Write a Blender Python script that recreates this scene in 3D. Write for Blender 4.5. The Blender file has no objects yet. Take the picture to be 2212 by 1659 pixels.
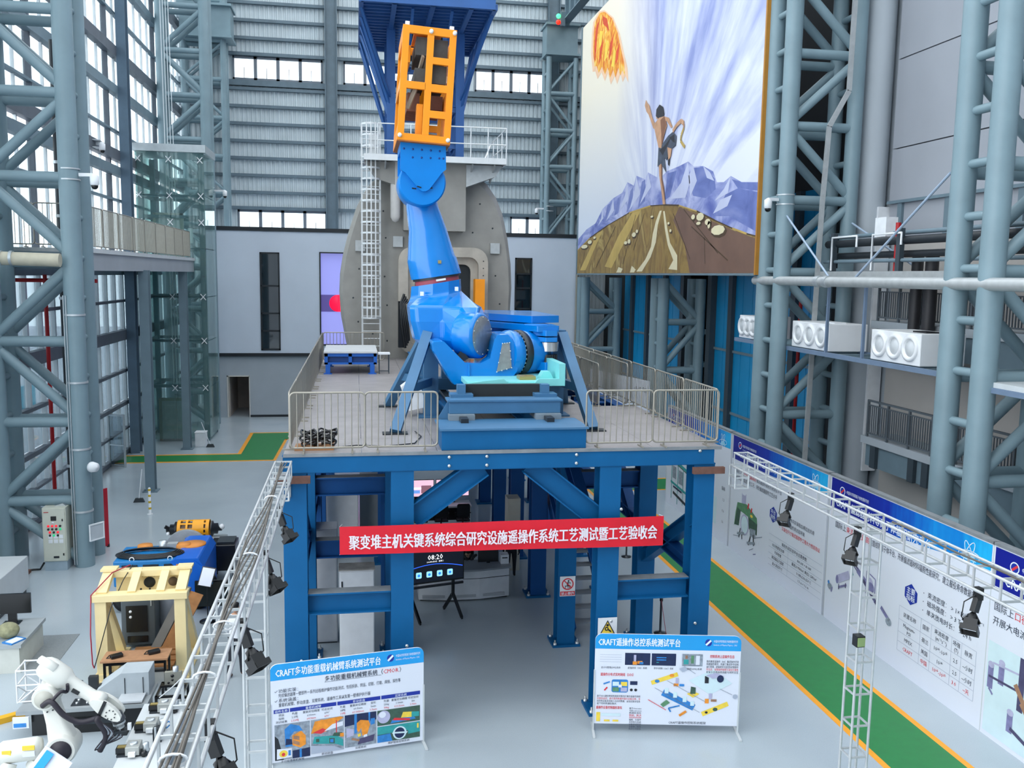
import bpy, bmesh, math, random
from mathutils import Vector, Matrix
random.seed(7)
SC = bpy.context.scene
COL = SC.collection
R = math.radians

# ---------------------------------------------------------------- camera
cam_d = bpy.data.cameras.new('camera')
cam_d.sensor_width = 36.0
cam_d.lens = 36.0 * 1925.0 / 2212.0
cam_d.clip_end = 500
cam = bpy.data.objects.new('camera', cam_d)
COL.objects.link(cam)
cam.matrix_world = Matrix(((0.98502723, 0.00550566, -0.17231088, 0.0),
                           (-0.17170142, 0.12114047, -0.97767255, 0.0),
                           (0.01549108, 0.99262011, 0.12027199, 9.4),
                           (0, 0, 0, 1)))
SC.camera = cam

# ---------------------------------------------------------------- world, lights, exposure
world = bpy.data.worlds.new('overcast_sky')
SC.world = world
world.use_nodes = True
_bg = world.node_tree.nodes['Background']
_bg.inputs[0].default_value = (0.90, 0.955, 1.0, 1)
_bg.inputs[1].default_value = 2.4
SC.view_settings.view_transform = 'Standard'
SC.view_settings.look = 'None'
SC.view_settings.exposure = 0.55
SC.view_settings.gamma = 1.0
SC.view_settings.use_curve_mapping = False
SC.cycles.use_denoising = True
SC.cycles.max_bounces = 8
SC.cycles.diffuse_bounces = 4
SC.cycles.transparent_max_bounces = 24
SC.cycles.caustics_reflective = False
SC.cycles.caustics_refractive = False
SC.cycles.sample_clamp_indirect = 6.0

# ---------------------------------------------------------------- materials
def lin(h):
    h = h.lstrip('#')
    out = []
    for i in (0, 2, 4):
        c = int(h[i:i+2], 16) / 255
        out.append(c / 12.92 if c <= 0.04045 else ((c + 0.055) / 1.055) ** 2.4)
    return tuple(out) + (1,)

MATS = {}
def mat(name, hexc, rough=0.5, metal=0.0, var=0.06, scale=3.0, spec=0.5, coat=0.0, bump=0.0, bscale=40.0):
    """procedural material: a colour with soft noise variation, optional fine bump"""
    if name in MATS: return MATS[name]
    m = bpy.data.materials.new(name); m.use_nodes = True
    nt = m.node_tree; b = nt.nodes['Principled BSDF']
    c = lin(hexc)
    tc = nt.nodes.new('ShaderNodeTexCoord')
    n = nt.nodes.new('ShaderNodeTexNoise'); n.inputs['Scale'].default_value = scale; n.inputs['Detail'].default_value = 4
    nt.links.new(tc.outputs['Object'], n.inputs['Vector'])
    r = nt.nodes.new('ShaderNodeValToRGB')
    r.color_ramp.elements[0].position = 0.3; r.color_ramp.elements[1].position = 0.7
    r.color_ramp.elements[0].color = tuple(x * (1 - var) for x in c[:3]) + (1,)
    r.color_ramp.elements[1].color = tuple(min(1, x * (1 + var)) for x in c[:3]) + (1,)
    nt.links.new(n.outputs['Fac'], r.inputs['Fac'])
    nt.links.new(r.outputs['Color'], b.inputs['Base Color'])
    b.inputs['Roughness'].default_value = rough
    b.inputs['Metallic'].default_value = metal
    b.inputs['Specular IOR Level'].default_value = spec
    b.inputs['Coat Weight'].default_value = coat
    b.inputs['Coat Roughness'].default_value = 0.08
    if bump > 0:
        n2 = nt.nodes.new('ShaderNodeTexNoise'); n2.inputs['Scale'].default_value = bscale; n2.inputs['Detail'].default_value = 3
        nt.links.new(tc.outputs['Object'], n2.inputs['Vector'])
        bp = nt.nodes.new('ShaderNodeBump'); bp.inputs['Strength'].default_value = bump; bp.inputs['Distance'].default_value = 0.02
        nt.links.new(n2.outputs['Fac'], bp.inputs['Height'])
        nt.links.new(bp.outputs['Normal'], b.inputs['Normal'])
    MATS[name] = m
    return m

def glassmat(name, tint, gloss=0.12, rough=0.03, opac=0.0, ocol='8899a0'):
    """thin pane: see-through tint, a share of mirror reflection, an optional share of dust/film"""
    if name in MATS: return MATS[name]
    m = bpy.data.materials.new(name); m.use_nodes = True
    nt = m.node_tree; nt.nodes.clear()
    out = nt.nodes.new('ShaderNodeOutputMaterial')
    t = nt.nodes.new('ShaderNodeBsdfTransparent'); t.inputs[0].default_value = lin(tint)
    g = nt.nodes.new('ShaderNodeBsdfGlossy'); g.inputs['Roughness'].default_value = rough
    g.inputs['Color'].default_value = (1, 1, 1, 1)
    mx = nt.nodes.new('ShaderNodeMixShader')
    lw = nt.nodes.new('ShaderNodeLayerWeight'); lw.inputs['Blend'].default_value = 0.25
    mm = nt.nodes.new('ShaderNodeMath'); mm.operation = 'MULTIPLY_ADD'
    mm.inputs[1].default_value = 0.6; mm.inputs[2].default_value = gloss
    nt.links.new(lw.outputs['Fresnel'], mm.inputs[0])
    nt.links.new(mm.outputs[0], mx.inputs[0])
    nt.links.new(t.outputs[0], mx.inputs[1]); nt.links.new(g.outputs[0], mx.inputs[2])
    last = mx
    if opac > 0:
        d = nt.nodes.new('ShaderNodeBsdfDiffuse'); d.inputs[0].default_value = lin(ocol)
        m2 = nt.nodes.new('ShaderNodeMixShader'); m2.inputs[0].default_value = opac
        nt.links.new(mx.outputs[0], m2.inputs[1]); nt.links.new(d.outputs[0], m2.inputs[2]); last = m2
    nt.links.new(last.outputs[0], out.inputs[0])
    MATS[name] = m
    return m

def emitmat(name, hexc, strength=1.0):
    if name in MATS: return MATS[name]
    m = bpy.data.materials.new(name); m.use_nodes = True
    b = m.node_tree.nodes['Principled BSDF']
    b.inputs['Base Color'].default_value = lin(hexc)
    b.inputs['Emission Color'].default_value = lin(hexc)
    b.inputs['Emission Strength'].default_value = strength
    MATS[name] = m
    return m

# ---------------------------------------------------------------- mesh builder
class MB:
    def __init__(s): s.v = []; s.f = []; s.sm = []; s.mi = []; s.m = 0
    def add(s, vs, fs, smooth=False):
        o = len(s.v); s.v += [Vector(p) for p in vs]
        for f in fs:
            s.f.append([i + o for i in f]); s.sm.append(smooth); s.mi.append(s.m)
        return s
    def box(s, c, d, M=None):
        x, y, z = d[0] / 2, d[1] / 2, d[2] / 2
        vs = [Vector(p) for p in ((-x,-y,-z),(x,-y,-z),(x,y,-z),(-x,y,-z),(-x,-y,z),(x,-y,z),(x,y,z),(-x,y,z))]
        if M: vs = [M @ p for p in vs]
        c = Vector(c)
        return s.add([p + c for p in vs], [(0,3,2,1),(4,5,6,7),(0,1,5,4),(1,2,6,5),(2,3,7,6),(3,0,4,7)])
    def bb(s, a, b):
        return s.box([(a[i] + b[i]) / 2 for i in range(3)], [abs(b[i] - a[i]) for i in range(3)])
    def frame(s, p0, p1, up=(0, 0, 1)):
        d = (Vector(p1) - Vector(p0)).normalized(); u = Vector(up)
        if abs(d.dot(u)) > 0.98: u = Vector((0, 1, 0)) if abs(d.y) < 0.9 else Vector((1, 0, 0))
        a = d.cross(u).normalized(); b = a.cross(d).normalized()
        return d, a, b
    def beam(s, p0, p1, w, h, up=(0, 0, 1)):
        """rectangular bar from p0 to p1, w across, h along up"""
        p0 = Vector(p0); p1 = Vector(p1); d, a, b = s.frame(p0, p1, up)
        vs = []
        for p in (p0, p1):
            for i, j in ((-1,-1),(1,-1),(1,1),(-1,1)): vs.append(p + a * i * w / 2 + b * j * h / 2)
        return s.add(vs, [(0,3,2,1),(4,5,6,7),(0,1,5,4),(1,2,6,5),(2,3,7,6),(3,0,4,7)])
    def ibeam(s, p0, p1, w, h, t=0.03, up=(0, 0, 1)):
        """H section"""
        p0 = Vector(p0); p1 = Vector(p1); d, a, b = s.frame(p0, p1, up)
        o = b * (h / 2 - t / 2)
        s.beam(p0 + o, p1 + o, w, t, up); s.beam(p0 - o, p1 - o, w, t, up)
        return s.beam(p0, p1, t, h - 2 * t, up)
    def tube(s, p0, p1, r, n=12, r1=None, caps=True):
        p0 = Vector(p0); p1 = Vector(p1); d, a, b = s.frame(p0, p1)
        r1 = r if r1 is None else r1
        vs = []
        for p, q in ((p0, r), (p1, r1)):
            for k in range(n):
                t = 2 * math.pi * k / n; vs.append(p + (a * math.cos(t) + b * math.sin(t)) * q)
        s.add(vs, [(k, (k + 1) % n, n + (k + 1) % n, n + k) for k in range(n)], True)
        if caps:
            s.add(vs, [tuple(range(n))[::-1], tuple(range(n, 2 * n))])
        return s
    def path(s, pts, r, n=8, closed=False):
        """tube swept along a polyline"""
        pts = [Vector(p) for p in pts]; m = len(pts); vs = []; pa = None
        for i, p in enumerate(pts):
            if closed: d = (pts[(i + 1) % m] - pts[i - 1])
            else: d = pts[min(i + 1, m - 1)] - pts[max(i - 1, 0)]
            d.normalize()
            if pa is None:
                u = Vector((0, 0, 1)) if abs(d.z) < 0.9 else Vector((0, 1, 0)); a = d.cross(u)
            else: a = pa - d * pa.dot(d)
            a.normalize(); pa = a; b = d.cross(a)
            for k in range(n):
                t = 2 * math.pi * k / n; vs.append(p + (a * math.cos(t) + b * math.sin(t)) * r)
        fs = []
        for i in range(m if closed else m - 1):
            j = (i + 1) % m
            for k in range(n): fs.append((i*n + k, i*n + (k+1) % n, j*n + (k+1) % n, j*n + k))
        s.add(vs, fs, True)
        if not closed: s.add(vs, [tuple(range(n))[::-1], tuple(range((m-1)*n, m*n))])
        return s
    def prism(s, poly, axis, a, b, smooth=False):
        """polygon (2-D) extruded along an axis ('x': poly is y,z ; 'y': x,z ; 'z': x,y) from a to b"""
        def p3(p, t):
            return {'x': (t, p[0], p[1]), 'y': (p[0], t, p[1]), 'z': (p[0], p[1], t)}[axis]
        n = len(poly); vs = [p3(p, a) for p in poly] + [p3(p, b) for p in poly]
        ar = sum(poly[i][0] * poly[(i+1) % n][1] - poly[(i+1) % n][0] * poly[i][1] for i in range(n))
        flip = (ar > 0) == (axis != 'y')
        flip = flip == (b > a)
        side = [(k, (k+1) % n, n + (k+1) % n, n + k) for k in range(n)]
        c0 = tuple(range(n))[::-1]; c1 = tuple(range(n, 2*n))
        if not flip: side = [f[::-1] for f in side]; c0 = c0[::-1]; c1 = c1[::-1]
        s.add(vs, side, smooth); s.add(vs, [c0, c1])
        return s
    def lathe(s, c, axis, prof, n=24, smooth=True):
        """profile of (radius, distance along axis) turned round axis through c"""
        c = Vector(c); d = Vector(axis).normalized()
        u = Vector((0, 0, 1)) if abs(d.z) < 0.9 else Vector((0, 1, 0))
        a = d.cross(u).normalized(); b = d.cross(a).normalized()
        vs = []
        for r, t in prof:
            for k in range(n):
                q = 2 * math.pi * k / n; vs.append(c + d * t + (a * math.cos(q) + b * math.sin(q)) * r)
        fs = []
        for i in range(len(prof) - 1):
            for k in range(n): fs.append((i*n + k, i*n + (k+1) % n, (i+1)*n + (k+1) % n, (i+1)*n + k))
        s.add(vs, fs, smooth)
        if prof[0][0] > 1e-6: s.add(vs[:n], [tuple(range(n))[::-1]])
        if prof[-1][0] > 1e-6: s.add(vs[-n:], [tuple(range(n))])
        return s
    def loft(s, rings, smooth=True, caps=True):
        n = len(rings[0]); vs = [p for r in rings for p in r]; fs = []
        for i in range(len(rings) - 1):
            for k in range(n): fs.append((i*n + k, i*n + (k+1) % n, (i+1)*n + (k+1) % n, (i+1)*n + k))
        s.add(vs, fs, smooth)
        if caps: s.add(vs, [tuple(range(n))[::-1], tuple(range((len(rings)-1)*n, len(rings)*n))])
        return s
    def sphere(s, c, r, n=12, m=8, sc=(1, 1, 1)):
        c = Vector(c); rings = []
        for i in range(1, m):
            t = math.pi * i / m
            rings.append([c + Vector((r*sc[0]*math.sin(t)*math.cos(2*math.pi*k/n), r*sc[1]*math.sin(t)*math.sin(2*math.pi*k/n), -r*sc[2]*math.cos(t))) for k in range(n)])
        o = len(s.v)
        s.loft(rings, True, False)
        top = c + Vector((0, 0, r * sc[2])); bot = c - Vector((0, 0, r * sc[2]))
        s.add(rings[0] + [bot], [((k+1) % n, k, n) for k in range(n)], True)
        s.add(rings[-1] + [top], [(k, (k+1) % n, n) for k in range(n)], True)
        return s
    def mesh(s, name, mats, off=Vector((0, 0, 0))):
        me = bpy.data.meshes.new(name)
        me.from_pydata([p - off for p in s.v], [], s.f)
        me.polygons.foreach_set('use_smooth', s.sm)
        if not isinstance(mats, (list, tuple)): mats = [mats]
        for m in mats: me.materials.append(m)
        if len(mats) > 1: me.polygons.foreach_set('material_index', s.mi)
        me.update()
        return me
    def build(s, name, mats, parent=None, bev=0, seg=2, loc=None, **tags):
        """link as one object; vertices are given in world space unless the parent is a local frame"""
        off = Vector((0, 0, 0))
        if parent is not None and not parent.get('_local'): off = Vector(parent['_o'])
        if parent is None and loc is not None: off = Vector(loc)
        o = bpy.data.objects.new(name, s.mesh(name, mats, off)); COL.objects.link(o)
        if parent is not None:
            o.parent = parent
            if parent.get('_local'): o['_local'] = 1
            else: o['_o'] = parent['_o']
        else:
            o.location = off; o['_o'] = tuple(off)
        if bev:
            b = o.modifiers.new('bevel', 'BEVEL'); b.width = bev; b.segments = seg; b.limit_method = 'ANGLE'; b.angle_limit = R(40)
            b.harden_normals = False
        for k, v in tags.items(): o[k] = v
        return o

def mb(): return MB()

def thing(name, label, cat, loc=(0, 0, 0), rz=0.0, group=None, local=False):
    """Empty at the thing's base; local=True: its parts are modelled in its own rotated frame"""
    o = bpy.data.objects.new(name, None); COL.objects.link(o)
    o.location = loc; o.rotation_euler = (0, 0, rz); o.empty_display_size = 0.2
    o['label'] = label; o['category'] = cat
    if group: o['group'] = group
    if local or rz: o['_local'] = 1
    else: o['_o'] = tuple(loc)
    return o

def tag(o, label, cat, group=None):
    o['label'] = label; o['category'] = cat
    if group: o['group'] = group
    return o

KIDS = {}
def kids(o):
    return [c for c in bpy.data.objects if c.parent is o]

def dup(root, label=None, loc=None, rz=None, ch=None):
    """copy a thing with its parts and sub-parts (mesh data shared)"""
    def cp(o, par):
        c = o.copy(); COL.objects.link(c); c.parent = par
        for k in list(o.children): cp(k, c)
        return c
    r = cp(root, root.parent)
    if loc is not None: r.location = loc
    if rz is not None: r.rotation_euler = (0, 0, rz)
    if label: r['label'] = label
    return r

def share(name, me, parent, loc=(0, 0, 0), rot=(0, 0, 0), sc=None):
    """another object on existing mesh data (repeat pieces)"""
    o = bpy.data.objects.new(name, me); COL.objects.link(o); o.parent = parent
    o.location = loc; o.rotation_euler = rot
    if sc: o.scale = sc
    if parent.get('_local'): o['_local'] = 1
    elif parent.get('_o') is not None: o['_o'] = parent['_o']
    return o

# ---- flat print on panels: local x = reading direction, local z = up, local -y = towards the reader
def flat(par, pts, layer, m, name='print', x0=0, z0=0):
    b = mb(); y = -0.0025 * layer
    b.add([(x0 + p[0], y, z0 + p[1]) for p in pts], [tuple(range(len(pts)))])
    return b.build(name, m, par)
def rect(par, x, z, w, h, layer, m, name='print'):
    return flat(par, [(x, z), (x + w, z), (x + w, z + h), (x, z + h)], layer, m, name)

TEXTS = []
def text(par, s, x, z, size, m, layer=3, align='LEFT', bold=0.0, sx=1.0, name='lettering', res=1, fit=None):
    """queue a line of lettering on a panel (made into a mesh by flush_text); fit = width it must fill"""
    TEXTS.append((par, s, x, z, size, m, layer, align, bold, sx, name, res, fit))

def flush_text():
    tmp = []
    for (par, s, x, z, size, m, layer, align, bold, sx, name, res, fit) in TEXTS:
        cu = bpy.data.curves.new(name, 'FONT'); cu.body = s; cu.size = size; cu.align_x = align
        cu.resolution_u = res; cu.fill_mode = 'FRONT'
        ob = bpy.data.objects.new(name, cu); COL.objects.link(ob); tmp.append(ob)
    dg = bpy.context.evaluated_depsgraph_get()
    mes = [bpy.data.meshes.new_from_object(ob.evaluated_get(dg)) for ob in tmp]
    for ob in tmp:
        cu = ob.data; bpy.data.objects.remove(ob); bpy.data.curves.remove(cu)
    for me, (par, s, x, z, size, m, layer, align, bold, sx, name, res, fit) in zip(mes, TEXTS):
        me.name = name
        if fit and len(me.vertices):
            xs = [v.co.x for v in me.vertices]; sx = fit / max(1e-6, max(xs) - min(xs))
        if bold:      # heavier strokes: the same glyphs again, shifted by a hair
            bm = bmesh.new(); bm.from_mesh(me); d = bold * size
            base = bm.verts[:] + bm.edges[:] + bm.faces[:]
            for dx, dy in ((d, 0), (0, d), (d, d), (-d, d * 0.5)):
                r = bmesh.ops.duplicate(bm, geom=base)
                bmesh.ops.translate(bm, verts=[g for g in r['geom'] if isinstance(g, bmesh.types.BMVert)], vec=(dx / sx, dy, dx * 0.02 + dy * 0.01))
            bm.to_mesh(me); bm.free()
        me.transform(Matrix(((sx, 0, 0, x), (0, 0, -1, -0.0025 * layer), (0, 1, 0, z), (0, 0, 0, 1))))
        me.materials.clear(); me.materials.append(m)
        o = bpy.data.objects.new(name, me); COL.objects.link(o); o.parent = par

def arc(cx, cz, r, a0, a1, n=12, rz=None):
    rz = r if rz is None else rz
    return [(cx + r * math.cos(R(a0 + (a1 - a0) * k / n)), cz + rz * math.sin(R(a0 + (a1 - a0) * k / n))) for k in range(n + 1)]
def rrect(x, z, w, h, r, n=5, corners=(1, 1, 1, 1)):
    """rounded rectangle, corners = bl, br, tr, tl"""
    out = []
    for (cx, cz, a), c in zip(((x + r, z + r, 180), (x + w - r, z + r, 270), (x + w - r, z + h - r, 0), (x + r, z + h - r, 90)), corners):
        if c: out += arc(cx, cz, r, a, a + 90, n)
        else: out.append((x if a in (180, 90) else x + w, z if a in (180, 270) else z + h))
    return out
# ================================================================ materials used widely
M_STEEL = mat('teal_grey_paint', '7c939c', 0.45, 0, 0.07, 1.2)
M_STEELD = mat('dark_grey_paint', '6b7f8a', 0.5, 0, 0.08, 1.5)
M_PURLIN = mat('girt_paint', '5d6f7a', 0.5, 0, 0.1, 2)
M_SHEET = mat('corrugated_sheet', 'c2cdd2', 0.5, 0.0, 0.08, 0.7)
M_WHITE = mat('white_wall_paint', 'cfd9e6', 0.65, 0, 0.03, 0.6)
M_GREYW = mat('grey_wall_paint', 'a9b1b8', 0.7, 0, 0.04, 0.8)
M_BLACK = mat('black_trim', '20262c', 0.5, 0, 0.1, 2)
M_DARK = mat('dark_recess', '23292d', 0.8, 0, 0.15, 1)  # near-black; in openings and voids it stands for unlit depth
M_ALU = mat('brushed_aluminium', 'c3c9cc', 0.35, 0.6, 0.05, 5)
M_STAIN = mat('stainless_tube', 'a09b90', 0.35, 0.5, 0.06, 6)
M_GALV = mat('galvanised_grey', 'b5b9ba', 0.45, 0.35, 0.08, 5)
M_LIGHTGREY = mat('light_grey_paint', 'c4c9cb', 0.5, 0, 0.04, 2)
M_MULL = mat('mullion_aluminium', 'd2dade', 0.4, 0.2, 0.05, 2)  # tone lightened to carry the glare of the bright glass
M_MULLD = mat('dark_mullion', '5b626c', 0.5, 0.1, 0.08, 2)
M_PANE = glassmat('curtain_wall_pane', 'f2f8fa', 0.02, 0.02)
M_PANEL = glassmat('low_curtain_wall_pane', 'c9d3d8', 0.05, 0.03)
M_LIFTG = glassmat('greenish_lift_glass', 'e8f4f2', 0.03, 0.02, 0.09, 'b2d2d2')
M_DGLASS = glassmat('dark_window_glass', '4a6670', 0.15, 0.03, 0.45, '1c2f3a')
M_CREAM = mat('beige_pipe_lagging', 'b9b3a0', 0.6, 0, 0.1, 3)
M_RED = mat('red_paint', 'b0161c', 0.45, 0, 0.08, 2)

# ---------------------------------------------------------------- floor
def floor_material():
    m = bpy.data.materials.new('grey_epoxy_floor'); m.use_nodes = True
    nt = m.node_tree; b = nt.nodes['Principled BSDF']
    tc = nt.nodes.new('ShaderNodeTexCoord')
    n1 = nt.nodes.new('ShaderNodeTexNoise'); n1.inputs['Scale'].default_value = 0.25; n1.inputs['Detail'].default_value = 5
    n2 = nt.nodes.new('ShaderNodeTexNoise'); n2.inputs['Scale'].default_value = 60; n2.inputs['Detail'].default_value = 2
    nt.links.new(tc.outputs['Object'], n1.inputs['Vector']); nt.links.new(tc.outputs['Object'], n2.inputs['Vector'])
    r = nt.nodes.new('ShaderNodeValToRGB')
    r.color_ramp.elements[0].position = 0.3; r.color_ramp.elements[1].position = 0.72
    r.color_ramp.elements[0].color = lin('a4afb6'); r.color_ramp.elements[1].color = lin('b2bcc2')
    nt.links.new(n1.outputs['Fac'], r.inputs['Fac'])
    mx = nt.nodes.new('ShaderNodeMix'); mx.data_type = 'RGBA'; mx.blend_type = 'OVERLAY'; mx.inputs['Factor'].default_value = 0.12
    nt.links.new(r.outputs['Color'], mx.inputs['A']); nt.links.new(n2.outputs['Fac'], mx.inputs['B'])
    nt.links.new(mx.outputs['Result'], b.inputs['Base Color'])
    mr = nt.nodes.new('ShaderNodeMapRange'); mr.inputs['To Min'].default_value = 0.14; mr.inputs['To Max'].default_value = 0.26
    nt.links.new(n1.outputs['Fac'], mr.inputs['Value']); nt.links.new(mr.outputs['Result'], b.inputs['Roughness'])
    b.inputs['Specular IOR Level'].default_value = 0.55
    return m
M_FLOOR = floor_material()
fl = mb().bb((-12.0, -12, -0.3), (30, 66.3, 0)).build('floor', M_FLOOR, kind='structure')
M_GREEN = mat('green_floor_paint', '1f7a3d', 0.4, 0, 0.06, 4)
M_ORANGE_L = mat('orange_line_paint', 'f0a01c', 0.4, 0, 0.05, 4)
def floor_poly(name, pts, z, m):
    b = mb(); n = len(pts)
    b.prism(pts, 'z', 0.0005, z)
    o = b.build(name, m, fl); return o
# right walkway along the display boards (green 10.1 .. 11.85) and its far branch
floor_poly('green_path', [(10.22, -8), (11.72, -8), (11.72, 37.4), (15.0, 37.4), (15.0, 39.4), (10.22, 39.4)], 0.004, M_GREEN)
floor_poly('orange_line', [(10.08, -8), (10.22, -8), (10.22, 39.4), (10.08, 39.4)], 0.005, M_ORANGE_L)
floor_poly('orange_line', [(11.72, -8), (11.86, -8), (11.86, 37.28), (11.72, 37.4)], 0.005, M_ORANGE_L)
floor_poly('orange_line', [(11.72, 37.4), (11.86, 37.26), (15.0, 37.26), (15.0, 37.4)], 0.005, M_ORANGE_L)
floor_poly('orange_line', [(10.08, 39.4), (15.0, 39.4), (15.0, 39.56), (10.08, 39.56)], 0.005, M_ORANGE_L)
# left walkway from the glass front, with its jog
floor_poly('green_path', [(-11.7, 45.6), (-4.15, 45.6), (-4.0, 51.4), (0.5, 51.4), (0.5, 53.4), (-5.95, 53.4), (-5.9, 47.2), (-11.7, 47.2)], 0.004, M_GREEN)
floor_poly('orange_line', [(-11.7, 45.4), (-4.0, 45.4), (-3.85, 51.4), (-4.0, 51.4), (-4.15, 45.6), (-11.7, 45.6)], 0.005, M_ORANGE_L)
floor_poly('orange_line', [(-11.7, 47.2), (-5.9, 47.2), (-5.95, 53.4), (0.5, 53.4), (0.5, 53.6), (-6.15, 53.6), (-6.1, 47.4), (-11.7, 47.4)], 0.005, M_ORANGE_L)
floor_poly('orange_line', [(-4.0, 51.2), (0.5, 51.2), (0.5, 51.4), (-4.0, 51.4)], 0.005, M_ORANGE_L)

# ---------------------------------------------------------------- ground and things outside the glass front
M_GROUND = mat('pale_concrete_yard', 'b9bcc2', 0.8, 0, 0.12, 0.15)
mb().bb((-140, -60, -0.4), (-12.02, 160, -0.12)).build('ground_outside', M_GROUND, kind='structure')

# ---------------------------------------------------------------- unseen ceiling, its long skylights cut wide to light the hall
M_CEIL = mat('ceiling_sheet', 'b8bfc2', 0.6, 0, 0.05, 1)
c = mb()
for a, b2 in ((-12.2, -10.6), (-4.2, -2.6), (4.0, 5.6), (12.0, 13.6), (20.0, 30)):
    c.bb((a, -12, 31.0), (b2, 66.3, 31.3))
for y in range(-12, 67, 6):
    c.bb((-12.2, y, 30.9), (30, y + 0.6, 31.35))
c.build('ceiling', M_CEIL, kind='structure')

mb().bb((-12.2, -12.3, 0), (30, -12.0, 31)).build('wall_front', M_GREYW, kind='structure')  # unseen end wall of the hall, closed to cut light from behind camera
# ---------------------------------------------------------------- back wall: corrugated sheet, girts, posts, windows
BW = 66.0
WIN = []           # x0,x1,z0,z1 of window groups
for (a, b2) in ((-8.25, -2.2), (-0.75, 5.2), (8.55, 13.85)):
    WIN.append((a, b2, 22.55, 24.15))
for (a, b2) in ((-8.1, -2.0), (11.3, 13.85)):
    WIN.append((a, b2, 12.0, 13.75))
def corrug(b, x0, x1, z0, z1, y, per=0.30, d=0.055):
    pts = []; x = x0
    while x < x1 - 1e-6:
        for fx, fy in ((0, 0), (0.38, 0), (0.5, -d), (0.88, -d)):
            xx = x + fx * per
            if xx < x1: pts.append((xx, y + fy))
        x += per
    pts.append((x1, y))
    n = len(pts)
    vs = [(p[0], p[1], z0) for p in pts] + [(p[0], p[1], z1) for p in pts]
    b.add(vs, [(k, k + 1, n + k + 1, n + k) for k in range(n - 1)])
b = mb()
XL, XR = -12.0, 21.2
corrug(b, XL, XR, 0, 12.0, BW); corrug(b, XL, XR, 13.75, 22.55, BW); corrug(b, XL, XR, 24.15, 31.0, BW)
for z0, z1 in ((12.0, 13.75), (22.55, 24.15)):
    cur = XL
    for w in sorted(x for x in WIN if x[2] == z0):
        corrug(b, cur, w[0], z0, z1, BW); cur = w[1]
    corrug(b, cur, XR, z0, z1, BW)
b.bb((XL, BW + 0.06, 0), (XR, BW + 0.10, 12.0)); b.bb((XL, BW + 0.06, 13.75), (XR, BW + 0.10, 22.55)); b.bb((XL, BW + 0.06, 24.15), (XR, BW + 0.10, 31.0))
wall_back = b.build('wall_back', M_SHEET, kind='structure')
z = 13.9
gz_list = [14.95 + 1.17 * k for k in range(0, 7)] + [25.35 + 1.17 * k for k in range(0, 5)]
girt = mb().bb((XL, BW - 0.32, -0.09), (XR, BW - 0.07, 0.09))
for zz in gz_list:
    o = mb().bb((XL, BW - 0.30, zz - 0.10), (XR, BW - 0.06, zz + 0.10)).build('girt', M_PURLIN, wall_back)
for zz, h in ((22.35, 0.38), (24.28, 0.22), (13.86, 0.22), (11.85, 0.3)):
    mb().bb((XL, BW - 0.34, zz - h / 2), (XR, BW - 0.06, zz + h / 2)).build('girt', M_PURLIN, wall_back)
for x in (-1.6, 5.6, 14.2):
    mb().ibeam((x, BW - 0.55, 11.9), (x, BW - 0.55, 31.0), 0.5, 0.85, 0.06, up=(1, 0, 0)).build('wall_post', M_PURLIN, wall_back)
M_WFRAME = mat('window_frame_grey', '6e7680', 0.5, 0, 0.05, 2)
for i, (x0, x1, z0, z1) in enumerate(WIN):
    n = 4 if x1 - x0 > 3 else 2
    b = mb(); t = 0.16
    b.bb((x0, BW - 0.12, z0), (x1, BW + 0.04, z0 + t)); b.bb((x0, BW - 0.12, z1 - t), (x1, BW + 0.04, z1))
    for k in range(n + 1):
        xx = x0 + (x1 - x0) * k / n
        b.bb((max(x0, xx - t * 0.7), BW - 0.12, z0), (min(x1, xx + t * 0.7), BW + 0.04, z1))
    w = b.build('window_%d' % (i + 1), M_WFRAME, kind='structure')
    for k in range(n):
        a = x0 + (x1 - x0) * k / n; e = x0 + (x1 - x0) * (k + 1) / n
        mb().bb((a + 0.08, BW - 0.03, z0 + 0.1), (e - 0.08, BW - 0.015, z1 - 0.1)).build('pane', M_PANE, w)
        mb().bb(((a + e) / 2 - 0.02, BW - 0.06, z0 + 0.12), ((a + e) / 2 + 0.02, BW - 0.03, z0 + (z1 - z0) * 0.55)).build('stay', M_WFRAME, w)

# ---------------------------------------------------------------- white two-storey wall in front of it
WY = 59.4
b = mb()
hole = [(-6.03, -4.80, 4.38, 10.67), (-2.30, 2.2, 4.70, 10.75), (10.55, 11.72, 5.3, 10.62)]
xs = [-8.75, -6.03, -4.80, -2.30, 2.2, 10.55, 11.72, 14.75]
for i in range(len(xs) - 1):
    a, e = xs[i], xs[i + 1]
    h = [q for q in hole if abs(q[0] - a) < 0.01]
    if h:
        b.bb((a, WY, 4.2), (e, WY + 0.35, h[0][2])); b.bb((a, WY, h[0][3]), (e, WY + 0.35, 12.0))
    else: b.bb((a, WY, 4.2), (e, WY + 0.35, 12.0))
b.bb((-8.75, WY + 0.35, 11.9), (14.75, BW - 0.1, 12.0))
b.build('wall_back_white', M_WHITE, kind='structure')
mb().bb((-8.75, WY - 0.06, 12.0), (14.75, WY + 0.4, 12.25)).build('trim_1', M_BLACK, kind='structure')
mb().bb((-8.75, WY - 0.03, 3.98), (14.75, WY + 0.35, 4.2)).build('trim_2', M_BLACK, kind='structure')
b = mb()
b.bb((-8.75, WY + 0.15, 0), (-8.22, WY + 0.5, 3.98)); b.bb((-6.80, WY + 0.15, 0), (14.75, WY + 0.5, 3.98)); b.bb((-8.22, WY + 0.15, 2.72), (-6.80, WY + 0.5, 3.98))
b.build('wall_back_lower', M_GREYW, kind='structure')  # grey partly carries the shade lying on this set-back lower wall
mb().bb((-6.80, WY + 0.12, 0), (14.75, WY + 0.15, 0.14)).build('baseboard_back', M_BLACK, kind='structure')
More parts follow.
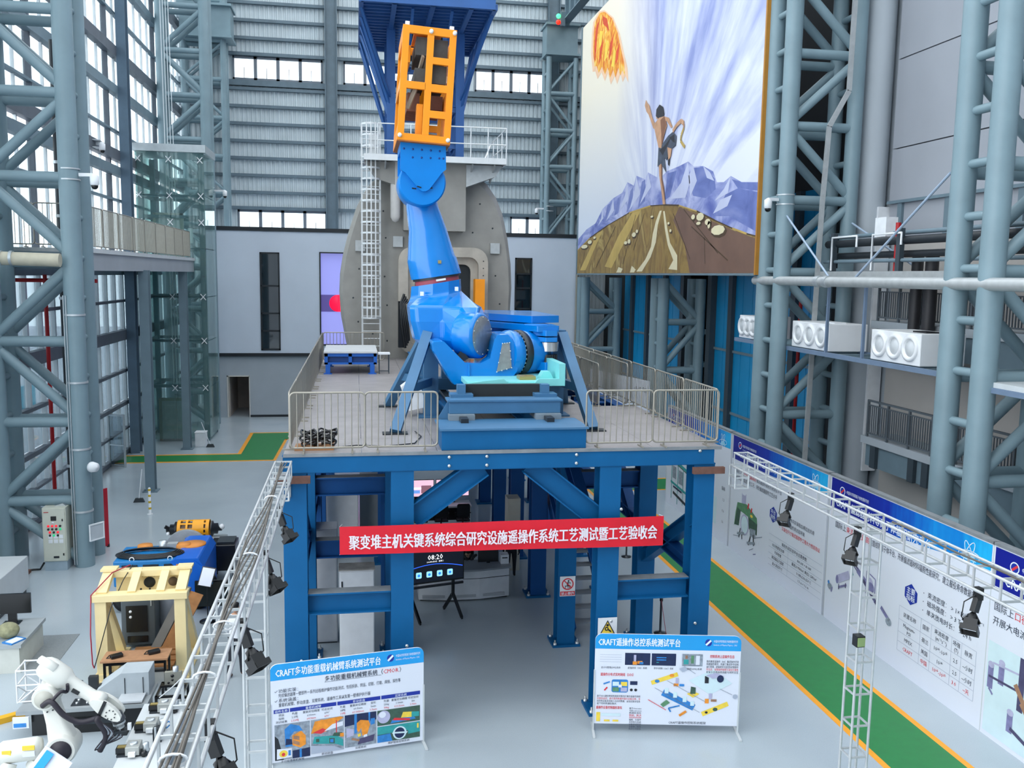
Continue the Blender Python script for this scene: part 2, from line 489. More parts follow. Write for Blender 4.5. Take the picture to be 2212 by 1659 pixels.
# passage behind the door opening
b = mb()
b.bb((-8.22, WY + 0.5, 0), (-8.1, WY + 4.5, 2.9)); b.bb((-6.9, WY + 2.2, 0), (-6.8, WY + 4.5, 2.9)); b.bb((-8.22, WY + 0.5, 2.72), (-5.0, WY + 4.5, 2.9))
b.bb((-8.2, WY + 4.4, 0), (-7.35, WY + 4.5, 2.9)); b.bb((-7.35, WY + 4.4, 0), (-6.8, WY + 4.5, 0.9))
b.build('wall_passage', mat('passage_wall', 'b9aea4', 0.7), kind='structure')
b = mb(); fx0, fx1 = -8.22, -6.80
b.bb((fx0, WY + 0.08, 0), (fx0 + 0.08, WY + 0.5, 2.72)); b.bb((fx1 - 0.05, WY + 0.08, 0), (fx1, WY + 0.5, 2.72)); b.bb((fx0, WY + 0.08, 2.66), (fx1, WY + 0.5, 2.72))
d1 = b.build('door_1', mat('door_frame_cream', 'd5cfc6', 0.5), kind='structure')
mb().bb((-7.35, WY + 4.42, 0.9), (-6.8, WY + 4.48, 2.6)).build('pane', M_PANE, d1)
# tall dark windows
for wi, (x0, x1, z0, z1), cuts in ((6, hole[0], (0.2, 0.38, 0.66)), (7, hole[2], (0.36, 0.62, 0.8))):
    b = mb(); t = 0.1
    b.bb((x0, WY - 0.05, z0), (x0 + t, WY + 0.2, z1)); b.bb((x1 - t, WY - 0.05, z0), (x1, WY + 0.2, z1))
    b.bb((x0, WY - 0.05, z0), (x1, WY + 0.2, z0 + t)); b.bb((x0, WY - 0.05, z1 - t), (x1, WY + 0.2, z1))
    for cfr in cuts:
        zz = z0 + (z1 - z0) * cfr; b.bb((x0, WY - 0.05, zz - 0.05), (x1, WY + 0.2, zz + 0.05))
    w = b.build('window_%d' % wi, M_BLACK, kind='structure')
    cs = [0] + list(cuts) + [1]
    for k in range(len(cs) - 1):
        mb().bb((x0 + t, WY + 0.05, z0 + (z1 - z0) * cs[k] + 0.05), (x1 - t, WY + 0.07, z0 + (z1 - z0) * cs[k + 1] - 0.05)).build('pane', M_DGLASS, w)
    mb().bb((x0 - 0.2, WY + 0.34, z0 - 0.3), (x1 + 0.2, WY + 0.4, z1 + 0.3)).build('dim_backing', mat('dim_room', '33505c', 0.8), w)  # board coloured as the unlit room behind the panes
# big lit display filling the wide window
x0, x1, z0, z1 = hole[1]
b = mb(); t = 0.08
b.bb((x0, WY - 0.05, z0), (x0 + t, WY + 0.2, z1)); b.bb((x1 - t, WY - 0.05, z0), (x1, WY + 0.2, z1)); b.bb((x0, WY - 0.05, z0), (x1, WY + 0.2, z0 + t)); b.bb((x0, WY - 0.05, z1 - t), (x1, WY + 0.2, z1))
w = b.build('window_8', M_BLACK, kind='structure')
mb().bb((x0, WY + 0.30, z0), (x1, WY + 0.36, z1)).build('screen_surface', emitmat('violet_display', '8f92d8', 0.55), w)
mb().bb((x0 + 0.05, WY + 0.27, 6.9), (-0.1, WY + 0.30, 8.0)).build('picture_band', emitmat('purple_display', '5a4f92', 0.35), w)
b = mb(); b.bb((-1.15, WY + 0.24, 6.9), (0.8, WY + 0.27, 8.0)); b.lathe((-1.15, WY + 0.25, 7.45), (0, 1, 0), [(0.0, 0), (0.55, 0), (0.55, 0.015)], 24)
b.build('picture_disc', emitmat('red_display', 'f0123c', 0.9), w)
for xx in (14.78,):
    mb().tube((xx, WY - 0.3, 0.0), (xx, WY - 0.3, 9.6), 0.10, 12).build('trim_3', M_STAIN, kind='structure')

# ---------------------------------------------------------------- glass front on the left
GX = -11.75
gl = mb().bb((GX - 0.15, -10, -0.1), (GX + 0.1, 66, 0.12)).build('wall_left', M_MULLD, kind='structure')
ML = []
y = 21.0; k = 0
while y < 65.8:
    ML.append((y, k)); y += 1.52; k += 1
lo_m = mb().box((0, 0, 4.75), (0.2, 0.16, 9.3)).mesh('mullion', M_MULL)
hi_m = mb().box((0, 0, 20.4), (0.12, 0.08, 21.2)).mesh('mullion', M_MULL)
hi_d = mb().box((0, 0, 20.4), (0.22, 0.18, 21.2)).mesh('mullion', M_MULLD)
for y, k in ML:
    share('mullion', lo_m, gl, (GX, y, 0)); share('mullion', hi_d if k % 7 == 3 else hi_m, gl, (GX, y, 0))
TRH = [(0.16, 0.2), (1.35, 0.1), (2.65, 0.18), (4.3, 0.14), (6.15, 0.5), (7.85, 0.12), (9.3, 0.3), (12.84, 0.10), (14.24, 0.42), (15.0, 0.5), (16.2, 0.1), (18.15, 0.42), (20.0, 0.5), (21.9, 0.1), (23.8, 0.42), (25.6, 0.5), (28, 0.42)]
for zz, h in TRH:
    dk = h > 0.45 or zz < 9
    mb().bb((GX - 0.05, 20, zz - h / 2), (GX + 0.17 + (0.12 if h > 0.3 else 0), 66, zz + h / 2)).build('transom', M_MULLD if dk else M_STEELD, gl)
def pane_row(z0, z1, m, name):
    me = mb().bb((-0.01, 0.1, z0), (0.01, 1.42, z1)).mesh('pane', m)
    for y, k in ML[:-1]: share('pane', me, gl, (GX - 0.06, y, 0))
pane_row(0.25, 2.55, M_PANEL, 'a'); pane_row(2.75, 5.9, M_PANEL, 'b'); pane_row(6.4, 9.2, M_PANEL, 'c')
pane_row(9.5, 14.0, M_PANE, 'd'); pane_row(15.2, 17.9, M_PANE, 'e'); pane_row(18.4, 31, M_PANE, 'f')
for y in (48.2, 39.0):
    mb().ibeam((GX + 0.5, y, 0), (GX + 0.5, y, 31), 0.45, 0.6, 0.05, up=(0, 1, 0)).build('wall_post', mat('slate_paint', '566b7d', 0.5), gl)
# open glass leaf of the entrance
b = mb(); b.bb((-11.7, 44.6, 0.05), (-11.62, 44.72, 2.6)); b.bb((-10.9, 44.2, 0.05), (-10.82, 44.32, 2.6)); 
b.beam((-11.66, 44.66, 2.55), (-10.86, 44.26, 2.55), 0.08, 0.1); b.beam((-11.66, 44.66, 0.1), (-10.86, 44.26, 0.1), 0.08, 0.1); b.beam((-11.66, 44.66, 1.1), (-10.86, 44.26, 1.1), 0.06, 0.06)
d2 = b.build('door_2', M_ALU, kind='structure')
mb().beam((-11.66, 44.66, 1.3), (-10.86, 44.26, 1.3), 0.015, 2.4).build('pane', M_PANEL, d2)

# ---------------------------------------------------------------- right side walls behind the columns
mb().bb((18.6, -8, 0), (18.9, 30.6, 31)).build('wall_right', M_GREYW, kind='structure')
M_DOORP = mat('pale_grey_panel', '9da1a9', 0.6, 0, 0.04, 0.5)
lift = mb().bb((18.42, 8, 10.9), (18.6, 28.7, 11.05)).build('door_3', M_STEELD, kind='structure')
for a, e in ((12.15, 13.93), (13.97, 16.93), (16.97, 20.0), (20.04, 23.5), (23.54, 27.0)):
    mb().bb((18.36, 8, a), (18.55, 28.9, e)).build('panel', M_DOORP, lift)
mb().bb((18.40, 8, 10.95), (18.55, 28.9, 12.1)).build('panel', M_DOORP, lift)
for y in (28.2, 25.7, 22.5): mb().bb((18.3, y - 0.12, 10.95), (18.42, y + 0.12, 12.1)).build('rib', M_STEELD, lift)
mb().bb((18.25, 8, 12.08), (18.42, 28.9, 12.18)).build('ledge', M_STEELD, lift)
mb().tube((18.0, 29.6, 0), (18.0, 29.6, 31), 0.55, 20).build('trim_4', M_GREYW, kind='structure')
mb().bb((17.6, 30.2, 0), (18.6, 31.0, 31)).build('trim_5', M_DARK, kind='structure')
# dark-coloured sheets stand for the unlit void behind mural and upper lattice
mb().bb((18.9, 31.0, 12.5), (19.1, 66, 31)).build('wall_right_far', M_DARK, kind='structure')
mb().bb((21.0, 30.6, 0), (21.2, 66.2, 31)).build('wall_right_outer', M_DARK, kind='structure')  # dark backing added to close bright gaps behind the blue wall
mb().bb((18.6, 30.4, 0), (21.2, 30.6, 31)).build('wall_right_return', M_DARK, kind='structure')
# ---------------------------------------------------------------- what is seen through the glass front
M_OUTW = mat('pale_render', 'c9c6d6', 0.8, 0, 0.05, 0.3)
OB = thing('site_building', 'long pale building across the yard outside the glass front', 'building', (-55, 70, -0.12))
mb().bb((-62, 15, -0.12), (-52, 150, 8.5)).build('wall', M_OUTW, OB)
mb().bb((-62.5, 14.5, 8.5), (-51.5, 150.5, 8.9)).build('roof', M_GREYW, OB)
wp = mb().bb((-0.05, 0, 0), (0.05, 2.2, 1.8)).mesh('window_pane', mat('far_pane', '6f8799', 0.2))
for k in range(26):
    for z in (1.6, 5.0): share('window_pane', wp, OB, (2.98, -52 + 5 * k, z))
for k, (x, y, w_) in enumerate(((-24, 40, 5), (-27, 52, 6), (-22, 62, 4), (-30, 75, 8))):
    t = thing('cyan_hoarding', ('cyan hoarding panel lying nearest the lattice column outside', 'cyan hoarding panel second from the lattice column outside', 'cyan hoarding panel third from the lattice column outside', 'cyan hoarding panel farthest off outside')[k], 'hoarding', (x, y, -0.12), group='cyan hoardings outside')
    mb().bb((x, y, 0.0), (x + 0.1, y + w_, 1.6)).build('sheet', mat('cyan_sheet', '39b4cc', 0.5), t)
    for q in (0.2, w_ - 0.3): mb().bb((x - 0.1, y + q, -0.12), (x + 0.5, y + q + 0.1, 0.0)).build('foot', M_STEELD, t)
# ================================================================ lattice columns of round tube
LV = [2.14, 4.65, 7.17, 9.68, 12.16, 14.65, 17.06, 19.55, 22.05, 24.55, 27.05]
def lattice(label, xi, xo, y0, y1, rung_in=True, r=0.29, rd=0.155, z0=0.0, z1=31.0, base=True):
    t = thing('lattice_column', label, 'column', ((xi + xo) / 2, (y0 + y1) / 2, z0), group='tube lattice columns of the hall')
    s = 1 if xo > xi else -1
    for x, rr in ((xi, r), (xo, r * 0.93)):
        for y in (y0, y1):
            mb().tube((x, y, z0), (x, y, z1), rr, 18).build('chord_tube', M_STEEL, t)
    lv = [z for z in LV if z0 + 0.5 < z < z1]
    for z in lv:
        for y in (y0, y1):
            mb().tube((xi, y, z - (0.08 if y == y1 else 0)), (xo, y, z - (0.08 if y == y1 else 0)), 0.165, 12).build('strut', M_STEEL, t)
    seq = [z0] + lv + [min(z1, lv[-1] + 2.5)]
    for i in range(len(seq) - 1):
        a, b_ = seq[i] + 0.12, seq[i + 1] - 0.12
        top_inner = (i % 2 == 1)
        for y in (y0, y1):
            p, q = ((xo, y, a), (xi, y, b_)) if top_inner else ((xi, y, a), (xo, y, b_))
            mb().tube(p, q, rd, 12).build('diagonal', M_STEEL, t)
    z = 1.0
    while z < z1:
        for x in (xi, xo):
            mb().tube((x, y0, z), (x, y1, z), 0.11, 10).build('rung', M_STEEL, t)
        z += 1.25
    return t
latL = lattice('tube lattice column beside the beige control cabinet on the left', -8.57, -10.92, 29.55, 30.75)
lattice('tube lattice column standing in front of the glass lift', -8.6, -11.0, 56.0, 57.1)
lattice('slim tube lattice column in the far left corner against corrugated wall', -8.55, -11.1, 63.6, 64.6, r=0.2, rd=0.1)
lattice('tube lattice column at the right edge, nearest the display boards', 14.65, 17.1, 18.75, 20.0)
lattice('tube lattice column at the right edge of the mural', 14.65, 17.05, 29.25, 30.55)
lattice('slim tube lattice column in the far right corner beside the mural', 13.3, 15.2, 62.6, 64.0, r=0.2, rd=0.1, z0=12.0, z1=24.5)
lattice('tube lattice column standing below the left end of the mural', 15.0, 17.2, 57.6, 58.7, z1=9.4)
lattice('tube lattice column standing below the middle of the mural', 15.6, 17.6, 44.0, 45.2, z1=9.4)
# crane corbels on the far columns
for (x0, x1, y0, y1, lab) in ((-11.3, -7.9, 62.9, 65.2, 'grey box corbel on top of far left corner column'), (13.0, 15.4, 62.3, 64.4, 'grey box corbel on top of far right corner column')):
    t = thing('corbel', lab, 'corbel', ((x0 + x1) / 2, y0, 24.6), group='crane corbels')
    mb().bb((x0, y0, 24.6), (x1, y1, 24.75)).build('flange', M_STEEL, t)
    mb().bb((x0, y0, 26.6), (x1, y1, 26.75)).build('flange', M_STEEL, t)
    mb().bb((x0 + 0.1, y0 + 0.3, 24.75), (x1 - 0.1, y1 - 0.3, 26.6)).build('web', M_STEEL, t)
t = thing('crane_beam', 'dark crane runway beam high on the right of far wall', 'beam', (14.3, 40, 26.75))
b = mb().ibeam((14.35, 31, 27.6), (14.35, 62.5, 27.6), 0.6, 1.7, 0.08); b.build('girder', M_STEELD, t)
st = mb().box((0, 0, 0), (0.5, 0.05, 1.5)).mesh('stiffener', M_STEELD)
for k in range(22): share('stiffener', st, t, (0.05, -8 + k * 1.4, 0.85))
t = thing('signal_lamp', 'small green and red signal lamp under crane beam', 'lamp', (13.9, 61.5, 26.4))
mb().bb((13.8, 61.4, 26.3), (14.1, 61.6, 27.2)).build('bracket', M_STEELD, t)
mb().sphere((13.62, 61.4, 26.9), 0.16).build('green_light', emitmat('signal_green', '40ff80', 2.0), t); mb().sphere((13.62, 61.4, 26.5), 0.16).build('red_light', emitmat('signal_red', 'ff2010', 2.0), t)

# things strapped to the near left column
M_CLAMP = mat('zinc_strap', 'c8cdd0', 0.4, 0.5)
M_CAMW = mat('camera_white', 'e4e7ea', 0.4)
M_CAMB = mat('camera_black', '17191c', 0.25)
def dome_camera(loc, label, d=(1, 0), arm=0.45):
    t = thing('dome_camera', label, 'camera', loc, group='dome cameras on the columns')
    x, y, z = loc; ex, ey = x + d[0] * arm, y + d[1] * arm
    mb().beam((x, y, z + 0.25), (ex, ey, z + 0.25), 0.1, 0.1).build('arm', M_CAMW, t)
    mb().lathe((ex, ey, z + 0.22), (0, 0, -1), [(0.05, -0.06), (0.13, 0), (0.13, 0.24), (0.11, 0.28)], 16).build('housing', M_CAMW, t)
    mb().sphere((ex, ey, z - 0.08), 0.105, 14, 8).build('dome', M_CAMB, t)
    b = mb()
    for zz in (0.1, 0.42):
        b.lathe((x - d[0] * 0.30, y - d[1] * 0.30, z + zz), (0, 0, 1), [(0.31, -0.02), (0.31, 0.02)], 18)
    b.build('strap', M_CLAMP, t)
    return t
dome_camera((-8.25, 29.5, 12.0), 'white dome camera strapped to the near left column', (1, -0.2))
dome_camera((-8.2, 56.0, 13.9), 'white dome camera on column in front of glass lift', (1, -0.1), 0.6)
dome_camera((-11.3, 43.2, 14.7), 'small dome camera on the transom of the glass front', (0.6, -0.6), 0.5)
dome_camera((14.35, 29.2, 11.9), 'white dome camera strapped to column beside the mural', (-1, -0.2), 0.4)
dome_camera((13.2, 62.6, 13.9), 'small dome camera at far corner column left of mural', (-1, 0), 0.6)
b = mb().lathe((-8.22, 29.3, 3.25), (0.9, -0.5, 0), [(0.0, 0), (0.16, 0), (0.17, 0.05), (0.14, 0.22), (0.0, 0.26)], 20)
tag(b.build('hand_dryer_lamp', M_CAMW, loc=(-8.22, 29.3, 3.1)), 'white round wall lamp on near left column', 'lamp')
bpy.data.objects['hand_dryer_lamp'].name = 'wall_lamp'
t = thing('notice_plate', 'small white framed notice low on near left column', 'sign', (-8.2, 29.35, 0.9))
mb().beam((-8.28, 29.15, 1.15), (-7.98, 29.55, 1.15), 0.02, 0.5).build('plate', mat('notice_grey', 'b9c0c6', 0.5), t)
b = mb(); 
for zz in (0.9, 1.4): b.beam((-8.29, 29.14, zz), (-7.97, 29.56, zz), 0.05, 0.04)
for p in ((-8.28, 29.15), (-7.98, 29.55)): b.beam((p[0], p[1], 0.9), (p[0], p[1], 1.4), 0.04, 0.04)
b.build('frame', M_CAMW, t)
b = mb()
for zz in (1.8, 3.8, 5.9, 8.0): b.lathe((-8.57, 29.55, zz), (0, 0, 1), [(0.31, -0.03), (0.31, 0.03)], 18)
b.build('clamp_band', M_CLAMP, latL)
b = mb()
for a in (-0.24, -0.17): b.tube((-8.57 + a, 29.55 - 0.26, 0.1), (-8.57 + a, 29.55 - 0.26, 8.6), 0.018, 6)
b.build('conduit', M_ALU, latL)
t = thing('lagged_pipe', 'beige lagged pipe crossing the near left column', 'pipe', (-10, 29.0, 9.5))
mb().tube((-12, 29.0, 9.72), (-8.75, 29.0, 9.66), 0.2, 16).build('pipe', M_CREAM, t)
b = mb()
for x in (-11.0, -10.4, -10.1): b.lathe((x, 29.0, 9.70), (1, 0, 0), [(0.22, -0.04), (0.22, 0.04)], 16)
b.build('clamp', M_ALU, t)
t = thing('red_riser_pipe', 'thin red fire pipe standing by the glass front', 'pipe', (-10.6, 33.4, 0))
mb().tube((-10.6, 33.4, 0), (-10.6, 33.4, 9.2), 0.07, 10).build('riser', M_RED, t)
mb().tube((-12, 33.4, 9.0), (-8.9, 33.4, 9.0), 0.07, 10).build('branch', M_RED, t)
t = thing('dark_riser_pipe', 'black riser pipe between near column and glass front', 'pipe', (-10.0, 33.2, 0))
mb().tube((-9.95, 33.2, 0), (-9.95, 33.2, 17), 0.13, 12).build('pipe', M_BLACK, t)
for zz in (2.5, 4.4, 8.4, 11.2, 13): mb().lathe((-9.95, 33.2, zz), (0, 0, 1), [(0.16, -0.05), (0.16, 0.05)], 12).build('bracket', M_CLAMP, t)

# ================================================================ mezzanine walkway on the left
WK = thing('mezzanine_walkway', 'grey steel walkway along the glass front leading to lift', 'walkway', (-10.2, 40, 9.3))
M_FASCIA = mat('fascia_grey', '9aa1a6', 0.5, 0, 0.08, 0.6)
mb().bb((-11.6, 31.2, 9.95), (-8.75, 51.2, 10.08)).build('slab', M_GALV, WK)
mb().bb((-8.8, 31.2, 9.36), (-8.65, 51.2, 9.95)).build('fascia', M_FASCIA, WK)
mb().bb((-8.62, 31.2, 9.95), (-8.58, 51.2, 10.1)).build('kerb', M_LIGHTGREY, WK)
for y in (31.2, 36, 40, 44, 48, 51.0): mb().bb((-11.5, y - 0.12, 9.4), (-8.8, y + 0.12, 9.95)).build('cross_beam', M_STEELD, WK)
mb().bb((-11.5, 31.2, 9.4), (-11.35, 51.2, 9.95)).build('rear_beam', M_STEELD, WK)
for (x, y) in ((-8.68, 39.5), (-8.85, 48.9), (-11.2, 50.6)):
    mb().ibeam((x, y, 0), (x, y, 9.4), 0.38, 0.45, 0.04, up=(0, 1, 0)).build('post', M_STEELD, WK)
    mb().bb((x - 0.3, y - 0.3, 0), (x + 0.3, y + 0.3, 0.04)).build('base_plate', M_STEELD, WK)
# barriers on the walkway: too slender there to tell their bars apart, so each has one bar row
def barrier_mesh(w, h, r=0.02, n=5):
    rr = 0.09; b = mb(); pts = []
    for p in rrect(0, 0.1, w, h - 0.1, rr, n): pts.append((p[0], 0, p[1]))
    b.path(pts, r, 6, closed=True)
    return b
BARR = {}
def barrier(label, loc, rz, w=2.0, h=1.2, pitch=0.13, group='crowd barriers', bars=True):
    key = (w, h, pitch)
    if key not in BARR:
        fr = barrier_mesh(w, h).mesh('frame', M_STAIN)
        br = mb().tube((0, 0, 0.1), (0, 0, h), 0.011, 6).mesh('bar', M_STAIN)
        n = max(2, int(round(w / pitch))); rowb = mb()
        for k in range(1, n): rowb.tube((w * k / n, 0, 0.1), (w * k / n, 0, h), 0.011, 5)
        ft = mb().bb((-0.02, -0.16, 0), (0.02, 0.16, 0.03)).bb((-0.015, -0.015, 0.03), (0.015, 0.015, 0.12)).mesh('foot', M_STAIN)
        BARR[key] = (fr, br, rowb.mesh('bar_row', M_STAIN), ft, n)
    fr, br, rowb, ft, n = BARR[key]
    t = thing('crowd_barrier', label, 'barrier', loc, rz, group, local=True)
    share('frame', fr, t)
    if bars:
        for k in range(1, n): share('bar', br, t, (w * k / n, 0, 0))
    else: share('bar_row', rowb, t)['kind'] = 'stuff'
    for x in (0.25, w - 0.25): share('foot', ft, t, (x, 0, 0))
    return t
NTH = ('first', 'second', 'third', 'fourth', 'fifth', 'sixth', 'seventh', 'eighth', 'ninth')
for k in range(9):
    barrier('crowd barrier on mezzanine walkway edge, %s from the near column' % NTH[k], (-8.72, 31.6 + 2.1 * k, 10.08), R(90), 2.05, 1.4, 0.1, 'barriers on the mezzanine walkway', bars=False)
barrier('stainless crowd barrier across the walkway behind near left column', (-11.5, 31.0, 10.08), 0, 1.4, 1.4, 0.14, 'barriers across the walkway')
barrier('stainless crowd barrier behind near left column, next to the tubes', (-10.1, 31.02, 10.08), 0, 1.4, 1.4, 0.14, 'barriers across the walkway')

# ================================================================ glass lift
LF = thing('glass_lift', 'glass-walled lift shaft with white metal cap at walkway end', 'lift', (-9.6, 52, 0))
lx0, lx1, ly0, ly1 = -11.3, -8.2, 51.3, 54.2
M_LIFTS = mat('lift_frame_teal', '54707a', 0.5)
for x in (lx0, lx1):
    for y in (ly0, ly1): mb().bb((x - 0.13, y - 0.13, 0), (x + 0.13, y + 0.13, 15.6)).build('post', M_LIFTS, LF)
for zz in (3.1, 5.6, 8.0, 10.6, 12.3, 13.4):
    b = mb(); 
    for y in (ly0, ly1): b.bb((lx0, y - 0.06, zz - 0.08), (lx1, y + 0.06, zz + 0.08))
    for x in (lx0, lx1): b.bb((x - 0.06, ly0, zz - 0.08), (x + 0.06, ly1, zz + 0.08))
    b.build('ring_beam', M_LIFTS, LF)
zs = [0.15, 3.0, 5.6, 8.0, 10.6, 13.4, 15.7]
for i in range(6):
    for y in (ly0 - 0.2,):
        for k in range(2):
            a = lx0 - 0.2 + k * 1.75
            mb().bb((a, y - 0.012, zs[i] + 0.02), (a + 1.73, y + 0.012, zs[i + 1] - 0.02)).build('glass_pane', M_LIFTG, LF)
    for x in (lx1 + 0.2, lx0 - 0.2):
        mb().bb((x - 0.012, ly0 - 0.18, zs[i] + 0.02), (x + 0.012, ly1 + 0.2, zs[i + 1] - 0.02)).build('glass_pane', M_LIFTG, LF)
mb().bb((lx0 - 0.3, ly0 - 0.3, 15.7), (lx1 + 0.3, ly1 + 0.3, 16.1)).build('roof_cap', M_ALU, LF)
b = mb()
for x in (lx0 - 0.05, lx0 + 1.5, lx1): 
    for zz in (15.3, 13.4, 12.0, 8.0, 5.6, 3.0):
        for dx, dz in ((-0.14, 0.16), (0.14, -0.16), (0.14, 0.16), (-0.14, -0.16)): b.beam((x, ly0 - 0.24, zz), (x + dx, ly0 - 0.26, zz + dz), 0.04, 0.04)
b.build('spider_fitting', M_CAMW, LF)
for zb in (0.0, 10.1):
    b = mb(); b.bb((-10.75, ly0 + 0.05, zb), (-10.6, ly0 + 0.3, zb + 2.4)); b.bb((-9.35, ly0 + 0.05, zb), (-9.2, ly0 + 0.3, zb + 2.4)); b.bb((-10.75, ly0 + 0.05, zb + 2.25), (-9.2, ly0 + 0.3, zb + 2.4))
    b.build('door_frame', M_STAIN, LF)
    for k in range(2): mb().bb((-10.6 + k * 0.63, ly0 + 0.15, zb), (-9.98 + k * 0.63, ly0 + 0.2, zb + 2.25)).build('door_leaf', M_GALV, LF)
mb().bb((-8.95, ly0 + 0.02, 10.9), (-8.7, ly0 + 0.08, 11.7)).build('call_panel', M_CAMW, LF)
b = mb()
for k in range(4): b.tube((-10.15 + k * 0.16, 52.6, 3), (-10.35 + k * 0.13, 52.6, 31), 0.02, 6)
tag(b.build('lift_rope_set', mat('pale_rope', 'd7dde0', 0.5), loc=(-10, 52.6, 3)), 'pale steel ropes hanging into the glass lift shaft', 'rope')
# odds and ends near the lift
M_BIN = mat('white_box', 'dfe3e6', 0.5)
def simple_box_thing(name, label, cat, a, b_, m, bev=0.02, lid=None):
    t = thing(name, label, cat, ((a[0] + b_[0]) / 2, (a[1] + b_[1]) / 2, a[2]))
    mb().bb(a, b_).build('body', m, t, bev=bev)
    if lid: mb().bb((a[0] - 0.02, a[1] - 0.02, b_[2]), (b_[0] + 0.02, b_[1] + 0.02, b_[2] + 0.05)).build('lid', lid, t, bev=0.01)
    return t
simple_box_thing('white_crate', 'white box standing at foot of the lift post', 'box', (-8.55, 49.4, 0), (-8.0, 50.0, 0.75), M_BIN, lid=M_CAMW)
def broom(label, x, y, hx):
    t = thing('broom', label, 'broom', (x, y, 0))
    mb().tube((x + hx, y + 0.1, 1.35), (x, y, 0.15), 0.018, 8).build('handle', M_CAMW, t)
    mb().prism([(-0.16, 0.15), (-0.22, 0), (0.22, 0), (0.16, 0.15)], 'y', -0.05, 0.05)
    b = mb(); b.prism([(x - 0.14, 0.17), (x - 0.22, 0), (x + 0.22, 0), (x + 0.14, 0.17)], 'y', y - 0.06, y + 0.06); b.build('brush', mat('broom_dark', '3a3f42', 0.8), t)
    return t
broom('broom leaning against the white box near the lift', -7.75, 49.3, -0.45)
broom('small broom standing on floor left of walkway post', -8.75, 37.6, 0.12)
t = thing('bollard', 'white and yellow striped post standing on the open floor', 'post', (-7.9, 35.6, 0))
mb().lathe((-7.9, 35.6, 0), (0, 0, 1), [(0.11, 0), (0.11, 0.03), (0.05, 0.05), (0.05, 1.05), (0.0, 1.08)], 14).build('pole', M_CAMW, t)
for zz in (0.25, 0.5, 0.75, 0.98): mb().lathe((-7.9, 35.6, zz), (0, 0, 1), [(0.053, -0.04), (0.053, 0.04)], 14).build('yellow_band', mat('yellow_tape', 'd8b320', 0.5), t)

# ================================================================ right side: blue sheeted wall, void, pipes, balconies
M_BLUEP = mat('cyan_blue_sheet', '0f8fc4', 0.35, 0, 0.12, 0.4)
M_BLUEF = mat('dark_steel_frame', '39434b', 0.5)
BX = 18.0
wb = mb().bb((BX + 0.1, 31.2, 0), (BX + 0.2, 60, 0.4)).build('wall_right_blue', M_BLUEF, kind='structure')
yy = 31.3; k = 0
gaps = [(43.4, 47.2)]
while yy < 58.5:
    w = 1.05
    if not (43.0 < yy < 46.8):
        for z0, z1 in ((0.1, 2.9), (2.96, 5.9), (5.96, 9.6), (9.66, 13.0)):
            mb().bb((BX, yy + 0.02, z0), (BX + 0.06, yy + w - 0.02, z1)).build('sheet', M_BLUEP, wb)
        if k % 3 == 0: mb().bb((BX - 0.2, yy - 0.22, 0), (BX + 0.1, yy + 0.22, 13)).build('post', M_BLUEF, wb)
        for zz in (2.93, 5.93, 9.63): mb().bb((BX - 0.06, yy, zz - 0.06), (BX + 0.02, yy + w, zz + 0.06)).build('rail', M_STEELD, wb)
    yy += w; k += 1
for y in (43.1, 47.0): mb().bb((BX - 0.3, y - 0.25, 0), (BX + 0.1, y + 0.25, 13)).build('post', M_BLUEF, wb)
mb().bb((20.5, 40, 0), (20.7, 50, 2.6)).build('wall_right_void', M_GREYW, kind='structure')
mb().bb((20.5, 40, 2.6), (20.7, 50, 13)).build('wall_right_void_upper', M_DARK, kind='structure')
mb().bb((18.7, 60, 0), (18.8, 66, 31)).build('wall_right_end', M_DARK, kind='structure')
b = mb()
b.bb((19.3, 45.0, 0), (19.5, 45.2, 13))
for zz in (3.4, 4.6, 6.4): b.bb((18.8, 43.2, zz), (20.4, 46.8, zz + 0.25))
for y in (44.2, 45.8): b.beam((19.4, y, 4.9), (19.4, y - 1.0, 9.0), 0.2, 0.2); b.beam((19.4, y - 1.2, 6.7), (19.4, y, 12.5), 0.2, 0.2)
tag(b.build('inner_steelwork', M_STEELD, loc=(19.4, 45, 0)), 'dark steelwork seen through the gap in blue wall', 'steelwork')

# longitudinal pipe and pipe rack at mezzanine height
t = thing('beige_main_pipe', 'beige lagged pipe running along the right columns', 'pipe', (14.6, 25, 9.4))
mb().tube((14.5, 6, 9.38), (14.5, 31.0, 9.38), 0.155, 16).build('pipe', M_GALV, t)
b = mb()
for y in (26.4, 25.9): b.lathe((14.5, y, 9.38), (0, 1, 0), [(0.185, -0.12), (0.185, 0.12)], 16)
b.build('coupling', M_ALU, t)
RK = thing('pipe_rack', 'dark pipe rack on brackets behind the right columns', 'rack', (16.6, 24, 9.5))
mb().bb((15.8, 8, 9.5), (17.6, 29.0, 9.72)).build('tray', M_GALV, RK)
for y in (28.4, 24.6, 20.8, 17): mb().bb((16.0, y - 0.1, 9.7), (16.15, y + 0.1, 11.0)).build('upright', M_BLUEF, RK)
for zz, xx, rr in ((10.25, 16.4, 0.11), (10.65, 16.2, 0.13), (10.9, 16.5, 0.07), (10.05, 16.1, 0.06)):
    mb().tube((xx, 8, zz), (xx, 29.0, zz), rr, 10).build('pipe', M_BLACK if rr > 0.1 else M_STEELD, RK)
for y in (27.6, 25.2): 
    b = mb(); b.path([(15.9, y + 0.6, 9.75), (15.9, y + 0.6, 10.85), (15.9, y - 0.9, 10.85), (15.9, y - 0.9, 10.5)], 0.035, 8); b.build('hoop', M_CAMW, RK)
mb().bb((16.2, 25.6, 10.8), (16.6, 26.2, 11.4)).build('junction_box', M_CAMW, RK)
mb().tube((16.3, 25.1, 9.7), (16.3, 25.1, 11.2), 0.08, 8).build('red_valve', M_RED, RK)
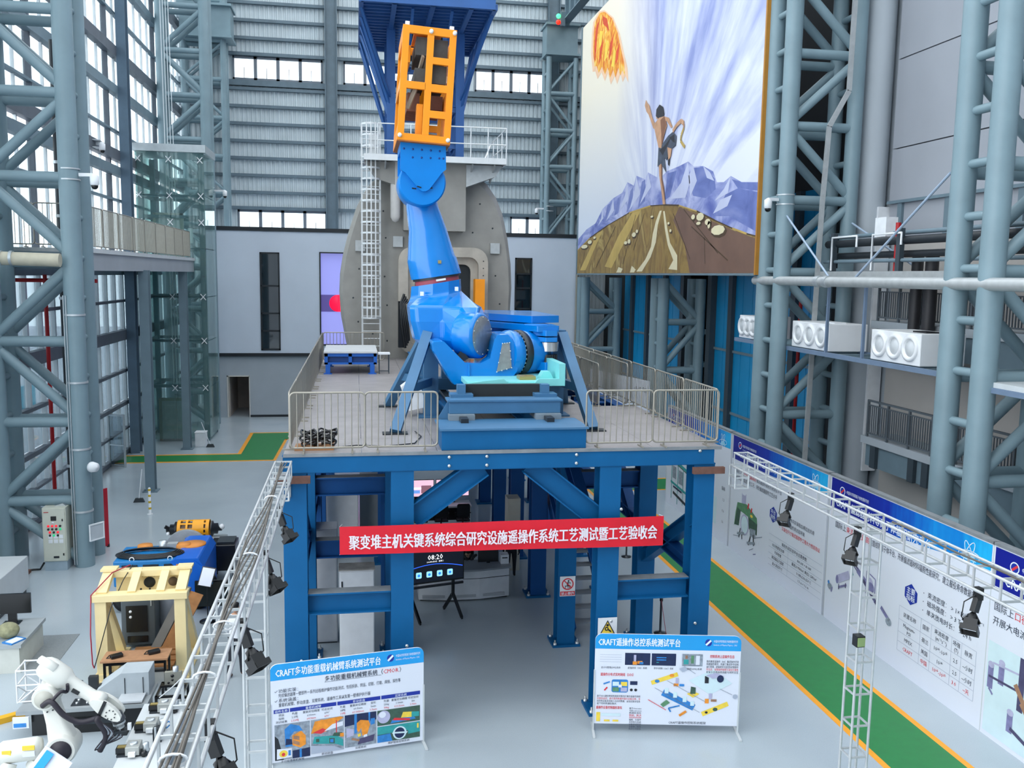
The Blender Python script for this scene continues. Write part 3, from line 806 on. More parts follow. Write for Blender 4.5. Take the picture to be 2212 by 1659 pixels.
mb().sphere((16.2, 22.3, 11.15), 0.09).build('orange_beacon', mat('beacon_orange', 'd8641c', 0.4), RK)
for y in (28.5, 27.9): 
    pass
for (y, r0) in ((24.9, 0.17), (24.2, 0.19)):
    tag(mb().tube((16.9, y, 6.7), (16.9, y, 10.2), r0, 12).build('drop_pipe', mat('dark_drop_pipe', '2c2b2f', 0.5), loc=(16.9, y, 6.7)), 'dark vertical drop pipe nearer the mural side' if y > 24.5 else 'dark vertical drop pipe nearer the front column', 'pipe')
b = mb()
for p, q in (((14.6, 29.0, 11.6), (14.6, 25.8, 9.4)), ((14.5, 20.3, 12.1), (14.5, 24.4, 9.45)), ((17.0, 28.9, 11.4), (17.0, 24, 9.4))):
    b.tube(p, q, 0.035, 8)
tag(b.build('stay_rod_set', mat('stay_rod', '9fb0c4', 0.4), loc=(14.6, 25.8, 9.3)), 'thin diagonal stay rods over the right pipe', 'rods')
t = thing('cable_tray_riser', 'grey cable tray zigzagging up column beside mural', 'cable tray', (15.9, 28.8, 7))
b = mb(); pts = [(15.6, 28.75, 1), (15.75, 28.75, 12.0), (15.85, 28.75, 14.6), (16.5, 28.75, 15.8), (16.65, 28.75, 30)]
for i in range(4): b.beam(pts[i], pts[i + 1], 0.16, 0.08, up=(0, 1, 0))
b.build('tray', M_GALV, t)
t = thing('red_riser_pipe', 'thin red fire pipe behind the column beside mural', 'pipe', (16.4, 31.1, 0))
mb().tube((16.4, 31.1, 0), (16.4, 31.1, 9.0), 0.07, 8).build('riser', M_RED, t)

# shelf with white ventilation boxes
t = thing('box_shelf', 'grey steel shelf between right columns carrying ventilation boxes', 'shelf', (15.6, 25, 7.0))
for x in (14.9, 16.4): mb().bb((x - 0.05, 20.0, 6.98), (x + 0.05, 33.4, 7.12)).build('rail', mat('shelf_bluegrey', '6c7f97', 0.5), t)
for k in range(12): mb().bb((14.9, 20.4 + 1.1 * k, 7.0), (16.4, 20.5 + 1.1 * k, 7.1)).build('cross_bar', M_STEELD, t)
for y in (26.45, 24.35): mb().bb((14.86, y - 0.04, 7.1), (14.94, y + 0.04, 9.4)).build('hanger', mat('shelf_bluegrey', '6c7f97', 0.5), t)
M_BOXW = mat('white_enamel', 'e8eaec', 0.35, 0, 0.02)
def vent_box(label, y0, y1):
    t = thing('ventilation_box', label, 'ventilation box', (15.6, (y0 + y1) / 2, 7.12), group='white ventilation boxes on the shelf')
    mb().bb((14.95, y0, 7.14), (16.3, y1, 8.02)).build('casing', M_BOXW, t, bev=0.02)
    w = (y1 - y0)
    for k in range(3):
        yc = y1 - w * (0.19 + 0.31 * k)
        n = t
        mb().lathe((14.95, yc, 7.60), (-1, 0, 0), [(0.36, 0), (0.36, 0.05), (0.30, 0.07), (0.25, 0.05), (0.23, -0.0), (0.21, 0.0)], 28).build('port_ring', M_BOXW, n)
        mb().lathe((14.945, yc, 7.60), (-1, 0, 0), [(0.0, 0.004), (0.24, 0.004), (0.24, 0.0)], 24).build('port_disc', mat('port_shade', 'd3d7da', 0.4), n)  # flat disc, greyed for the shade inside the bowl recess
    mb().bb((15.3, y0 + 0.3, 8.02), (15.7, y0 + 0.9, 8.06)).build('cable_slot', M_CAMB if y0 < 24 else M_CAMW, t)
vent_box('white ventilation box with three round ports, middle one on shelf', 26.4, 28.85)
vent_box('white ventilation box with three round ports, nearest front column', 21.65, 24.0)
vent_box('white ventilation box at far end of shelf behind column', 31.6, 33.2)

# balconies of the side building
M_RAILG = mat('grey_balcony_rail', '5c646b', 0.45)
M_PLASTER = mat('warm_plaster', 'bcb7b2', 0.8, 0, 0.05, 0.6)
mb().bb((18.45, 8, 0), (18.6, 28.6, 10.9)).build('wall_right_plaster', M_PLASTER, kind='structure')
for i, (zs_, zr, y1, lab) in enumerate(((4.15, 5.42, 27.5, 'grey slatted balcony railing on lower balcony at right'), (8.1, 9.25, 27.3, 'grey slatted balcony railing on upper balcony below pipe rack'))):
    sl = thing('balcony_slab', ('lower' if i == 0 else 'upper') + ' concrete balcony slab of the side building', 'balcony', (17.9, 20, zs_))
    mb().bb((17.15, 8, zs_ - 0.25), (18.45, y1 + 0.3, zs_)).build('slab', M_GREYW, sl)
    mb().bb((17.25, 8, zs_ - 1.0), (17.45, y1 + 0.1, zs_ - 0.25)).build('downstand', M_STEELD, sl)
    for yb in (27.0, 24.9, 24.2): mb().bb((17.12, yb - 0.15, zs_ - 1.0), (17.26, yb + 0.15, zs_ - 0.25)).build('bracket', M_BLUEF, sl)
    rl = thing('balcony_railing', lab, 'railing', (17.2, 20, zs_))
    mb().bb((17.16, 8, zr - 0.06), (17.24, y1, zr)).build('handrail', M_RAILG, rl); mb().bb((17.18, 8, zs_ + 0.1), (17.22, y1, zs_ + 0.15)).build('bottom_rail', M_RAILG, rl)
    mb().bb((17.18, 8, zr - 0.2), (17.22, y1, zr - 0.16)).build('top_rail', M_RAILG, rl)
    bal = mb().bb((-0.015, -0.015, 0.12), (0.015, 0.015, zr - zs_ - 0.18)).mesh('baluster', M_RAILG)
    pst = mb().bb((-0.035, -0.035, 0), (0.035, 0.035, zr - zs_)).mesh('post', M_RAILG)
    y = y1
    k = 0
    while y > 14:
        share('post' if k % 10 == 0 else 'baluster', pst if k % 10 == 0 else bal, rl, (0, y - 20, 0)); y -= 0.115; k += 1
t = thing('side_stair', 'open concrete side stair with dark handrail at far right', 'stair', (17.9, 15, 0))
b = mb(); b.beam((17.9, 20.5, 1.0), (17.9, 15.0, 5.0), 1.3, 0.25); b.build('flight', M_GREYW, t)
b = mb()
for dz in (0.5, 0.8, 1.1): b.tube((17.2, 20.5, 1.0 + dz), (17.2, 15.0, 5.0 + dz), 0.03, 8)
for k in range(7): b.tube((17.2, 20.5 - 0.9 * k, 1.0 + 0.65 * k), (17.2, 20.5 - 0.9 * k, 2.1 + 0.65 * k), 0.03, 8)
b.build('handrail', M_RAILG, t)
mb().bb((18.0, 29.15, 2.6), (18.5, 28.95, 12)).build('trim_6', M_CAMW, kind='structure')
t = thing('cantilever_shelf', 'pale steel shelf on bracket right of the front column', 'shelf', (16, 17.5, 6.9))
mb().bb((14.7, 14, 6.95), (16.4, 18.9, 7.1)).build('plate', M_LIGHTGREY, t); mb().bb((14.65, 14, 6.85), (14.75, 18.9, 6.98)).build('edge', mat('shelf_bluegrey', '6c7f97', 0.5), t)
# ================================================================ blue test platform
DK = 5.86
M_PBLUE = mat('platform_blue_paint', '0a5a8e', 0.5, 0, 0.07, 1.5, spec=0.25)
M_PBLUED = mat('platform_blue_shaded', '144c88', 0.5, 0, 0.07, 1.5, spec=0.25)  # same blue paint, darkened for members in shade behind and under the deck
M_DECK = mat('checker_plate', 'a09b9b', 0.4, 0.25, 0.10, 2.0, bump=0.5, bscale=25)
M_DUST = mat('dusty_flange', '7d8286', 0.7, 0, 0.15, 4)
M_BOLT = mat('bolt_head', 'c9cdce', 0.35, 0.6)
M_RUST = mat('rust_brown', '6b4a3f', 0.8, 0, 0.2, 6)
PF = thing('test_platform', 'tall blue steel platform carrying the robot arm and vessel', 'platform', (3.1, 20, 0))
CX = (-1.21, 0.91, 5.26, 7.34); ROWS = (17.95, 21.55, 25.1, 28.7, 32.3, 36.0, 40.0, 44.0)
cw = 0.46
AB = mb().lathe((0, 0, 0), (0, 0, 1), [(0.045, 0), (0.045, 0.05), (0.02, 0.05), (0.02, 0.12), (0, 0.12)], 8).mesh('anchor_bolt', M_BOLT)
for ri, y in enumerate(ROWS):
    for xi_, x in enumerate(CX):
        if ri in (1, 2) and xi_ == 1: pass
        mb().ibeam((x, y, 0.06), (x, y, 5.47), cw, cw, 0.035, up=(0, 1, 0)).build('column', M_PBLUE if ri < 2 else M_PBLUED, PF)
        mb().bb((x - 0.36, y - 0.34, 0), (x + 0.36, y + 0.34, 0.06)).build('base_plate', M_PBLUE, PF)
        if ri < 3:
            for sx in (-1, 1):
                for sy in (-1, 1): share('anchor_bolt', AB, PF, (x + sx * 0.29 - 3.1, y + sy * 0.27 - 20, 0.06))
# beams under the deck
mb().ibeam((-1.44, 17.85, 5.65), (7.57, 17.85, 5.65), 0.3, 0.37, 0.03).build('front_beam', M_PBLUE, PF)
mb().bb((-1.40, 17.69, 5.48), (7.53, 17.72, 5.82)).build('front_web', M_PBLUE, PF)
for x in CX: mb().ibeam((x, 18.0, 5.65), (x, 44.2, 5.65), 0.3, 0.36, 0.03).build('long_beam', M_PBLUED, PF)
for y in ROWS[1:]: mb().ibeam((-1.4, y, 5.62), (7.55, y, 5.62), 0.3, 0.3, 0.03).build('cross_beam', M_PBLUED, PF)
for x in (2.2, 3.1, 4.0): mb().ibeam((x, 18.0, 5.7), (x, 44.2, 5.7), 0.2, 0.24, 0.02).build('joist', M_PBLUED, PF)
# side bays: horizontal ties
for y in ROWS[:2]:
    for z in (2.73,) if y < 18 else (2.75, 4.3):
        for a, e in ((CX[0], CX[1]), (CX[2], CX[3])):
            if y > 18 and a > 3 and z < 4: continue
            mb().ibeam((a + cw / 2, y, z), (e - cw / 2, y, z), 0.32, 0.44, 0.03).build('tie_beam', M_PBLUE if y < 18 else M_PBLUED, PF)
            mb().bb((a + cw / 2, y - 0.15, z + 0.22), (e - cw / 2, y + 0.15, z + 0.228)).build('dusty_top', M_DUST, PF)
for x in (CX[0], CX[1], CX[3]):
    for i in range(3):
        mb().ibeam((x, ROWS[i] + 0.2, 3.1), (x, ROWS[i + 1] - 0.2, 3.1), 0.28, 0.3, 0.03).build('side_tie', M_PBLUED, PF)
# braces
def brace(p, q, m, w=0.26, h=0.46):
    mb().ibeam(p, q, w, h, 0.03).build('brace', m, PF)
brace((1.1, 17.92, 4.45), (2.55, 17.92, 5.5), M_PBLUE); brace((5.07, 17.92, 4.3), (3.55, 17.92, 5.52), M_PBLUE)
brace((7.34, 18.1, 4.2), (7.34, 21.4, 2.3), M_PBLUE, 0.26, 0.34); brace((-1.21, 18.1, 4.9), (-1.21, 21.4, 3.1), M_PBLUED, 0.26, 0.34)
brace((7.34, 21.7, 2.4), (7.34, 24.9, 4.8), M_PBLUED, 0.26, 0.34)
brace((5.26, 18.2, 3.1), (5.26, 21.4, 4.9), M_PBLUED, 0.26, 0.4)
brace((5.26, 25.3, 4.9), (5.26, 21.7, 3.0), M_PBLUED, 0.26, 0.4); brace((-1.21, 21.7, 3.1), (-1.21, 25, 4.9), M_PBLUED, 0.26, 0.3)
# bolts on the front
for (x, z) in ((2.62, 5.74), (2.62, 5.56), (5.85 - 1.35, 5.74), (4.5, 5.56), (1.85, 5.74), (1.85, 5.56), (7.2, 5.77), (1.0, 1.8), (-1.12, 1.6), (7.25, 1.95), (5.35, 2.1), (5.5, 4.55)):
    mb().lathe((x, 17.69, z), (0, -1, 0), [(0.032, 0), (0.032, 0.03), (0.0, 0.035)], 10).build('bolt', M_BOLT, PF)
for x in (-1.25, 7.4): mb().bb((x - 0.35, 17.60, 5.28), (x + 0.35, 17.7, 5.42)).build('rusty_angle', M_RUST, PF)
# deck plates
dk = mb().bb((-1.42, 17.66, 5.80), (7.68, 17.70, DK + 0.005)).build('deck_edge', M_DUST, PF)
for i in range(6):
    for j in range(18):
        x0 = -1.42 + i * 1.5167; y0 = 17.70 + j * 1.5
        if 5.9 < x0 + 0.75 < 7.4 and 24.2 < y0 + 0.7 < 28.8 and i == 5: continue
        mb().bb((x0 + 0.004, y0 + 0.004, 5.83), (x0 + 1.5127, y0 + 1.496, DK)).build('deck_plate', M_DECK, PF)
# steel stair under the deck
ST = thing('steel_stair', 'dark steel stair climbing under the platform to deck', 'stair', (6.0, 24, 0))
p0, p1 = Vector((0, 21.9, 0.15)), Vector((0, 28.6, 5.7))
for x in (5.62, 6.5): mb().beam((x, p0.y, p0.z), (x, p1.y, p1.z), 0.08, 0.3).build('stringer', M_PBLUED, ST)
n = 20
for k in range(n):
    f = (k + 0.5) / n; q = p0.lerp(p1, f)
    mb().bb((5.66, q.y - 0.14, q.z + 0.02), (6.46, q.y + 0.14, q.z + 0.06)).build('tread', mat('tread_plate', '8e9499', 0.45, 0.2), ST)
for x in (5.62, 6.5):
    b = mb(); b.tube((x, p0.y, p0.z + 1.0), (x, p1.y, p1.z + 1.0), 0.03, 8)
    for k in range(0, n, 4):
        q = p0.lerp(p1, (k + 0.5) / n); b.tube((x, q.y, q.z + 0.1), (x, q.y, q.z + 1.0), 0.025, 6)
    b.build('handrail', M_PBLUED, ST)

# ---------------------------------------------------------------- barriers round the deck
fw = 1.45
barrier('crowd barrier at the front left corner of the deck', (-1.28, 17.78, DK), 0, fw, 1.2, 0.132, 'barriers on the deck front')
barrier('crowd barrier on deck front, left of the arm base', (0.17, 17.80, DK), 0, fw, 1.2, 0.132, 'barriers on the deck front')
barrier('crowd barrier on deck front, right of the arm base', (4.72, 17.80, DK), 0, fw, 1.2, 0.132, 'barriers on the deck front')
barrier('crowd barrier at the front right corner of the deck', (6.17, 17.78, DK), 0, fw, 1.2, 0.132, 'barriers on the deck front')
for k in range(9):
    w_ = ('nearest the front corner', 'second from the front', 'third from the front', 'fourth from the front', 'fifth from the front', 'sixth from the front', 'seventh from the front', 'next to last at the back', 'at the back end')[k]
    barrier('crowd barrier in the row on left deck edge, ' + w_, (-1.30, 17.85 + 2.03 * k, DK), R(90), 2.0, 1.2, 0.125, 'barriers on the left deck edge')
    if k < 8: barrier('crowd barrier in the row on right deck edge, ' + w_, (7.62, 17.85 + 2.03 * k, DK), R(90), 2.0, 1.2, 0.125, 'barriers on the right deck edge')
for x, s in ((6.5, 'inner'), (7.32, 'outer')):
    for k in range(3):
        barrier('crowd barrier guarding the stair opening, %s row, %s one' % (s, ('front', 'middle', 'rear')[k]), (x, 23.35 + 2.03 * k, DK), R(90), 2.0, 1.2, 0.125, 'barriers at the stair opening')
barrier('crowd barrier across the back left of the deck', (-1.28, 36.15, DK), 0, 2.4, 1.2, 0.133, 'barriers on the deck back')
# ================================================================ supports on the deck
M_ROBOT = mat('glossy_robot_blue', '027acc', 0.22, 0, 0.04, 2, spec=0.4, coat=0.45, bump=0.12, bscale=6)
M_ROBOTD = mat('robot_blue_flat', '027acc', 0.35, 0, 0.04, 2, spec=0.35)
M_MINT = mat('mint_paint', '7fcfcf', 0.4, 0, 0.05, 2)
M_SLATE = mat('slate_blue_paint', '3f6d92', 0.45, 0, 0.08, 2)
M_PLATE = mat('bare_steel_plate', '9a9a9a', 0.35, 0.5, 0.12, 8)
M_DKSTEEL = mat('dark_steel', '3b4045', 0.35, 0.6, 0.1, 5)
M_GREYB = mat('grey_block', '7d8a93', 0.6)
M_BRASS = mat('brass_fitting', 'b8a468', 0.35, 0.6)
BS = thing('arm_base_frame', 'blue steel base and trestles under the robot arm', 'machine base', (3.2, 20, DK))
mb().bb((1.70, 17.76, DK), (4.72, 18.95, 6.29)).build('front_block', M_PBLUE, BS, bev=0.01)
mb().bb((1.66, 17.70, 6.27), (4.76, 18.95, 6.31)).build('top_plate', M_SLATE, BS)
for x in (2.25, 4.1):
    mb().ibeam((x, 18.95, 6.1), (x, 36.0, 6.1), 0.4, 0.42, 0.04).build('rail_beam', M_PBLUE, BS)
    mb().bb((x - 0.08, 18.4, 6.31), (x + 0.08, 36.0, 6.40)).build('guide_rail', M_DKSTEEL, BS)
for x in (2.23, 4.13): mb().bb((x - 0.28, 18.75, 6.31), (x + 0.28, 19.5, 6.43)).build('foot_block', M_GREYB, BS)
mb().bb((1.97, 18.9, 6.43), (4.42, 19.4, 6.72)).build('cross_beam', M_SLATE, BS, bev=0.01)
mb().bb((1.93, 18.87, 6.69), (4.46, 19.43, 6.73)).build('cross_beam_top', M_SLATE, BS)
mb().bb((1.97, 23.0, 6.43), (4.42, 23.5, 6.72)).build('cross_beam', M_SLATE, BS)
for x in (2.29, 4.18):
    for y in (19.5, 23.2): mb().bb((x - 0.09, y - 0.12, 6.72), (x + 0.09, y + 0.12, 7.0)).build('stub', M_SLATE, BS)
    mb().bb((x - 0.25, 19.3, 6.72), (x + 0.25, 19.7, 6.8)).build('stub_plate', M_SLATE, BS)
mb().bb((2.4, 19.6, 6.5), (4.1, 19.75, 6.98)).build('dark_infill', M_DARK, BS)  # dark sheet filling the gap between the stubs
# trestles: a post and two leaning legs meeting at its head, on each side
for s, px_, feet in ((-1, 1.84, ((0.85, 19.78), (0.85, 23.95))), (1, 5.05, ((5.42, 19.80), (5.75, 24.2)))):
    mb().bb((px_ - 0.18, 22.05, DK), (px_ + 0.18, 22.35, 8.0)).build('post', M_SLATE, BS)
    mb().bb((px_ - 0.32, 21.9, DK), (px_ + 0.32, 22.5, DK + 0.04)).build('post_plate', M_SLATE, BS)
    for (fx, fy) in feet:
        top = Vector((px_ + s * 0.1, 22.2 + (fy - 22.2) * 0.08, 7.95)); ft = Vector((fx, fy, DK + 0.03))
        mb().beam(ft, top, 0.2, 0.24, up=(1, 0, 0)).build('leaning_leg', M_SLATE, BS)
        mb().bb((fx - 0.28, fy - 0.15, DK), (fx + 0.28, fy + 0.15, DK + 0.03)).build('leg_plate', M_DKSTEEL, BS)
        q = ft.lerp(top, 0.42)
        mb().beam(q, (px_, 22.2, q.z), 0.16, 0.2).build('tie', M_SLATE, BS)
    mb().bb((px_ - 0.2, 22.0, 7.95), (px_ + 0.2, 26.0, 8.06)).build('top_rail', M_SLATE, BS)
    mb().bb((px_ - 0.15, 25.6, DK), (px_ + 0.15, 25.9, 8.0)).build('post', M_SLATE, BS)
mb().prism([(1.72, 6.31), (1.98, 6.31), (1.98, 6.75)], 'y', 18.98, 19.02).build('gusset', M_SLATE, BS)
mb().prism([(1.10, 6.6), (1.3, 6.0), (1.75, 6.1), (1.5, 6.9)], 'y', 22.2, 22.6).build('white_cover', M_CAMW, BS, bev=0.04)

# mint carriage
CR = thing('arm_carriage', 'mint green carriage tray carrying the robot arm', 'carriage', (3.6, 21, 7.0))
mb().bb((2.46, 19.85, 6.90), (4.74, 24.6, 7.02)).build('tray', M_MINT, CR, bev=0.01)
mb().prism([(2.46, 6.98), (2.46, 6.92), (4.72, 6.92), (4.72, 7.42), (4.58, 7.42), (4.58, 7.08), (4.1, 7.08), (4.02, 6.99), (3.4, 6.99), (3.3, 7.08), (2.9, 7.04)], 'y', 19.78, 19.86).build('front_lip', M_MINT, CR)
mb().bb((4.6, 19.85, 7.0), (4.74, 22.5, 7.42)).build('side_lip', M_MINT, CR)
mb().bb((3.72, 20.1, 7.02), (4.1, 20.5, 7.10)).build('brass_pad', M_BRASS, CR)
mb().prism([(4.2, 7.02), (4.55, 7.02), (4.45, 7.2), (4.3, 7.2)], 'y', 20.2, 20.5).build('bearing_block', M_MINT, CR)
mb().prism([(3.5, 8.15), (6.2, 7.75), (6.2, 7.35), (3.5, 7.35)], 'y', 26.0, 26.2).build('rear_screen', M_MINT, CR)
mb().bb((3.3, 24.3, 6.9), (5.6, 26.2, 7.2)).build('rear_tray', M_MINT, CR)

# ================================================================ the heavy blue arm
AR = thing('robot_arm', 'glossy blue heavy-duty robot arm standing on the carriage', 'robot arm', (3.2, 22, 7.0))
def ell(cx, cy, cz, a, bq, n=28, tilt=0.0):
    return [Vector((cx + a * math.cos(2*math.pi*k/n), cy + bq * math.sin(2*math.pi*k/n), cz + tilt * math.cos(2*math.pi*k/n))) for k in range(n)]
# upper arm: tapering round tube, lower rim tilted
UY = 22.9
mb().loft([ell(1.66, UY, 11.35, 0.36, 0.36), ell(1.67, UY, 11.1, 0.41, 0.42), ell(1.82, UY, 10.5, 0.49, 0.48), ell(1.90, UY, 9.85, 0.60, 0.55, tilt=0.06), ell(1.92, UY, 9.78, 0.625, 0.57, tilt=0.07), ell(2.03, UY, 9.36, 0.64, 0.58, tilt=0.10)]).build('upper_arm', M_ROBOT, AR)
mb().loft([ell(2.03, UY, 9.37, 0.60, 0.55, tilt=0.10), ell(2.045, UY, 9.31, 0.60, 0.55, tilt=0.10)]).build('dark_seal', M_DKSTEEL, AR)
mb().loft([ell(2.04, UY, 9.32, 0.555, 0.52, tilt=0.10), ell(2.06, UY, 9.20, 0.555, 0.52, tilt=0.10)]).build('red_ring', mat('dull_red_ring', 'a04450', 0.45), AR)
mb().beam((1.98, UY - 0.535, 9.26), (2.22, UY - 0.525, 9.30), 0.02, 0.05).build('white_tag', M_CAMW, AR)
# top joint
mb().lathe((1.615, 22.15, 11.63), (0, 1, 0), [(0.54, 0), (0.575, 0.04), (0.575, 1.3), (0.53, 1.36)], 40).build('top_joint_drum', M_ROBOTD, AR, bev=0)
mb().prism([(1.08, 12.55), (2.17, 12.53), (2.18, 11.94), (2.09, 11.87), (1.78, 11.46), (1.70, 11.41), (1.62, 11.40), (1.54, 11.44), (1.19, 11.84), (1.08, 11.90)], 'y', 22.05, 22.16).build('front_bracket', M_ROBOTD, AR, bev=0.008)
mb().prism([(1.08, 12.55), (2.17, 12.53), (2.18, 11.94), (2.0, 11.7), (1.2, 11.7), (1.08, 11.90)], 'y', 23.45, 23.6).build('rear_bracket', M_ROBOTD, AR)
mb().bb((1.08, 22.1, 12.35), (2.17, 23.6, 12.55)).build('flange_plate', M_ROBOTD, AR)
b = mb()
for k in range(5): b.lathe((1.16 + 0.215 * k, 22.05, 12.40 - 0.008 * k), (0, -1, 0), [(0.024, 0), (0.024, 0.012), (0, 0.012)], 10)
for x in (1.37, 1.585, 1.80, 2.01, 2.11): b.lathe((x, 22.05, 12.20), (0, -1, 0), [(0.024, 0), (0.024, 0.012), (0, 0.012)], 10)
b.build('bolt', mat('bolt_navy', '0a3c86', 0.5), AR)
for p, q in (((1.36, 11.48), (1.46, 11.47)), ((1.48, 11.52), (1.58, 11.49)), ((1.76, 11.49), (1.86, 11.50))):
    mb().beam((p[0], 22.04 if p[0] > 1.47 and p[0] < 1.7 else 22.145, p[1]), (q[0], 22.04 if p[0] > 1.47 and p[0] < 1.7 else 22.145, q[1]), 0.02, 0.025).build('arrow_mark', M_CAMB, AR)
# elbow casting under the red ring
def sect(z, pts): return [Vector((p[0], p[1], z + (0.17 * (p[0] - 2.03) if z > 8.8 else 0))) for p in pts]
def neck(r_): return [(2.03 + r_ * math.cos(R(150 + 36 * k)), 22.9 + r_ * 0.93 * math.sin(R(150 + 36 * k))) for k in range(10)]
b = mb()
b.loft([sect(7.58, [(1.65, 23.2), (1.60, 22.8), (1.64, 22.35), (1.76, 22.08), (2.2, 21.95), (2.5, 21.45), (2.72, 21.2), (3.0, 21.8), (2.8, 22.9), (2.2, 23.2)]),
        sect(7.80, [(1.50, 23.3), (1.42, 22.8), (1.46, 22.25), (1.58, 22.0), (2.12, 21.90), (2.44, 21.38), (2.70, 21.12), (3.15, 21.9), (3.0, 23.0), (2.1, 23.4)]),
        sect(8.25, [(1.40, 23.3), (1.31, 22.8), (1.34, 22.2), (1.46, 21.97), (2.10, 21.88), (2.46, 21.42), (2.80, 21.14), (3.22, 21.9), (3.05, 23.0), (2.1, 23.4)]),
        sect(8.62, [(1.36, 23.3), (1.28, 22.8), (1.31, 22.2), (1.43, 22.0), (2.10, 21.92), (2.50, 21.75), (2.98, 21.70), (3.10, 22.2), (2.9, 23.2), (2.1, 23.45)]),
        sect(8.90, neck(0.66)), sect(9.20, neck(0.64))], smooth=False)
b.build('elbow_casting', M_ROBOT, AR, bev=0.07, seg=3)
ax = Vector((0.80, -0.60, 0)).normalized()
dc = Vector((3.02, 21.38, 7.95))
mb().lathe(dc, ax, [(0.50, 0.0), (0.545, -0.03), (0.56, -0.10), (0.57, -0.5), (0.5, -0.6)], 40).build('elbow_drum', M_ROBOT, AR)
mb().lathe(dc, ax, [(0.0, 0.012), (0.47, 0.012), (0.48, 0.0)], 40).build('elbow_cap', M_PLATE, AR)
b = mb(); u_ = Vector((0, 0, 1)); v_ = ax.cross(u_)
for k in range(10):
    p = dc + (u_ * math.cos(2*math.pi*k/10) + v_ * math.sin(2*math.pi*k/10)) * 0.45
    b.lathe(p, ax, [(0.016, 0.01), (0.016, 0.025), (0, 0.025)], 8)
b.build('cap_bolt', M_BOLT, AR)
mb().prism([(2.35, 7.42), (2.5, 7.62), (2.68, 7.42), (2.55, 7.34)], 'y', 21.25, 21.4).build('stop_block', M_DKSTEEL, AR)
for (x, z) in ((1.62, 8.93), (2.48, 9.06)): mb().bb((x - 0.04, 22.2, z - 0.05), (x + 0.04, 22.32, z + 0.05)).build('target_sticker', M_CAMW, AR)
mb().bb((2.02, UY - 0.60, 9.68), (2.10, UY - 0.56, 9.76)).build('target_sticker', M_BRASS, AR)
# lower fork
LO = [(1.76, 7.84), (2.02, 7.86), (2.26, 7.62), (2.54, 7.34), (2.92, 7.32), (3.16, 7.45), (3.26, 7.9), (3.34, 8.02), (3.60, 8.03), (3.82, 7.76), (3.90, 7.45), (3.84, 7.12), (3.74, 6.99), (2.70, 6.80), (2.28, 6.80), (2.18, 6.93), (1.78, 7.62)]
b = mb(); rings = []
for y, k_ in ((20.95, 0.97), (21.05, 1.0), (22.0, 1.0), (22.1, 0.96)):
    rings.append([Vector((2.85 + (p[0] - 2.85) * k_, y, 7.35 + (p[1] - 7.35) * k_)) for p in LO])
b.loft(rings, smooth=False); b.build('lower_fork', M_ROBOT, AR, bev=0.05, seg=3)
mb().bb((2.62, 20.9, 6.84), (2.66, 20.96, 7.3)).build('casting_rib', M_ROBOT, AR)
TR = [(3.44, 7.80), (3.61, 7.82), (3.67, 7.22), (3.31, 7.12)]
mb().prism(TR, 'y', 20.90, 20.96).build('cover_plate', M_PLATE, AR)
b = mb()
for i in range(4):
    for f in (0, 0.33, 0.66):
        x = TR[i][0] + (TR[(i+1) % 4][0] - TR[i][0]) * f; z = TR[i][1] + (TR[(i+1) % 4][1] - TR[i][1]) * f
        b.lathe((x, 20.90, z), (0, -1, 0), [(0.016, 0), (0.016, 0.02), (0, 0.02)], 8)
b.build('cover_bolt', M_BOLT, AR)
# bolted flange and wrist block, axis right and back
a2 = Vector((0.87, 0.5, 0)).normalized(); fc = Vector((3.62, 21.35, 7.53))
mb().lathe(fc, a2, [(0.50, -0.1), (0.56, 0.0), (0.57, 0.14), (0.52, 0.15)], 36).build('flange_rim', M_ROBOT, AR)
mb().lathe(fc, a2, [(0.50, 0.13), (0.50, 0.22)], 36).build('bolt_circle_ring', M_DKSTEEL, AR)
u_ = Vector((0, 0, 1)); v_ = a2.cross(u_)
for k in range(32):
    q = 2*math.pi*k/32
    p = fc + a2 * 0.14 + (u_ * math.cos(q) + v_ * math.sin(q)) * 0.535
    mb().lathe(p, a2, [(0.022, 0), (0.022, 0.05), (0, 0.055)], 8).build('flange_bolt', M_BOLT, AR)
mb().lathe(fc, a2, [(0.53, 0.22), (0.56, 0.24), (0.56, 0.40), (0.53, 0.42)], 36).build('dark_ring', M_DKSTEEL, AR)
mb().lathe(fc, a2, [(0.52, 0.42), (0.54, 0.46), (0.53, 0.85), (0.44, 1.05), (0.35, 1.1)], 36).build('wrist_block', M_ROBOT, AR)
wc = Vector((4.66, 21.75, 7.5))
mb().prism([(4.30, 21.5), (4.55, 21.15), (4.84, 21.2), (4.92, 21.5), (4.92, 22.3), (4.3, 22.3)], 'z', 7.96, 8.10).build('yoke_plate', M_ROBOT, AR, bev=0.015)
mb().prism([(4.30, 21.5), (4.55, 21.15), (4.84, 21.2), (4.92, 21.5), (4.92, 22.3), (4.3, 22.3)], 'z', 7.82, 7.93).build('yoke_plate', M_ROBOT, AR, bev=0.015)
mb().prism([(4.30, 21.5), (4.55, 21.15), (4.84, 21.2), (4.92, 21.5), (4.92, 22.3), (4.3, 22.3)], 'z', 7.12, 7.32).build('yoke_plate', M_ROBOT, AR, bev=0.015)
mb().bb((4.2, 21.9, 7.1), (4.9, 22.4, 8.0)).build('yoke_back', M_ROBOT, AR, bev=0.02)
mb().lathe((4.68, 21.5, 7.58), (0, 0, 1), [(0.26, 0), (0.26, 0.22)], 28).build('silver_drum', mat('polished_steel', 'cfcfcf', 0.2, 0.9), AR)
b = mb().lathe((4.68, 21.5, 7.32), (0, 0, 1), [(0.23, 0), (0.23, 0.18)], 28)
b.build('black_hub', M_CAMB, AR)
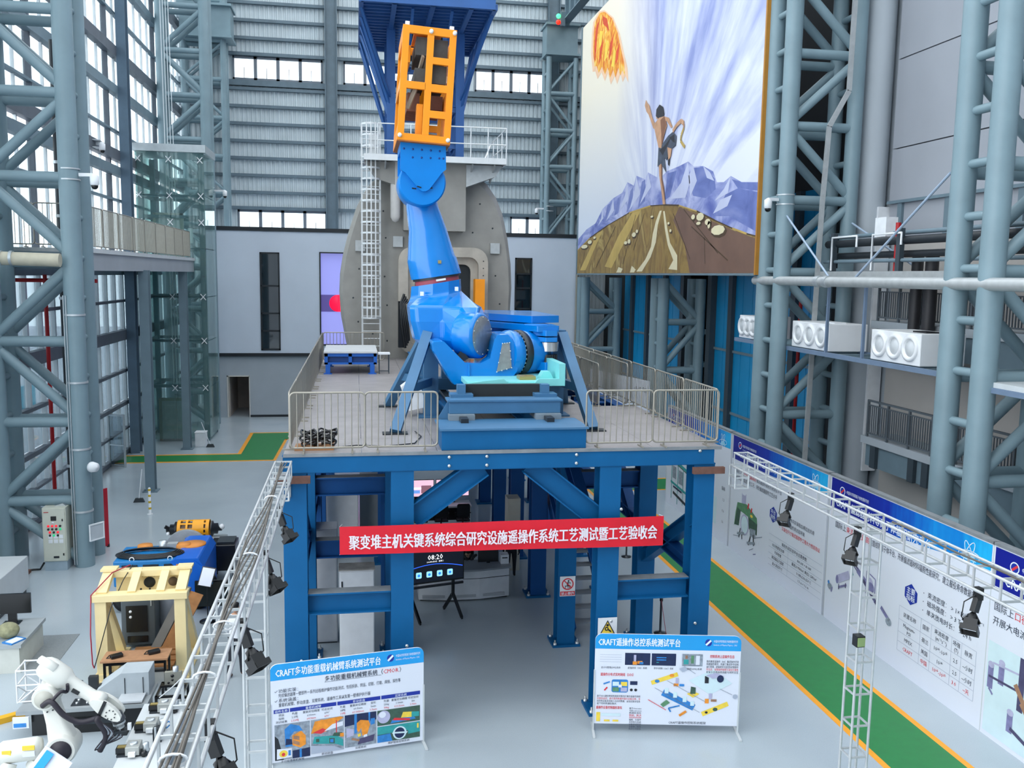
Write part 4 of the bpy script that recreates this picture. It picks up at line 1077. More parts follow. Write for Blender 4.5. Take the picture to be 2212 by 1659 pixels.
for k in range(9):
    q = R(-150 + 15 * k); mb().bb((4.68 + 0.235 * math.cos(q) - 0.01, 21.5 + 0.235 * math.sin(q) - 0.01, 7.33), (4.68 + 0.235 * math.cos(q) + 0.01, 21.5 + 0.235 * math.sin(q) + 0.01, 7.49)).build('hub_fin', M_DKSTEEL, AR)
# rear link: two stacked tapering plates running back to the column
mb().prism([(4.35, 21.2), (4.92, 21.35), (4.92, 22.2), (4.55, 25.5), (3.3, 25.5), (3.35, 23.4)], 'z', 8.06, 8.20).build('rear_link_lower', M_ROBOT, AR, bev=0.03)
mb().prism([(4.4, 22.2), (5.2, 22.6), (5.1, 25.8), (3.35, 25.9), (3.5, 23.6)], 'z', 8.22, 8.40).build('rear_link_upper', M_ROBOT, AR, bev=0.03)
mb().bb((3.45, 23.4, 7.02), (4.9, 25.6, 8.1)).build('rear_column', M_ROBOT, AR, bev=0.05)
mb().lathe((4.45, 21.9, 8.20), (0, 0, 1), [(0.3, 0), (0.3, 0.012), (0.27, 0.014), (0, 0.014)], 30).build('pivot_cap', M_ROBOTD, AR)

# ================================================================ orange load cage
M_ORG = mat('orange_paint', 'f0920c', 0.4, 0, 0.05, 2)
M_ORGD = mat('darker_orange', 'b0641c', 0.6, 0, 0.15, 3)  # darker orange, used only on the floor plate
CG = thing('load_frame', 'orange steel box frame held up by the robot arm', 'load frame', (1.62, 22.95, 12.55), local=True)
CG.rotation_euler = (0, R(3.2), 0)
# local: x -0.63..0.63, y -1.1..1.1, z 0..2.62
def ob(a, e, nm='bar', m=None): return mb().bb(a, e).build(nm, m or M_ORG, CG, bev=0.006)
W2, D2, H2 = 0.635, 1.1, 2.64
for y0, y1 in ((-D2, -D2 + 0.10), (D2 - 0.10, D2)):
    f = y0 < 0
    ob((-W2, y0, 0), (-W2 + 0.16, y1, H2), 'post'); ob((W2 - 0.16, y0, 0), (W2, y1, H2), 'post')
    ob((-W2 + 0.15, y0, 0), (W2 - 0.15, y1, 0.16), 'sill'); ob((-W2 + 0.15, y0, H2 - 0.18), (W2 - 0.15, y1, H2), 'head')
    ob((-0.05, y0, 0.16), (0.11, y1, H2 - 0.18), 'mullion')
    ob((-W2 + 0.15, y0, 1.20), (-0.03, y1, 1.37), 'cross_bar'); ob((0.10, y0, 1.17), (W2 - 0.15, y1, 1.35), 'cross_bar')
    ob((0.10, y0, 0.57), (W2 - 0.15, y1, 0.74), 'cross_bar'); ob((0.10, y0, 1.81), (W2 - 0.15, y1, 1.97), 'cross_bar')
# sides: left open panel frame, right ribbed
for s in (-1, 1):
    x0, x1 = (-W2, -W2 + 0.05) if s < 0 else (W2 - 0.05, W2)
    ob((x0, -D2 + 0.1, 0), (x1, D2 - 0.1, 0.35), 'side_sill'); ob((x0, -D2 + 0.1, H2 - 0.35), (x1, D2 - 0.1, H2), 'side_head'); ob((x0, -D2 + 0.1, 1.2), (x1, D2 - 0.1, 1.45), 'side_rail')
ob((-W2, -D2, -0.03), (W2, D2, 0.0), 'floor_plate', M_ORGD); ob((-W2 + 0.3, -D2 + 0.2, H2), (W2 - 0.3, D2 - 0.2, H2 + 0.03), 'top_plate')
for k in range(7): ob((W2 - 0.16, -D2 + 0.25 + k * 0.14, 0.16), (W2 - 0.05, -D2 + 0.31 + k * 0.14, 1.2), 'rib', M_ORG)
ob((-0.42, -0.5, 0.78), (-0.12, 0.9, 1.22), 'inner_block', M_RUST); ob((0.12, -0.6, 0.85), (W2 - 0.2, 0.9, 1.18), 'inner_block', M_RUST)
ob((-0.2, -0.9, 0.16), (-0.05, -0.6, 0.9), 'inner_post', M_ORG); ob((0.12, 0.6, 0.3), (0.45, 0.75, 0.45), 'inner_bar', M_ORG)
M_CONC = mat('dark_concrete_weight', '4b4c4b', 0.85, 0, 0.12, 8)
for (x0, x1, z0, z1) in ((0.08, 0.46, 1.40, 1.82), (0.08, 0.46, 2.0, 2.42), (-0.30, -0.03, 1.40, 1.72), (-0.30, -0.03, 2.02, 2.44)):
    ob((x0, -0.92, z0), (x1, 0.7, z1), 'counterweight', M_CONC)
mb().beam((-0.12, -0.95, 2.0), (-0.2, -0.6, 1.62), 0.06, 0.1).build('wood_batten', mat('batten_wood', '8d8272', 0.8), CG)
mb().beam((-0.02, -0.95, 2.02), (-0.08, -0.6, 1.66), 0.05, 0.08).build('wood_batten', MATS['batten_wood'], CG)
mb().beam((-0.26, -0.97, 1.22), (-0.42, -0.9, 0.76), 0.06, 0.1).build('wood_batten', MATS['batten_wood'], CG)
ob((-W2 + 0.05, -0.6, 1.9), (-0.4, 0.6, 2.3), 'inner_panel', M_ORG)
for (x, z) in ((-W2 + 0.06, 0.10), (W2 - 0.06, 0.08), (0.03, H2 - 0.10), (W2 - 0.05, H2 - 0.08)):
    mb().lathe((x, -D2, z), (0, -1, 0), [(0.05, 0), (0.05, 0.05), (0.03, 0.07), (0, 0.07)], 12).build('target_ball', M_CAMW, CG)
for (x, y) in ((-W2 + 0.1, -D2 + 0.1), (W2 - 0.12, -D2 + 0.1)): mb().bb((x - 0.05, y - 0.05, H2), (x + 0.05, y + 0.05, H2 + 0.09)).build('lifting_lug', M_CAMW, CG)

# ================================================================ vessel mock-up
M_VESS = mat('dull_steel_vessel', '93918c', 0.55, 0.2, 0.10, 1.5)
M_VESSL = mat('light_steel_frame', 'ada69b', 0.5, 0.2, 0.10, 3)
VS = thing('vessel_sector', 'tall grey egg-shaped steel vessel mock-up behind the arm', 'vessel', (3.1, 40, DK))
VP = [(-0.25, DK), (-0.42, 6.6), (-0.60, 7.6), (-0.66, 8.6), (-0.62, 9.4), (-0.50, 10.2), (-0.28, 11.1), (0.02, 12.05), (0.30, 12.65), (0.66, 13.15), (1.2, 13.6), (1.9, 13.85), (4.4, 13.85), (5.0, 13.65), (5.5, 13.25), (5.9, 12.7), (6.2, 12.0), (6.42, 11.0), (6.58, 9.9), (6.63, 8.9), (6.58, 7.8), (6.45, 6.7), (6.3, DK)]
b = mb(); rings = []
for y, k_ in ((38.0, 0.965), (38.12, 1.0), (41.5, 1.02), (43.5, 0.9)):
    rings.append([Vector((3.0 + (p[0] - 3.0) * k_, y, DK + (p[1] - DK) * (k_ if k_ < 1 else 1))) for p in VP])
b.loft(rings, smooth=False); b.build('shell', M_VESS, VS, bev=0.05)
def ring_prism(outer, inner, y0, y1, nm, m):
    n = len(outer); b = mb()
    vs = [(p[0], y0, p[1]) for p in outer] + [(p[0], y0, p[1]) for p in inner] + [(p[0], y1, p[1]) for p in outer] + [(p[0], y1, p[1]) for p in inner]
    fs = []
    for k in range(n):
        j = (k + 1) % n
        fs += [(k, j, n + j, n + k), (2*n + k, 3*n + k, 3*n + j, 2*n + j), (k, 2*n + k, 2*n + j, j), (n + k, n + j, 3*n + j, 3*n + k)]
    b.add(vs, fs); return b.build(nm, m, VS)
ring_prism(rrect(1.75, 6.1, 3.75, 4.45, 0.6), rrect(2.15, 6.5, 2.95, 3.65, 0.4), 37.45, 38.1, 'port_frame', M_VESSL)
ring_prism(rrect(2.15, 6.5, 2.95, 3.65, 0.4), rrect(2.45, 6.8, 2.35, 3.05, 0.3), 37.75, 38.1, 'port_liner', M_VESSL)
mb().prism(rrect(2.45, 6.8, 2.35, 3.05, 0.3), 'y', 37.9, 37.99).build('port_opening', M_DARK, VS)  # flat dark plate, coloured as the unlit hollow of the port
mb().prism([(1.95, 11.2), (4.5, 11.2), (4.5, 14.0), (1.95, 14.0)], 'y', 37.2, 38.1).build('neck', M_VESS, VS, bev=0.05)
mb().lathe((1.62, 37.3, 11.5), (0, 0, 1), [(0.0, -0.0), (0.12, 0.06), (0.2, 0.22), (0.2, 2.6)], 18).build('neck_pipe', mat('pale_pipe', 'c5c2bf', 0.45), VS)
mb().prism([(4.5, 13.9), (6.0, 13.9), (5.7, 13.45), (4.5, 13.0)], 'y', 37.1, 38.0).build('corner_bracket', M_GALV, VS)
mb().prism([(0.4, 13.9), (1.6, 13.9), (1.6, 13.0), (0.9, 13.2)], 'y', 37.1, 38.0).build('corner_bracket', M_VESS, VS)
for x, z in ((0.2, 10.55), (5.85, 10.55), (1.75, 10.75)):
    mb().bb((x - 0.2, 37.85, z - 0.22), (x + 0.2, 38.05, z + 0.22)).build('lug_plate', M_GALV, VS)
b = mb()
for (x, z) in ((0.15, 9.6), (-0.1, 8.4), (0.1, 7.4), (1.2, 9.3), (1.25, 10.9), (1.3, 8.1), (0.6, 11.5), (1.15, 12.0), (5.9, 9.4), (6.1, 8.2), (5.75, 11.4), (5.2, 12.4), (5.95, 7.3), (4.9, 11.2), (0.7, 6.9), (1.3, 6.6)):
    b.lathe((x, 38.03, z), (0, -1, 0), [(0.035, 0), (0.035, 0.05), (0, 0.05)], 8)
b.build('stud', M_DKSTEEL, VS)
b = mb()
for k in range(12): b.lathe((5.3, 37.45, 6.7 + 0.3 * k), (0, -1, 0), [(0.025, 0), (0.025, 0.02), (0, 0.02)], 6)
b.build('frame_bolt', M_DKSTEEL, VS)
mb().bb((4.85, 36.6, 7.9), (5.25, 37.2, 9.25)).build('orange_box', M_ORG, VS)
b = mb(); b.bb((1.72, 36.9, 6.4), (2.0, 37.3, 8.3))
for k in range(4): b.path([(1.95 + 0.06*k, 36.7, 8.6 - 0.1*k), (1.8 + 0.05*k, 36.6, 8.2), (1.85 + 0.08*k, 36.6, 7.4), (2.0 + 0.05*k, 36.7, 6.4 + 0.1*k)], 0.05, 8)
b.build('hose_bundle', M_CAMB, VS)

# caged ladder
M_LADW = mat('ladder_white', 'd6d9da', 0.4, 0.2)
LD = thing('caged_ladder', 'white caged ladder climbing the vessel front', 'ladder', (0.63, 37.4, DK))
for x in (0.27, 1.0): mb().bb((x - 0.035, 37.38, DK), (x + 0.035, 37.45, 15.3)).build('stile', M_LADW, LD)
rg = mb().tube((0.27, 37.41, 0), (1.0, 37.41, 0), 0.022, 8).mesh('rung', M_LADW, Vector((0.63, 37.4, 0)))
for k in range(30): share('rung', rg, LD, (0, 0, 0.25 + 0.31 * k))
hoop = mb()
def hoop_pts(): return [(0.27 + 0.365 - 0.40 * math.cos(R(180 * k / 14)), 37.40 - 0.62 * math.sin(R(180 * k / 14)), 0) for k in range(15)]
hp = hoop_pts(); b = mb()
for k in range(14): b.beam(hp[k], hp[k + 1], 0.015, 0.07)
hm = b.mesh('hoop', M_LADW, Vector((0.63, 37.4, 0)))
for k in range(19): share('hoop', hm, LD, (0, 0, 1.75 + 0.43 * k))
for k in (2, 5, 7, 9, 12):
    mb().bb((hp[k][0] - 0.025, hp[k][1] - 0.012, 7.6), (hp[k][0] + 0.025, hp[k][1] + 0.012, 15.4)).build('cage_strip', M_LADW, LD)
mb().bb((0.55, 37.5, 13.95), (0.95, 37.6, 15.0)).build('gate_box', M_LADW, LD)

# gallery round the vessel top
GA = thing('vessel_gallery', 'light grey gallery with handrail on top of vessel', 'gallery', (3, 37, 13.9))
mb().bb((0.35, 36.5, 13.92), (6.05, 38.6, 14.0)).build('grating', M_GALV, GA)
mb().bb((0.35, 36.46, 13.88), (6.05, 36.5, 14.12)).build('toe_board', M_LADW, GA); mb().bb((6.03, 36.5, 13.88), (6.07, 40.5, 14.12)).build('toe_board', M_LADW, GA)
mb().bb((4.5, 38.6, 13.92), (6.05, 41.0, 14.0)).build('grating', M_GALV, GA)
for zz in (14.65, 15.3):
    mb().tube((0.9, 36.48, zz), (6.05, 36.48, zz), 0.024, 8).build('rail', M_LADW, GA); mb().tube((6.05, 36.48, zz), (6.05, 41, zz), 0.024, 8).build('rail', M_LADW, GA)
for x in (0.9, 2.2, 3.4, 4.6, 5.3, 6.05): mb().tube((x, 36.48, 13.9), (x, 36.48, 15.3), 0.024, 8).build('rail_post', M_LADW, GA)
for y in (37.6, 38.8, 40.0): mb().tube((6.05, y, 13.9), (6.05, y, 15.3), 0.024, 8).build('rail_post', M_LADW, GA)
for x in (1.2, 2.4, 4.7, 5.6): mb().prism([(13.9, 0), (13.9, 0)], 'x', 0, 1) if False else mb().beam((x, 36.6, 13.85), (x, 38.0, 13.3), 0.06, 0.1).build('bracket', M_GALV, GA)
mb().beam((5.25, 37.5, 14.0), (6.0, 40.6, 15.2), 0.05, 0.05).build('stair_stay', M_LADW, GA)

# blue tower over the vessel
M_TOW = mat('tower_blue', '2c5d9c', 0.5, 0, 0.08, 1)
TW = thing('blue_tower', 'blue steel tower with wide flared top deck above vessel', 'tower', (3.3, 44, DK))
for x in (1.70, 4.98):
    for y in (44.0, 47.2): mb().ibeam((x, y, DK), (x, y, 21.0), 0.4, 0.4, 0.04).build('post', M_TOW, TW)
for zz in (15.6, 17.3, 19.0): 
    for y in (44.0, 47.2): mb().ibeam((1.7, y, zz), (4.98, y, zz), 0.25, 0.3, 0.03).build('tie', M_TOW, TW)
    for x in (1.7, 4.98): mb().ibeam((x, 44, zz), (x, 47.2, zz), 0.25, 0.3, 0.03).build('tie', M_TOW, TW)
mb().ibeam((3.34, 44, 17.3), (3.34, 44, 21), 0.35, 0.35, 0.04).build('middle_post', M_TOW, TW)
tx0, tx1, ty0, ty1 = 0.30, 6.0, 39.6, 48.0
for i in range(6):
    for j in range(4):
        if j >= 2 and 1 < i < 5: continue
        mb().bb((tx0 + i * 0.95 + 0.01, ty0 + j * 2.1 + 0.01, 21.1), (tx0 + i * 0.95 + 0.94, ty0 + j * 2.1 + 2.09, 21.15)).build('deck_plate', M_TOW, TW)
for k in range(18):
    y = ty0 + k * (ty1 - ty0) / 17
    mb().bb((tx0, y - 0.06, 20.9), (tx1, y + 0.06, 21.1)).build('joist', M_TOW, TW)
for x in (tx0, tx1, 1.7, 3.34, 4.98): mb().bb((x - 0.1, ty0, 20.75), (x + 0.1, ty1, 21.0)).build('edge_beam', M_TOW, TW)
for y in (ty0, ty1): mb().bb((tx0, y - 0.1, 20.75), (tx1, y + 0.1, 21.2)).build('edge_beam', M_TOW, TW)
for x0_, xe in ((1.7, tx0), (4.98, tx1)):
    for y, zz in ((40.5, 17.6), (42.0, 17.2), (43.5, 16.9), (45, 16.6), (46.5, 16.4), (47.8, 16.2)):
        yy_ = 44 if y < 45.6 else 47.2
        mb().beam((x0_, yy_, zz), (xe, y, 20.8), 0.12, 0.12).build('raker', M_TOW, TW)
for x in (2.5, 4.2): mb().beam((x, 44, 19.0), (x, 40.2, 20.8), 0.12, 0.12).build('raker', M_TOW, TW)
mb().bb((4.9, ty0 - 0.12, 21.2), (6.0, ty0 - 0.08, 21.5)).build('white_board', M_CAMW, TW)
mb().bb((2.6, 43.5, 20.0), (4.1, 46.5, 20.6)).build('dark_block', M_DARK, TW)  # dark block in the middle under the top deck

# ================================================================ things standing on the deck
t = thing('blue_work_table', 'low blue steel table with pale top at deck back', 'table', (-0.3, 33.3, DK))
M_TBLUE = mat('table_blue', '1c5fb8', 0.4)
mb().bb((-1.12, 31.9, 6.60), (0.75, 34.9, 6.66)).build('top', mat('pale_table_top', 'c9ccce', 0.4), t)
b = mb(); b.bb((-1.1, 31.95, 6.2), (0.72, 32.05, 6.27)); b.bb((-1.1, 31.95, 6.48), (0.72, 32.05, 6.6))
for x in (-1.1, -0.26, 0.62): b.bb((x, 31.95, 6.2), (x + 0.12, 32.05, 6.6))
b.build('front_frame', M_TBLUE, t)
mb().bb((-1.05, 32.06, 6.2), (0.68, 34.8, 6.58)).build('body', mat('table_navy', '123f7d', 0.5), t)
for x in (-1.0, 0.55):
    for y in (32.0, 34.6): 
        mb().bb((x - 0.06, y - 0.08, DK), (x + 0.1, y + 0.1, 6.2)).build('leg', M_TBLUE, t)
        mb().bb((x - 0.12, y - 0.14, DK), (x + 0.16, y + 0.16, DK + 0.03)).build('foot', M_TBLUE, t)
t = thing('side_stand', 'small steel stand with white top beside blue table', 'stand', (0.95, 32.2, DK))
mb().bb((0.78, 31.95, 6.55), (1.2, 32.5, 6.6)).build('top', M_CAMW, t)
for x in (0.82, 1.16):
    for y in (31.98, 32.47): mb().bb((x - 0.015, y - 0.015, DK), (x + 0.015, y + 0.015, 6.55)).build('leg', M_BLUEF, t)
mb().bb((0.82, 31.97, 5.95), (1.16, 31.99, 5.98)).build('stretcher', M_BLUEF, t)
t = thing('cable_coil_heap', 'heap of coiled black cable on a board at deck corner', 'cable', (-0.7, 18.3, DK))
mb().bb((-1.22, 18.0, DK), (-0.45, 18.5, DK + 0.06)).build('board', mat('plywood', 'a8784f', 0.7), t)
for k in range(14):
    cx = -0.98 + (0.42 if k % 2 else 0.05) + random.uniform(-0.04, 0.04); r_ = 0.17 + random.uniform(-0.03, 0.03); cz = DK + 0.1 + 0.02 * k
    mb().path([(cx + r_ * math.cos(2*math.pi*j/16), 18.25 + 0.17 * math.sin(2*math.pi*j/16), cz + 0.03 * math.sin(6*math.pi*j/16 + k)) for j in range(16)], 0.02, 6, closed=True).build('coil', M_CAMB, t)
b = mb().path([(-0.45, 18.2, DK + 0.02), (0.0, 18.4, DK + 0.02), (0.6, 18.25, DK + 0.02), (1.2, 18.5, DK + 0.02), (1.4, 19.3, DK + 0.02), (1.3, 19.9, DK + 0.03)], 0.012, 6)
b.build('loose_end', M_CAMB, t)
# ================================================================ printed panels
P_WHITE = mat('print_white', 'dfe3ee', 0.45, 0, 0.01, 1)
P_INK = mat('print_ink', '30384a', 0.6, 0, 0.0)
P_GREYT = mat('print_grey', '7c8494', 0.6, 0, 0.0)
P_RED = mat('print_red', 'd8343c', 0.6, 0, 0.0)
P_LINE = mat('print_line', 'aab3c4', 0.6, 0, 0.0)
P_NAVY = mat('print_navy', '16309a', 0.5, 0, 0.02)
P_SKY = mat('print_sky_blue', '1c9be0', 0.5, 0, 0.04, 2)
P_PALE = mat('print_pale_lettering', 'e9f1fb', 0.5, 0, 0.0)
P_PURP = mat('print_purple_grey', '7d7ba6', 0.6, 0, 0.25, 6)
P_PURPD = mat('print_dark_purple', '4a4668', 0.6, 0, 0.2, 6)
P_LILAC = mat('print_lilac', 'b3b2cf', 0.6, 0, 0.1, 6)
P_GRN = mat('print_green', '5c8c68', 0.6, 0, 0.2, 8)
P_GRND = mat('print_dark_green', '3d5a4c', 0.6, 0, 0.2, 8)
P_TEAL = mat('print_teal', '2f9a9a', 0.6, 0, 0.15, 8)
P_ORANGE = mat('print_orange', 'e8902c', 0.6, 0, 0.2, 8)
P_YEL = mat('print_yellow', 'f0d04a', 0.6, 0, 0.1, 8)
P_BLUE = mat('print_blue', '2f7ec4', 0.6, 0, 0.2, 8)
P_DKB = mat('print_dark_blue', '16264e', 0.6, 0, 0.2, 8)
P_BLACK = mat('print_black', '20242c', 0.6, 0, 0.2, 8)
P_STEELP = mat('print_steel_grey', '8e98a4', 0.6, 0, 0.35, 12)
P_BROWN = mat('print_brown', 'a27a60', 0.6, 0, 0.2, 8)
P_AQUA = mat('print_pale_aqua', 'cfe4ea', 0.6, 0, 0.05, 2)

def header_material():
    m = bpy.data.materials.new('printed_header_gradient'); m.use_nodes = True
    nt = m.node_tree; b = nt.nodes['Principled BSDF']; b.inputs['Roughness'].default_value = 0.4
    tc = nt.nodes.new('ShaderNodeTexCoord'); sp = nt.nodes.new('ShaderNodeSeparateXYZ'); nt.links.new(tc.outputs['Object'], sp.inputs[0])
    mp = nt.nodes.new('ShaderNodeMapping'); mp.inputs['Scale'].default_value = (2.2, 1, 0.35)
    nt.links.new(tc.outputs['Object'], mp.inputs['Vector'])
    n = nt.nodes.new('ShaderNodeTexNoise'); n.inputs['Scale'].default_value = 2.0; n.inputs['Detail'].default_value = 5
    nt.links.new(mp.outputs[0], n.inputs['Vector'])
    ad = nt.nodes.new('ShaderNodeMath'); ad.operation = 'MULTIPLY_ADD'; ad.inputs[1].default_value = 2.4; nt.links.new(n.outputs['Fac'], ad.inputs[0]); nt.links.new(sp.outputs['X'], ad.inputs[2])
    mr = nt.nodes.new('ShaderNodeMapRange'); mr.inputs['From Min'].default_value = 2.6; mr.inputs['From Max'].default_value = 7.6
    nt.links.new(ad.outputs[0], mr.inputs['Value'])
    r = nt.nodes.new('ShaderNodeValToRGB'); el = r.color_ramp.elements
    el[0].position = 0.0; el[0].color = lin('101c8c'); el[1].position = 1.0; el[1].color = lin('22b4ee')
    e = el.new(0.25); e.color = lin('1230a4'); e = el.new(0.45); e.color = lin('0f62c4'); e = el.new(0.62); e.color = lin('1590dc'); e = el.new(0.78); e.color = lin('0f7fd2')
    nt.links.new(mr.outputs['Result'], r.inputs['Fac']); nt.links.new(r.outputs['Color'], b.inputs['Base Color'])
    return m
P_HEAD = header_material()
def shapes(par, lst, layer=2):
    """list of (material, polygon) printed on a panel"""
    for i, (m, pts) in enumerate(lst): flat(par, pts, layer + 0.15 * i, m, 'picture')
def box4(x, z, w, h): return [(x, z), (x + w, z), (x + w, z + h), (x, z + h)]
def rbar(x0, z0, x1, z1, w):
    dx, dz = x1 - x0, z1 - z0; l = math.hypot(dx, dz); nx, nz = -dz / l * w / 2, dx / l * w / 2
    return [(x0 + nx, z0 + nz), (x0 - nx, z0 - nz), (x1 - nx, z1 - nz), (x1 + nx, z1 + nz)]
def ellp(cx, cz, a, b_, n=20): return [(cx + a * math.cos(2*math.pi*k/n), cz + b_ * math.sin(2*math.pi*k/n)) for k in range(n)]
def gridlines(par, xs, zs, x0, x1, z0, z1, w=0.008):
    for x in xs: rect(par, x - w / 2, z0, w, z1 - z0, 2, P_LINE, 'table_line')
    for z in zs: rect(par, x0, z - w / 2, x1 - x0, w, 2, P_LINE, 'table_line')

def board(label, yfar, w=6.44):
    t = thing('display_board', label, 'display board', (12.95, yfar, 0), R(-90), 'display boards along the green path', local=True)
    mb().bb((0.02, 0, 0.0), (w, 0.12, 4.06)).build('panel', P_WHITE, t)
    mb().bb((0.0, -0.02, 4.06), (w + 0.02, 0.16, 4.12)).build('top_cap', M_DUST, t)
    mb().bb((0.0, -0.004, 0.0), (0.02, 0.12, 4.06)).build('joint_strip', M_LIGHTGREY, t)
    flat(t, [(0.06, 3.22), (3.2, 3.24), (4.6, 3.36), (5.6, 3.46), (w - 0.04, 3.48), (w - 0.04, 4.03), (0.06, 4.03)], 1, P_HEAD, 'header_print')
    # round emblem, institute name, plant drawing
    flat(t, ellp(0.62, 3.76, 0.13, 0.12), 2, P_PALE, 'emblem'); flat(t, ellp(0.62, 3.76, 0.105, 0.095), 2.4, P_NAVY, 'emblem'); flat(t, rbar(0.55, 3.70, 0.70, 3.82, 0.05), 2.8, P_RED, 'emblem')
    text(t, '中国科学院等离子体物理研究所', 0.82, 3.74, 0.105, P_PALE, 3, fit=1.05)
    text(t, 'Institute of Plasma Physics, CAS', 0.84, 3.64, 0.055, P_PALE, 3, fit=0.9)
    for a, e in ((5.55, 3.75), (5.75, 3.95), (5.9, 3.9), (5.35, 3.55)):
        pass
    for k, (cx, cz, a_, b_, rot) in enumerate(((5.72, 3.66, 0.28, 0.09, 60), (5.72, 3.62, 0.30, 0.09, 118), (5.72, 3.60, 0.34, 0.10, 5))):
        pts = []
        for j in range(24):
            q = 2*math.pi*j/24; x, z = a_*math.cos(q), b_*math.sin(q); pts.append((cx + x*math.cos(R(rot)) - z*math.sin(R(rot)), cz + x*math.sin(R(rot)) + z*math.cos(R(rot))))
        for j in range(24): flat(t, rbar(pts[j][0], pts[j][1], pts[(j+1) % 24][0], pts[(j+1) % 24][1], 0.018), 2, P_PALE, 'orbit_drawing')
    flat(t, [(5.5, 3.5), (5.95, 3.5), (5.9, 3.6), (5.75, 3.68), (5.6, 3.6)], 2.5, mat('print_pale_blue', '9fd8f5', 0.6), 'picture')
    return t
def hexagon(t, x, z, l1, l2):
    flat(t, [(x - 0.24, z - 0.11), (x, z - 0.26), (x + 0.24, z - 0.11), (x + 0.24, z + 0.11), (x, z + 0.26), (x - 0.24, z + 0.11)], 2, P_NAVY, 'hexagon')
    text(t, l1, x, z + 0.02, 0.17, P_PALE, 4, 'CENTER', 0.012); text(t, l2, x, z - 0.15, 0.17, P_PALE, 4, 'CENTER', 0.012)

# board with the linear plasma device
b1 = board('display board with linear plasma device and comparison table', 22.30)
text(b1, 'CRAFT 偏滤器材料等离子体辐照研究平台', 0.32, 3.30, 0.27, P_PALE, 3, bold=0.015, fit=4.1)
text(b1, '国际上', 0.36, 2.72, 0.185, P_INK, fit=0.53); text(b1, '束流密度最高', 0.92, 2.72, 0.185, P_RED, fit=1.08); text(b1, '的直线等离子体平台，开展偏滤器材料辐照性能研究，建立服役寿命数据库', 2.04, 2.72, 0.185, P_INK, fit=3.95)
hexagon(b1, 3.85, 2.04, '主要', '指标')
for i, (s, z) in enumerate((('束流密度： > 1×10²⁵  m⁻²s⁻¹', 2.20), ('磁场强度： > 3 T', 2.00), ('单次放电时长： > 24 h', 1.79))):
    flat(b1, ellp(4.32, z + 0.05, 0.014, 0.014, 8), 2, P_INK, 'bullet'); text(b1, s, 4.46, z, 0.155, P_INK)
tx = (3.45, 4.29, 4.68, 5.39, 5.72, 6.18); tz = (1.63, 1.30, 0.99, 0.75, 0.52)
gridlines(b1, tx, tz, tx[0], tx[-1], tz[-1], tz[0])
cells = [('装置名称', '国家', '束流密度\n(m⁻²s⁻¹)', '场强\n(T)', '脉宽'), ('Magnum-\nPSI', '荷兰', '10²⁴-10²⁵', '2.5', '~小时'), ('MPEX', '美国', '10²⁴', '2.5', '~小时'), ('CRAFT', '中国', '10²⁴-10²⁵', '3.0', '~天')]
for r_, row in enumerate(cells):
    for c_, s in enumerate(row):
        two = '\n' in s; sz = 0.125
        z = (tz[r_] + tz[r_ + 1]) / 2 - (0.045 if not two else -0.02)
        for q, part in enumerate(s.split('\n')): text(b1, part, (tx[c_] + tx[c_ + 1]) / 2, z - 0.14 * q, sz, P_RED if r_ == 3 else P_INK, align='CENTER')
shapes(b1, [(P_PURPD, rbar(1.15, 2.10, 1.6, 1.86, 0.12)), (P_LILAC, rbar(1.18, 2.07, 1.58, 1.86, 0.03)), (P_PURP, rbar(1.55, 1.88, 2.1, 1.62, 0.16)), (P_PURPD, rbar(1.85, 1.70, 2.5, 1.30, 0.10)), (P_LILAC, ellp(2.15, 1.75, 0.14, 0.12)), (P_PURP, ellp(2.2, 1.62, 0.16, 0.14)),
    (P_LILAC, rbar(0.62, 1.30, 1.2, 1.62, 0.22)), (P_PURP, ellp(0.62, 1.30, 0.07, 0.12)), (P_TEAL, rbar(1.25, 1.66, 1.38, 1.72, 0.10)), (P_PURP, rbar(0.7, 1.1, 1.1, 1.3, 0.06)), (P_PURPD, rbar(0.72, 1.05, 0.72, 1.2, 0.04)), (P_PURPD, rbar(1.05, 1.2, 1.05, 1.34, 0.04)),
    (P_STEELP, ellp(0.28, 0.98, 0.13, 0.09)), (P_BLUE, ellp(0.2, 1.08, 0.05, 0.05)), (P_PURP, rbar(0.35, 0.85, 0.4, 1.0, 0.05)), (P_PURP, rbar(2.7, 1.3, 3.05, 1.1, 0.1)), (P_STEELP, ellp(3.05, 1.05, 0.12, 0.1)), (P_PURP, rbar(2.0, 1.4, 2.0, 2.0, 0.03)), (P_PURP, rbar(2.4, 1.3, 2.4, 1.9, 0.03)), (P_PURP, rbar(2.0, 2.0, 2.4, 1.9, 0.03))])
# board with the green test machine
b2 = board('display board with green test machine picture', 28.86)
text(b2, 'CRAFT 偏滤器部件工程测试平台', 0.60, 3.36, 0.27, P_PALE, 3, bold=0.015, fit=2.95)
text(b2, '国际上', 0.37, 2.80, 0.16, P_INK); text(b2, '功率密度最高的', 0.86, 2.80, 0.16, P_RED); text(b2, '偏滤器部件高热负荷测试平台', 2.0, 2.80, 0.16, P_INK, sx=0.85)
text(b2, '模拟聚变堆偏滤器热工况，评价偏滤器部件工艺水平', 0.35, 2.58, 0.16, P_INK, sx=0.85)
hexagon(b2, 3.28, 2.05, '平台', '特色')
for s, z, m in (('双电子枪协同实现稳态/瞬态热负荷', 2.13, P_INK), ('最高氦高温负荷试验环境', 1.93, P_INK), ('实现全尺寸偏滤器部件工程水力性能验证', 1.73, P_RED)):
    flat(b2, ellp(3.72, z + 0.05, 0.014, 0.014, 8), 2, m, 'bullet'); text(b2, s, 3.88, z, 0.14, m, sx=0.92)
text(b2, '高热负荷实验平台主要参数', 4.72, 1.24, 0.13, P_INK, align='CENTER')
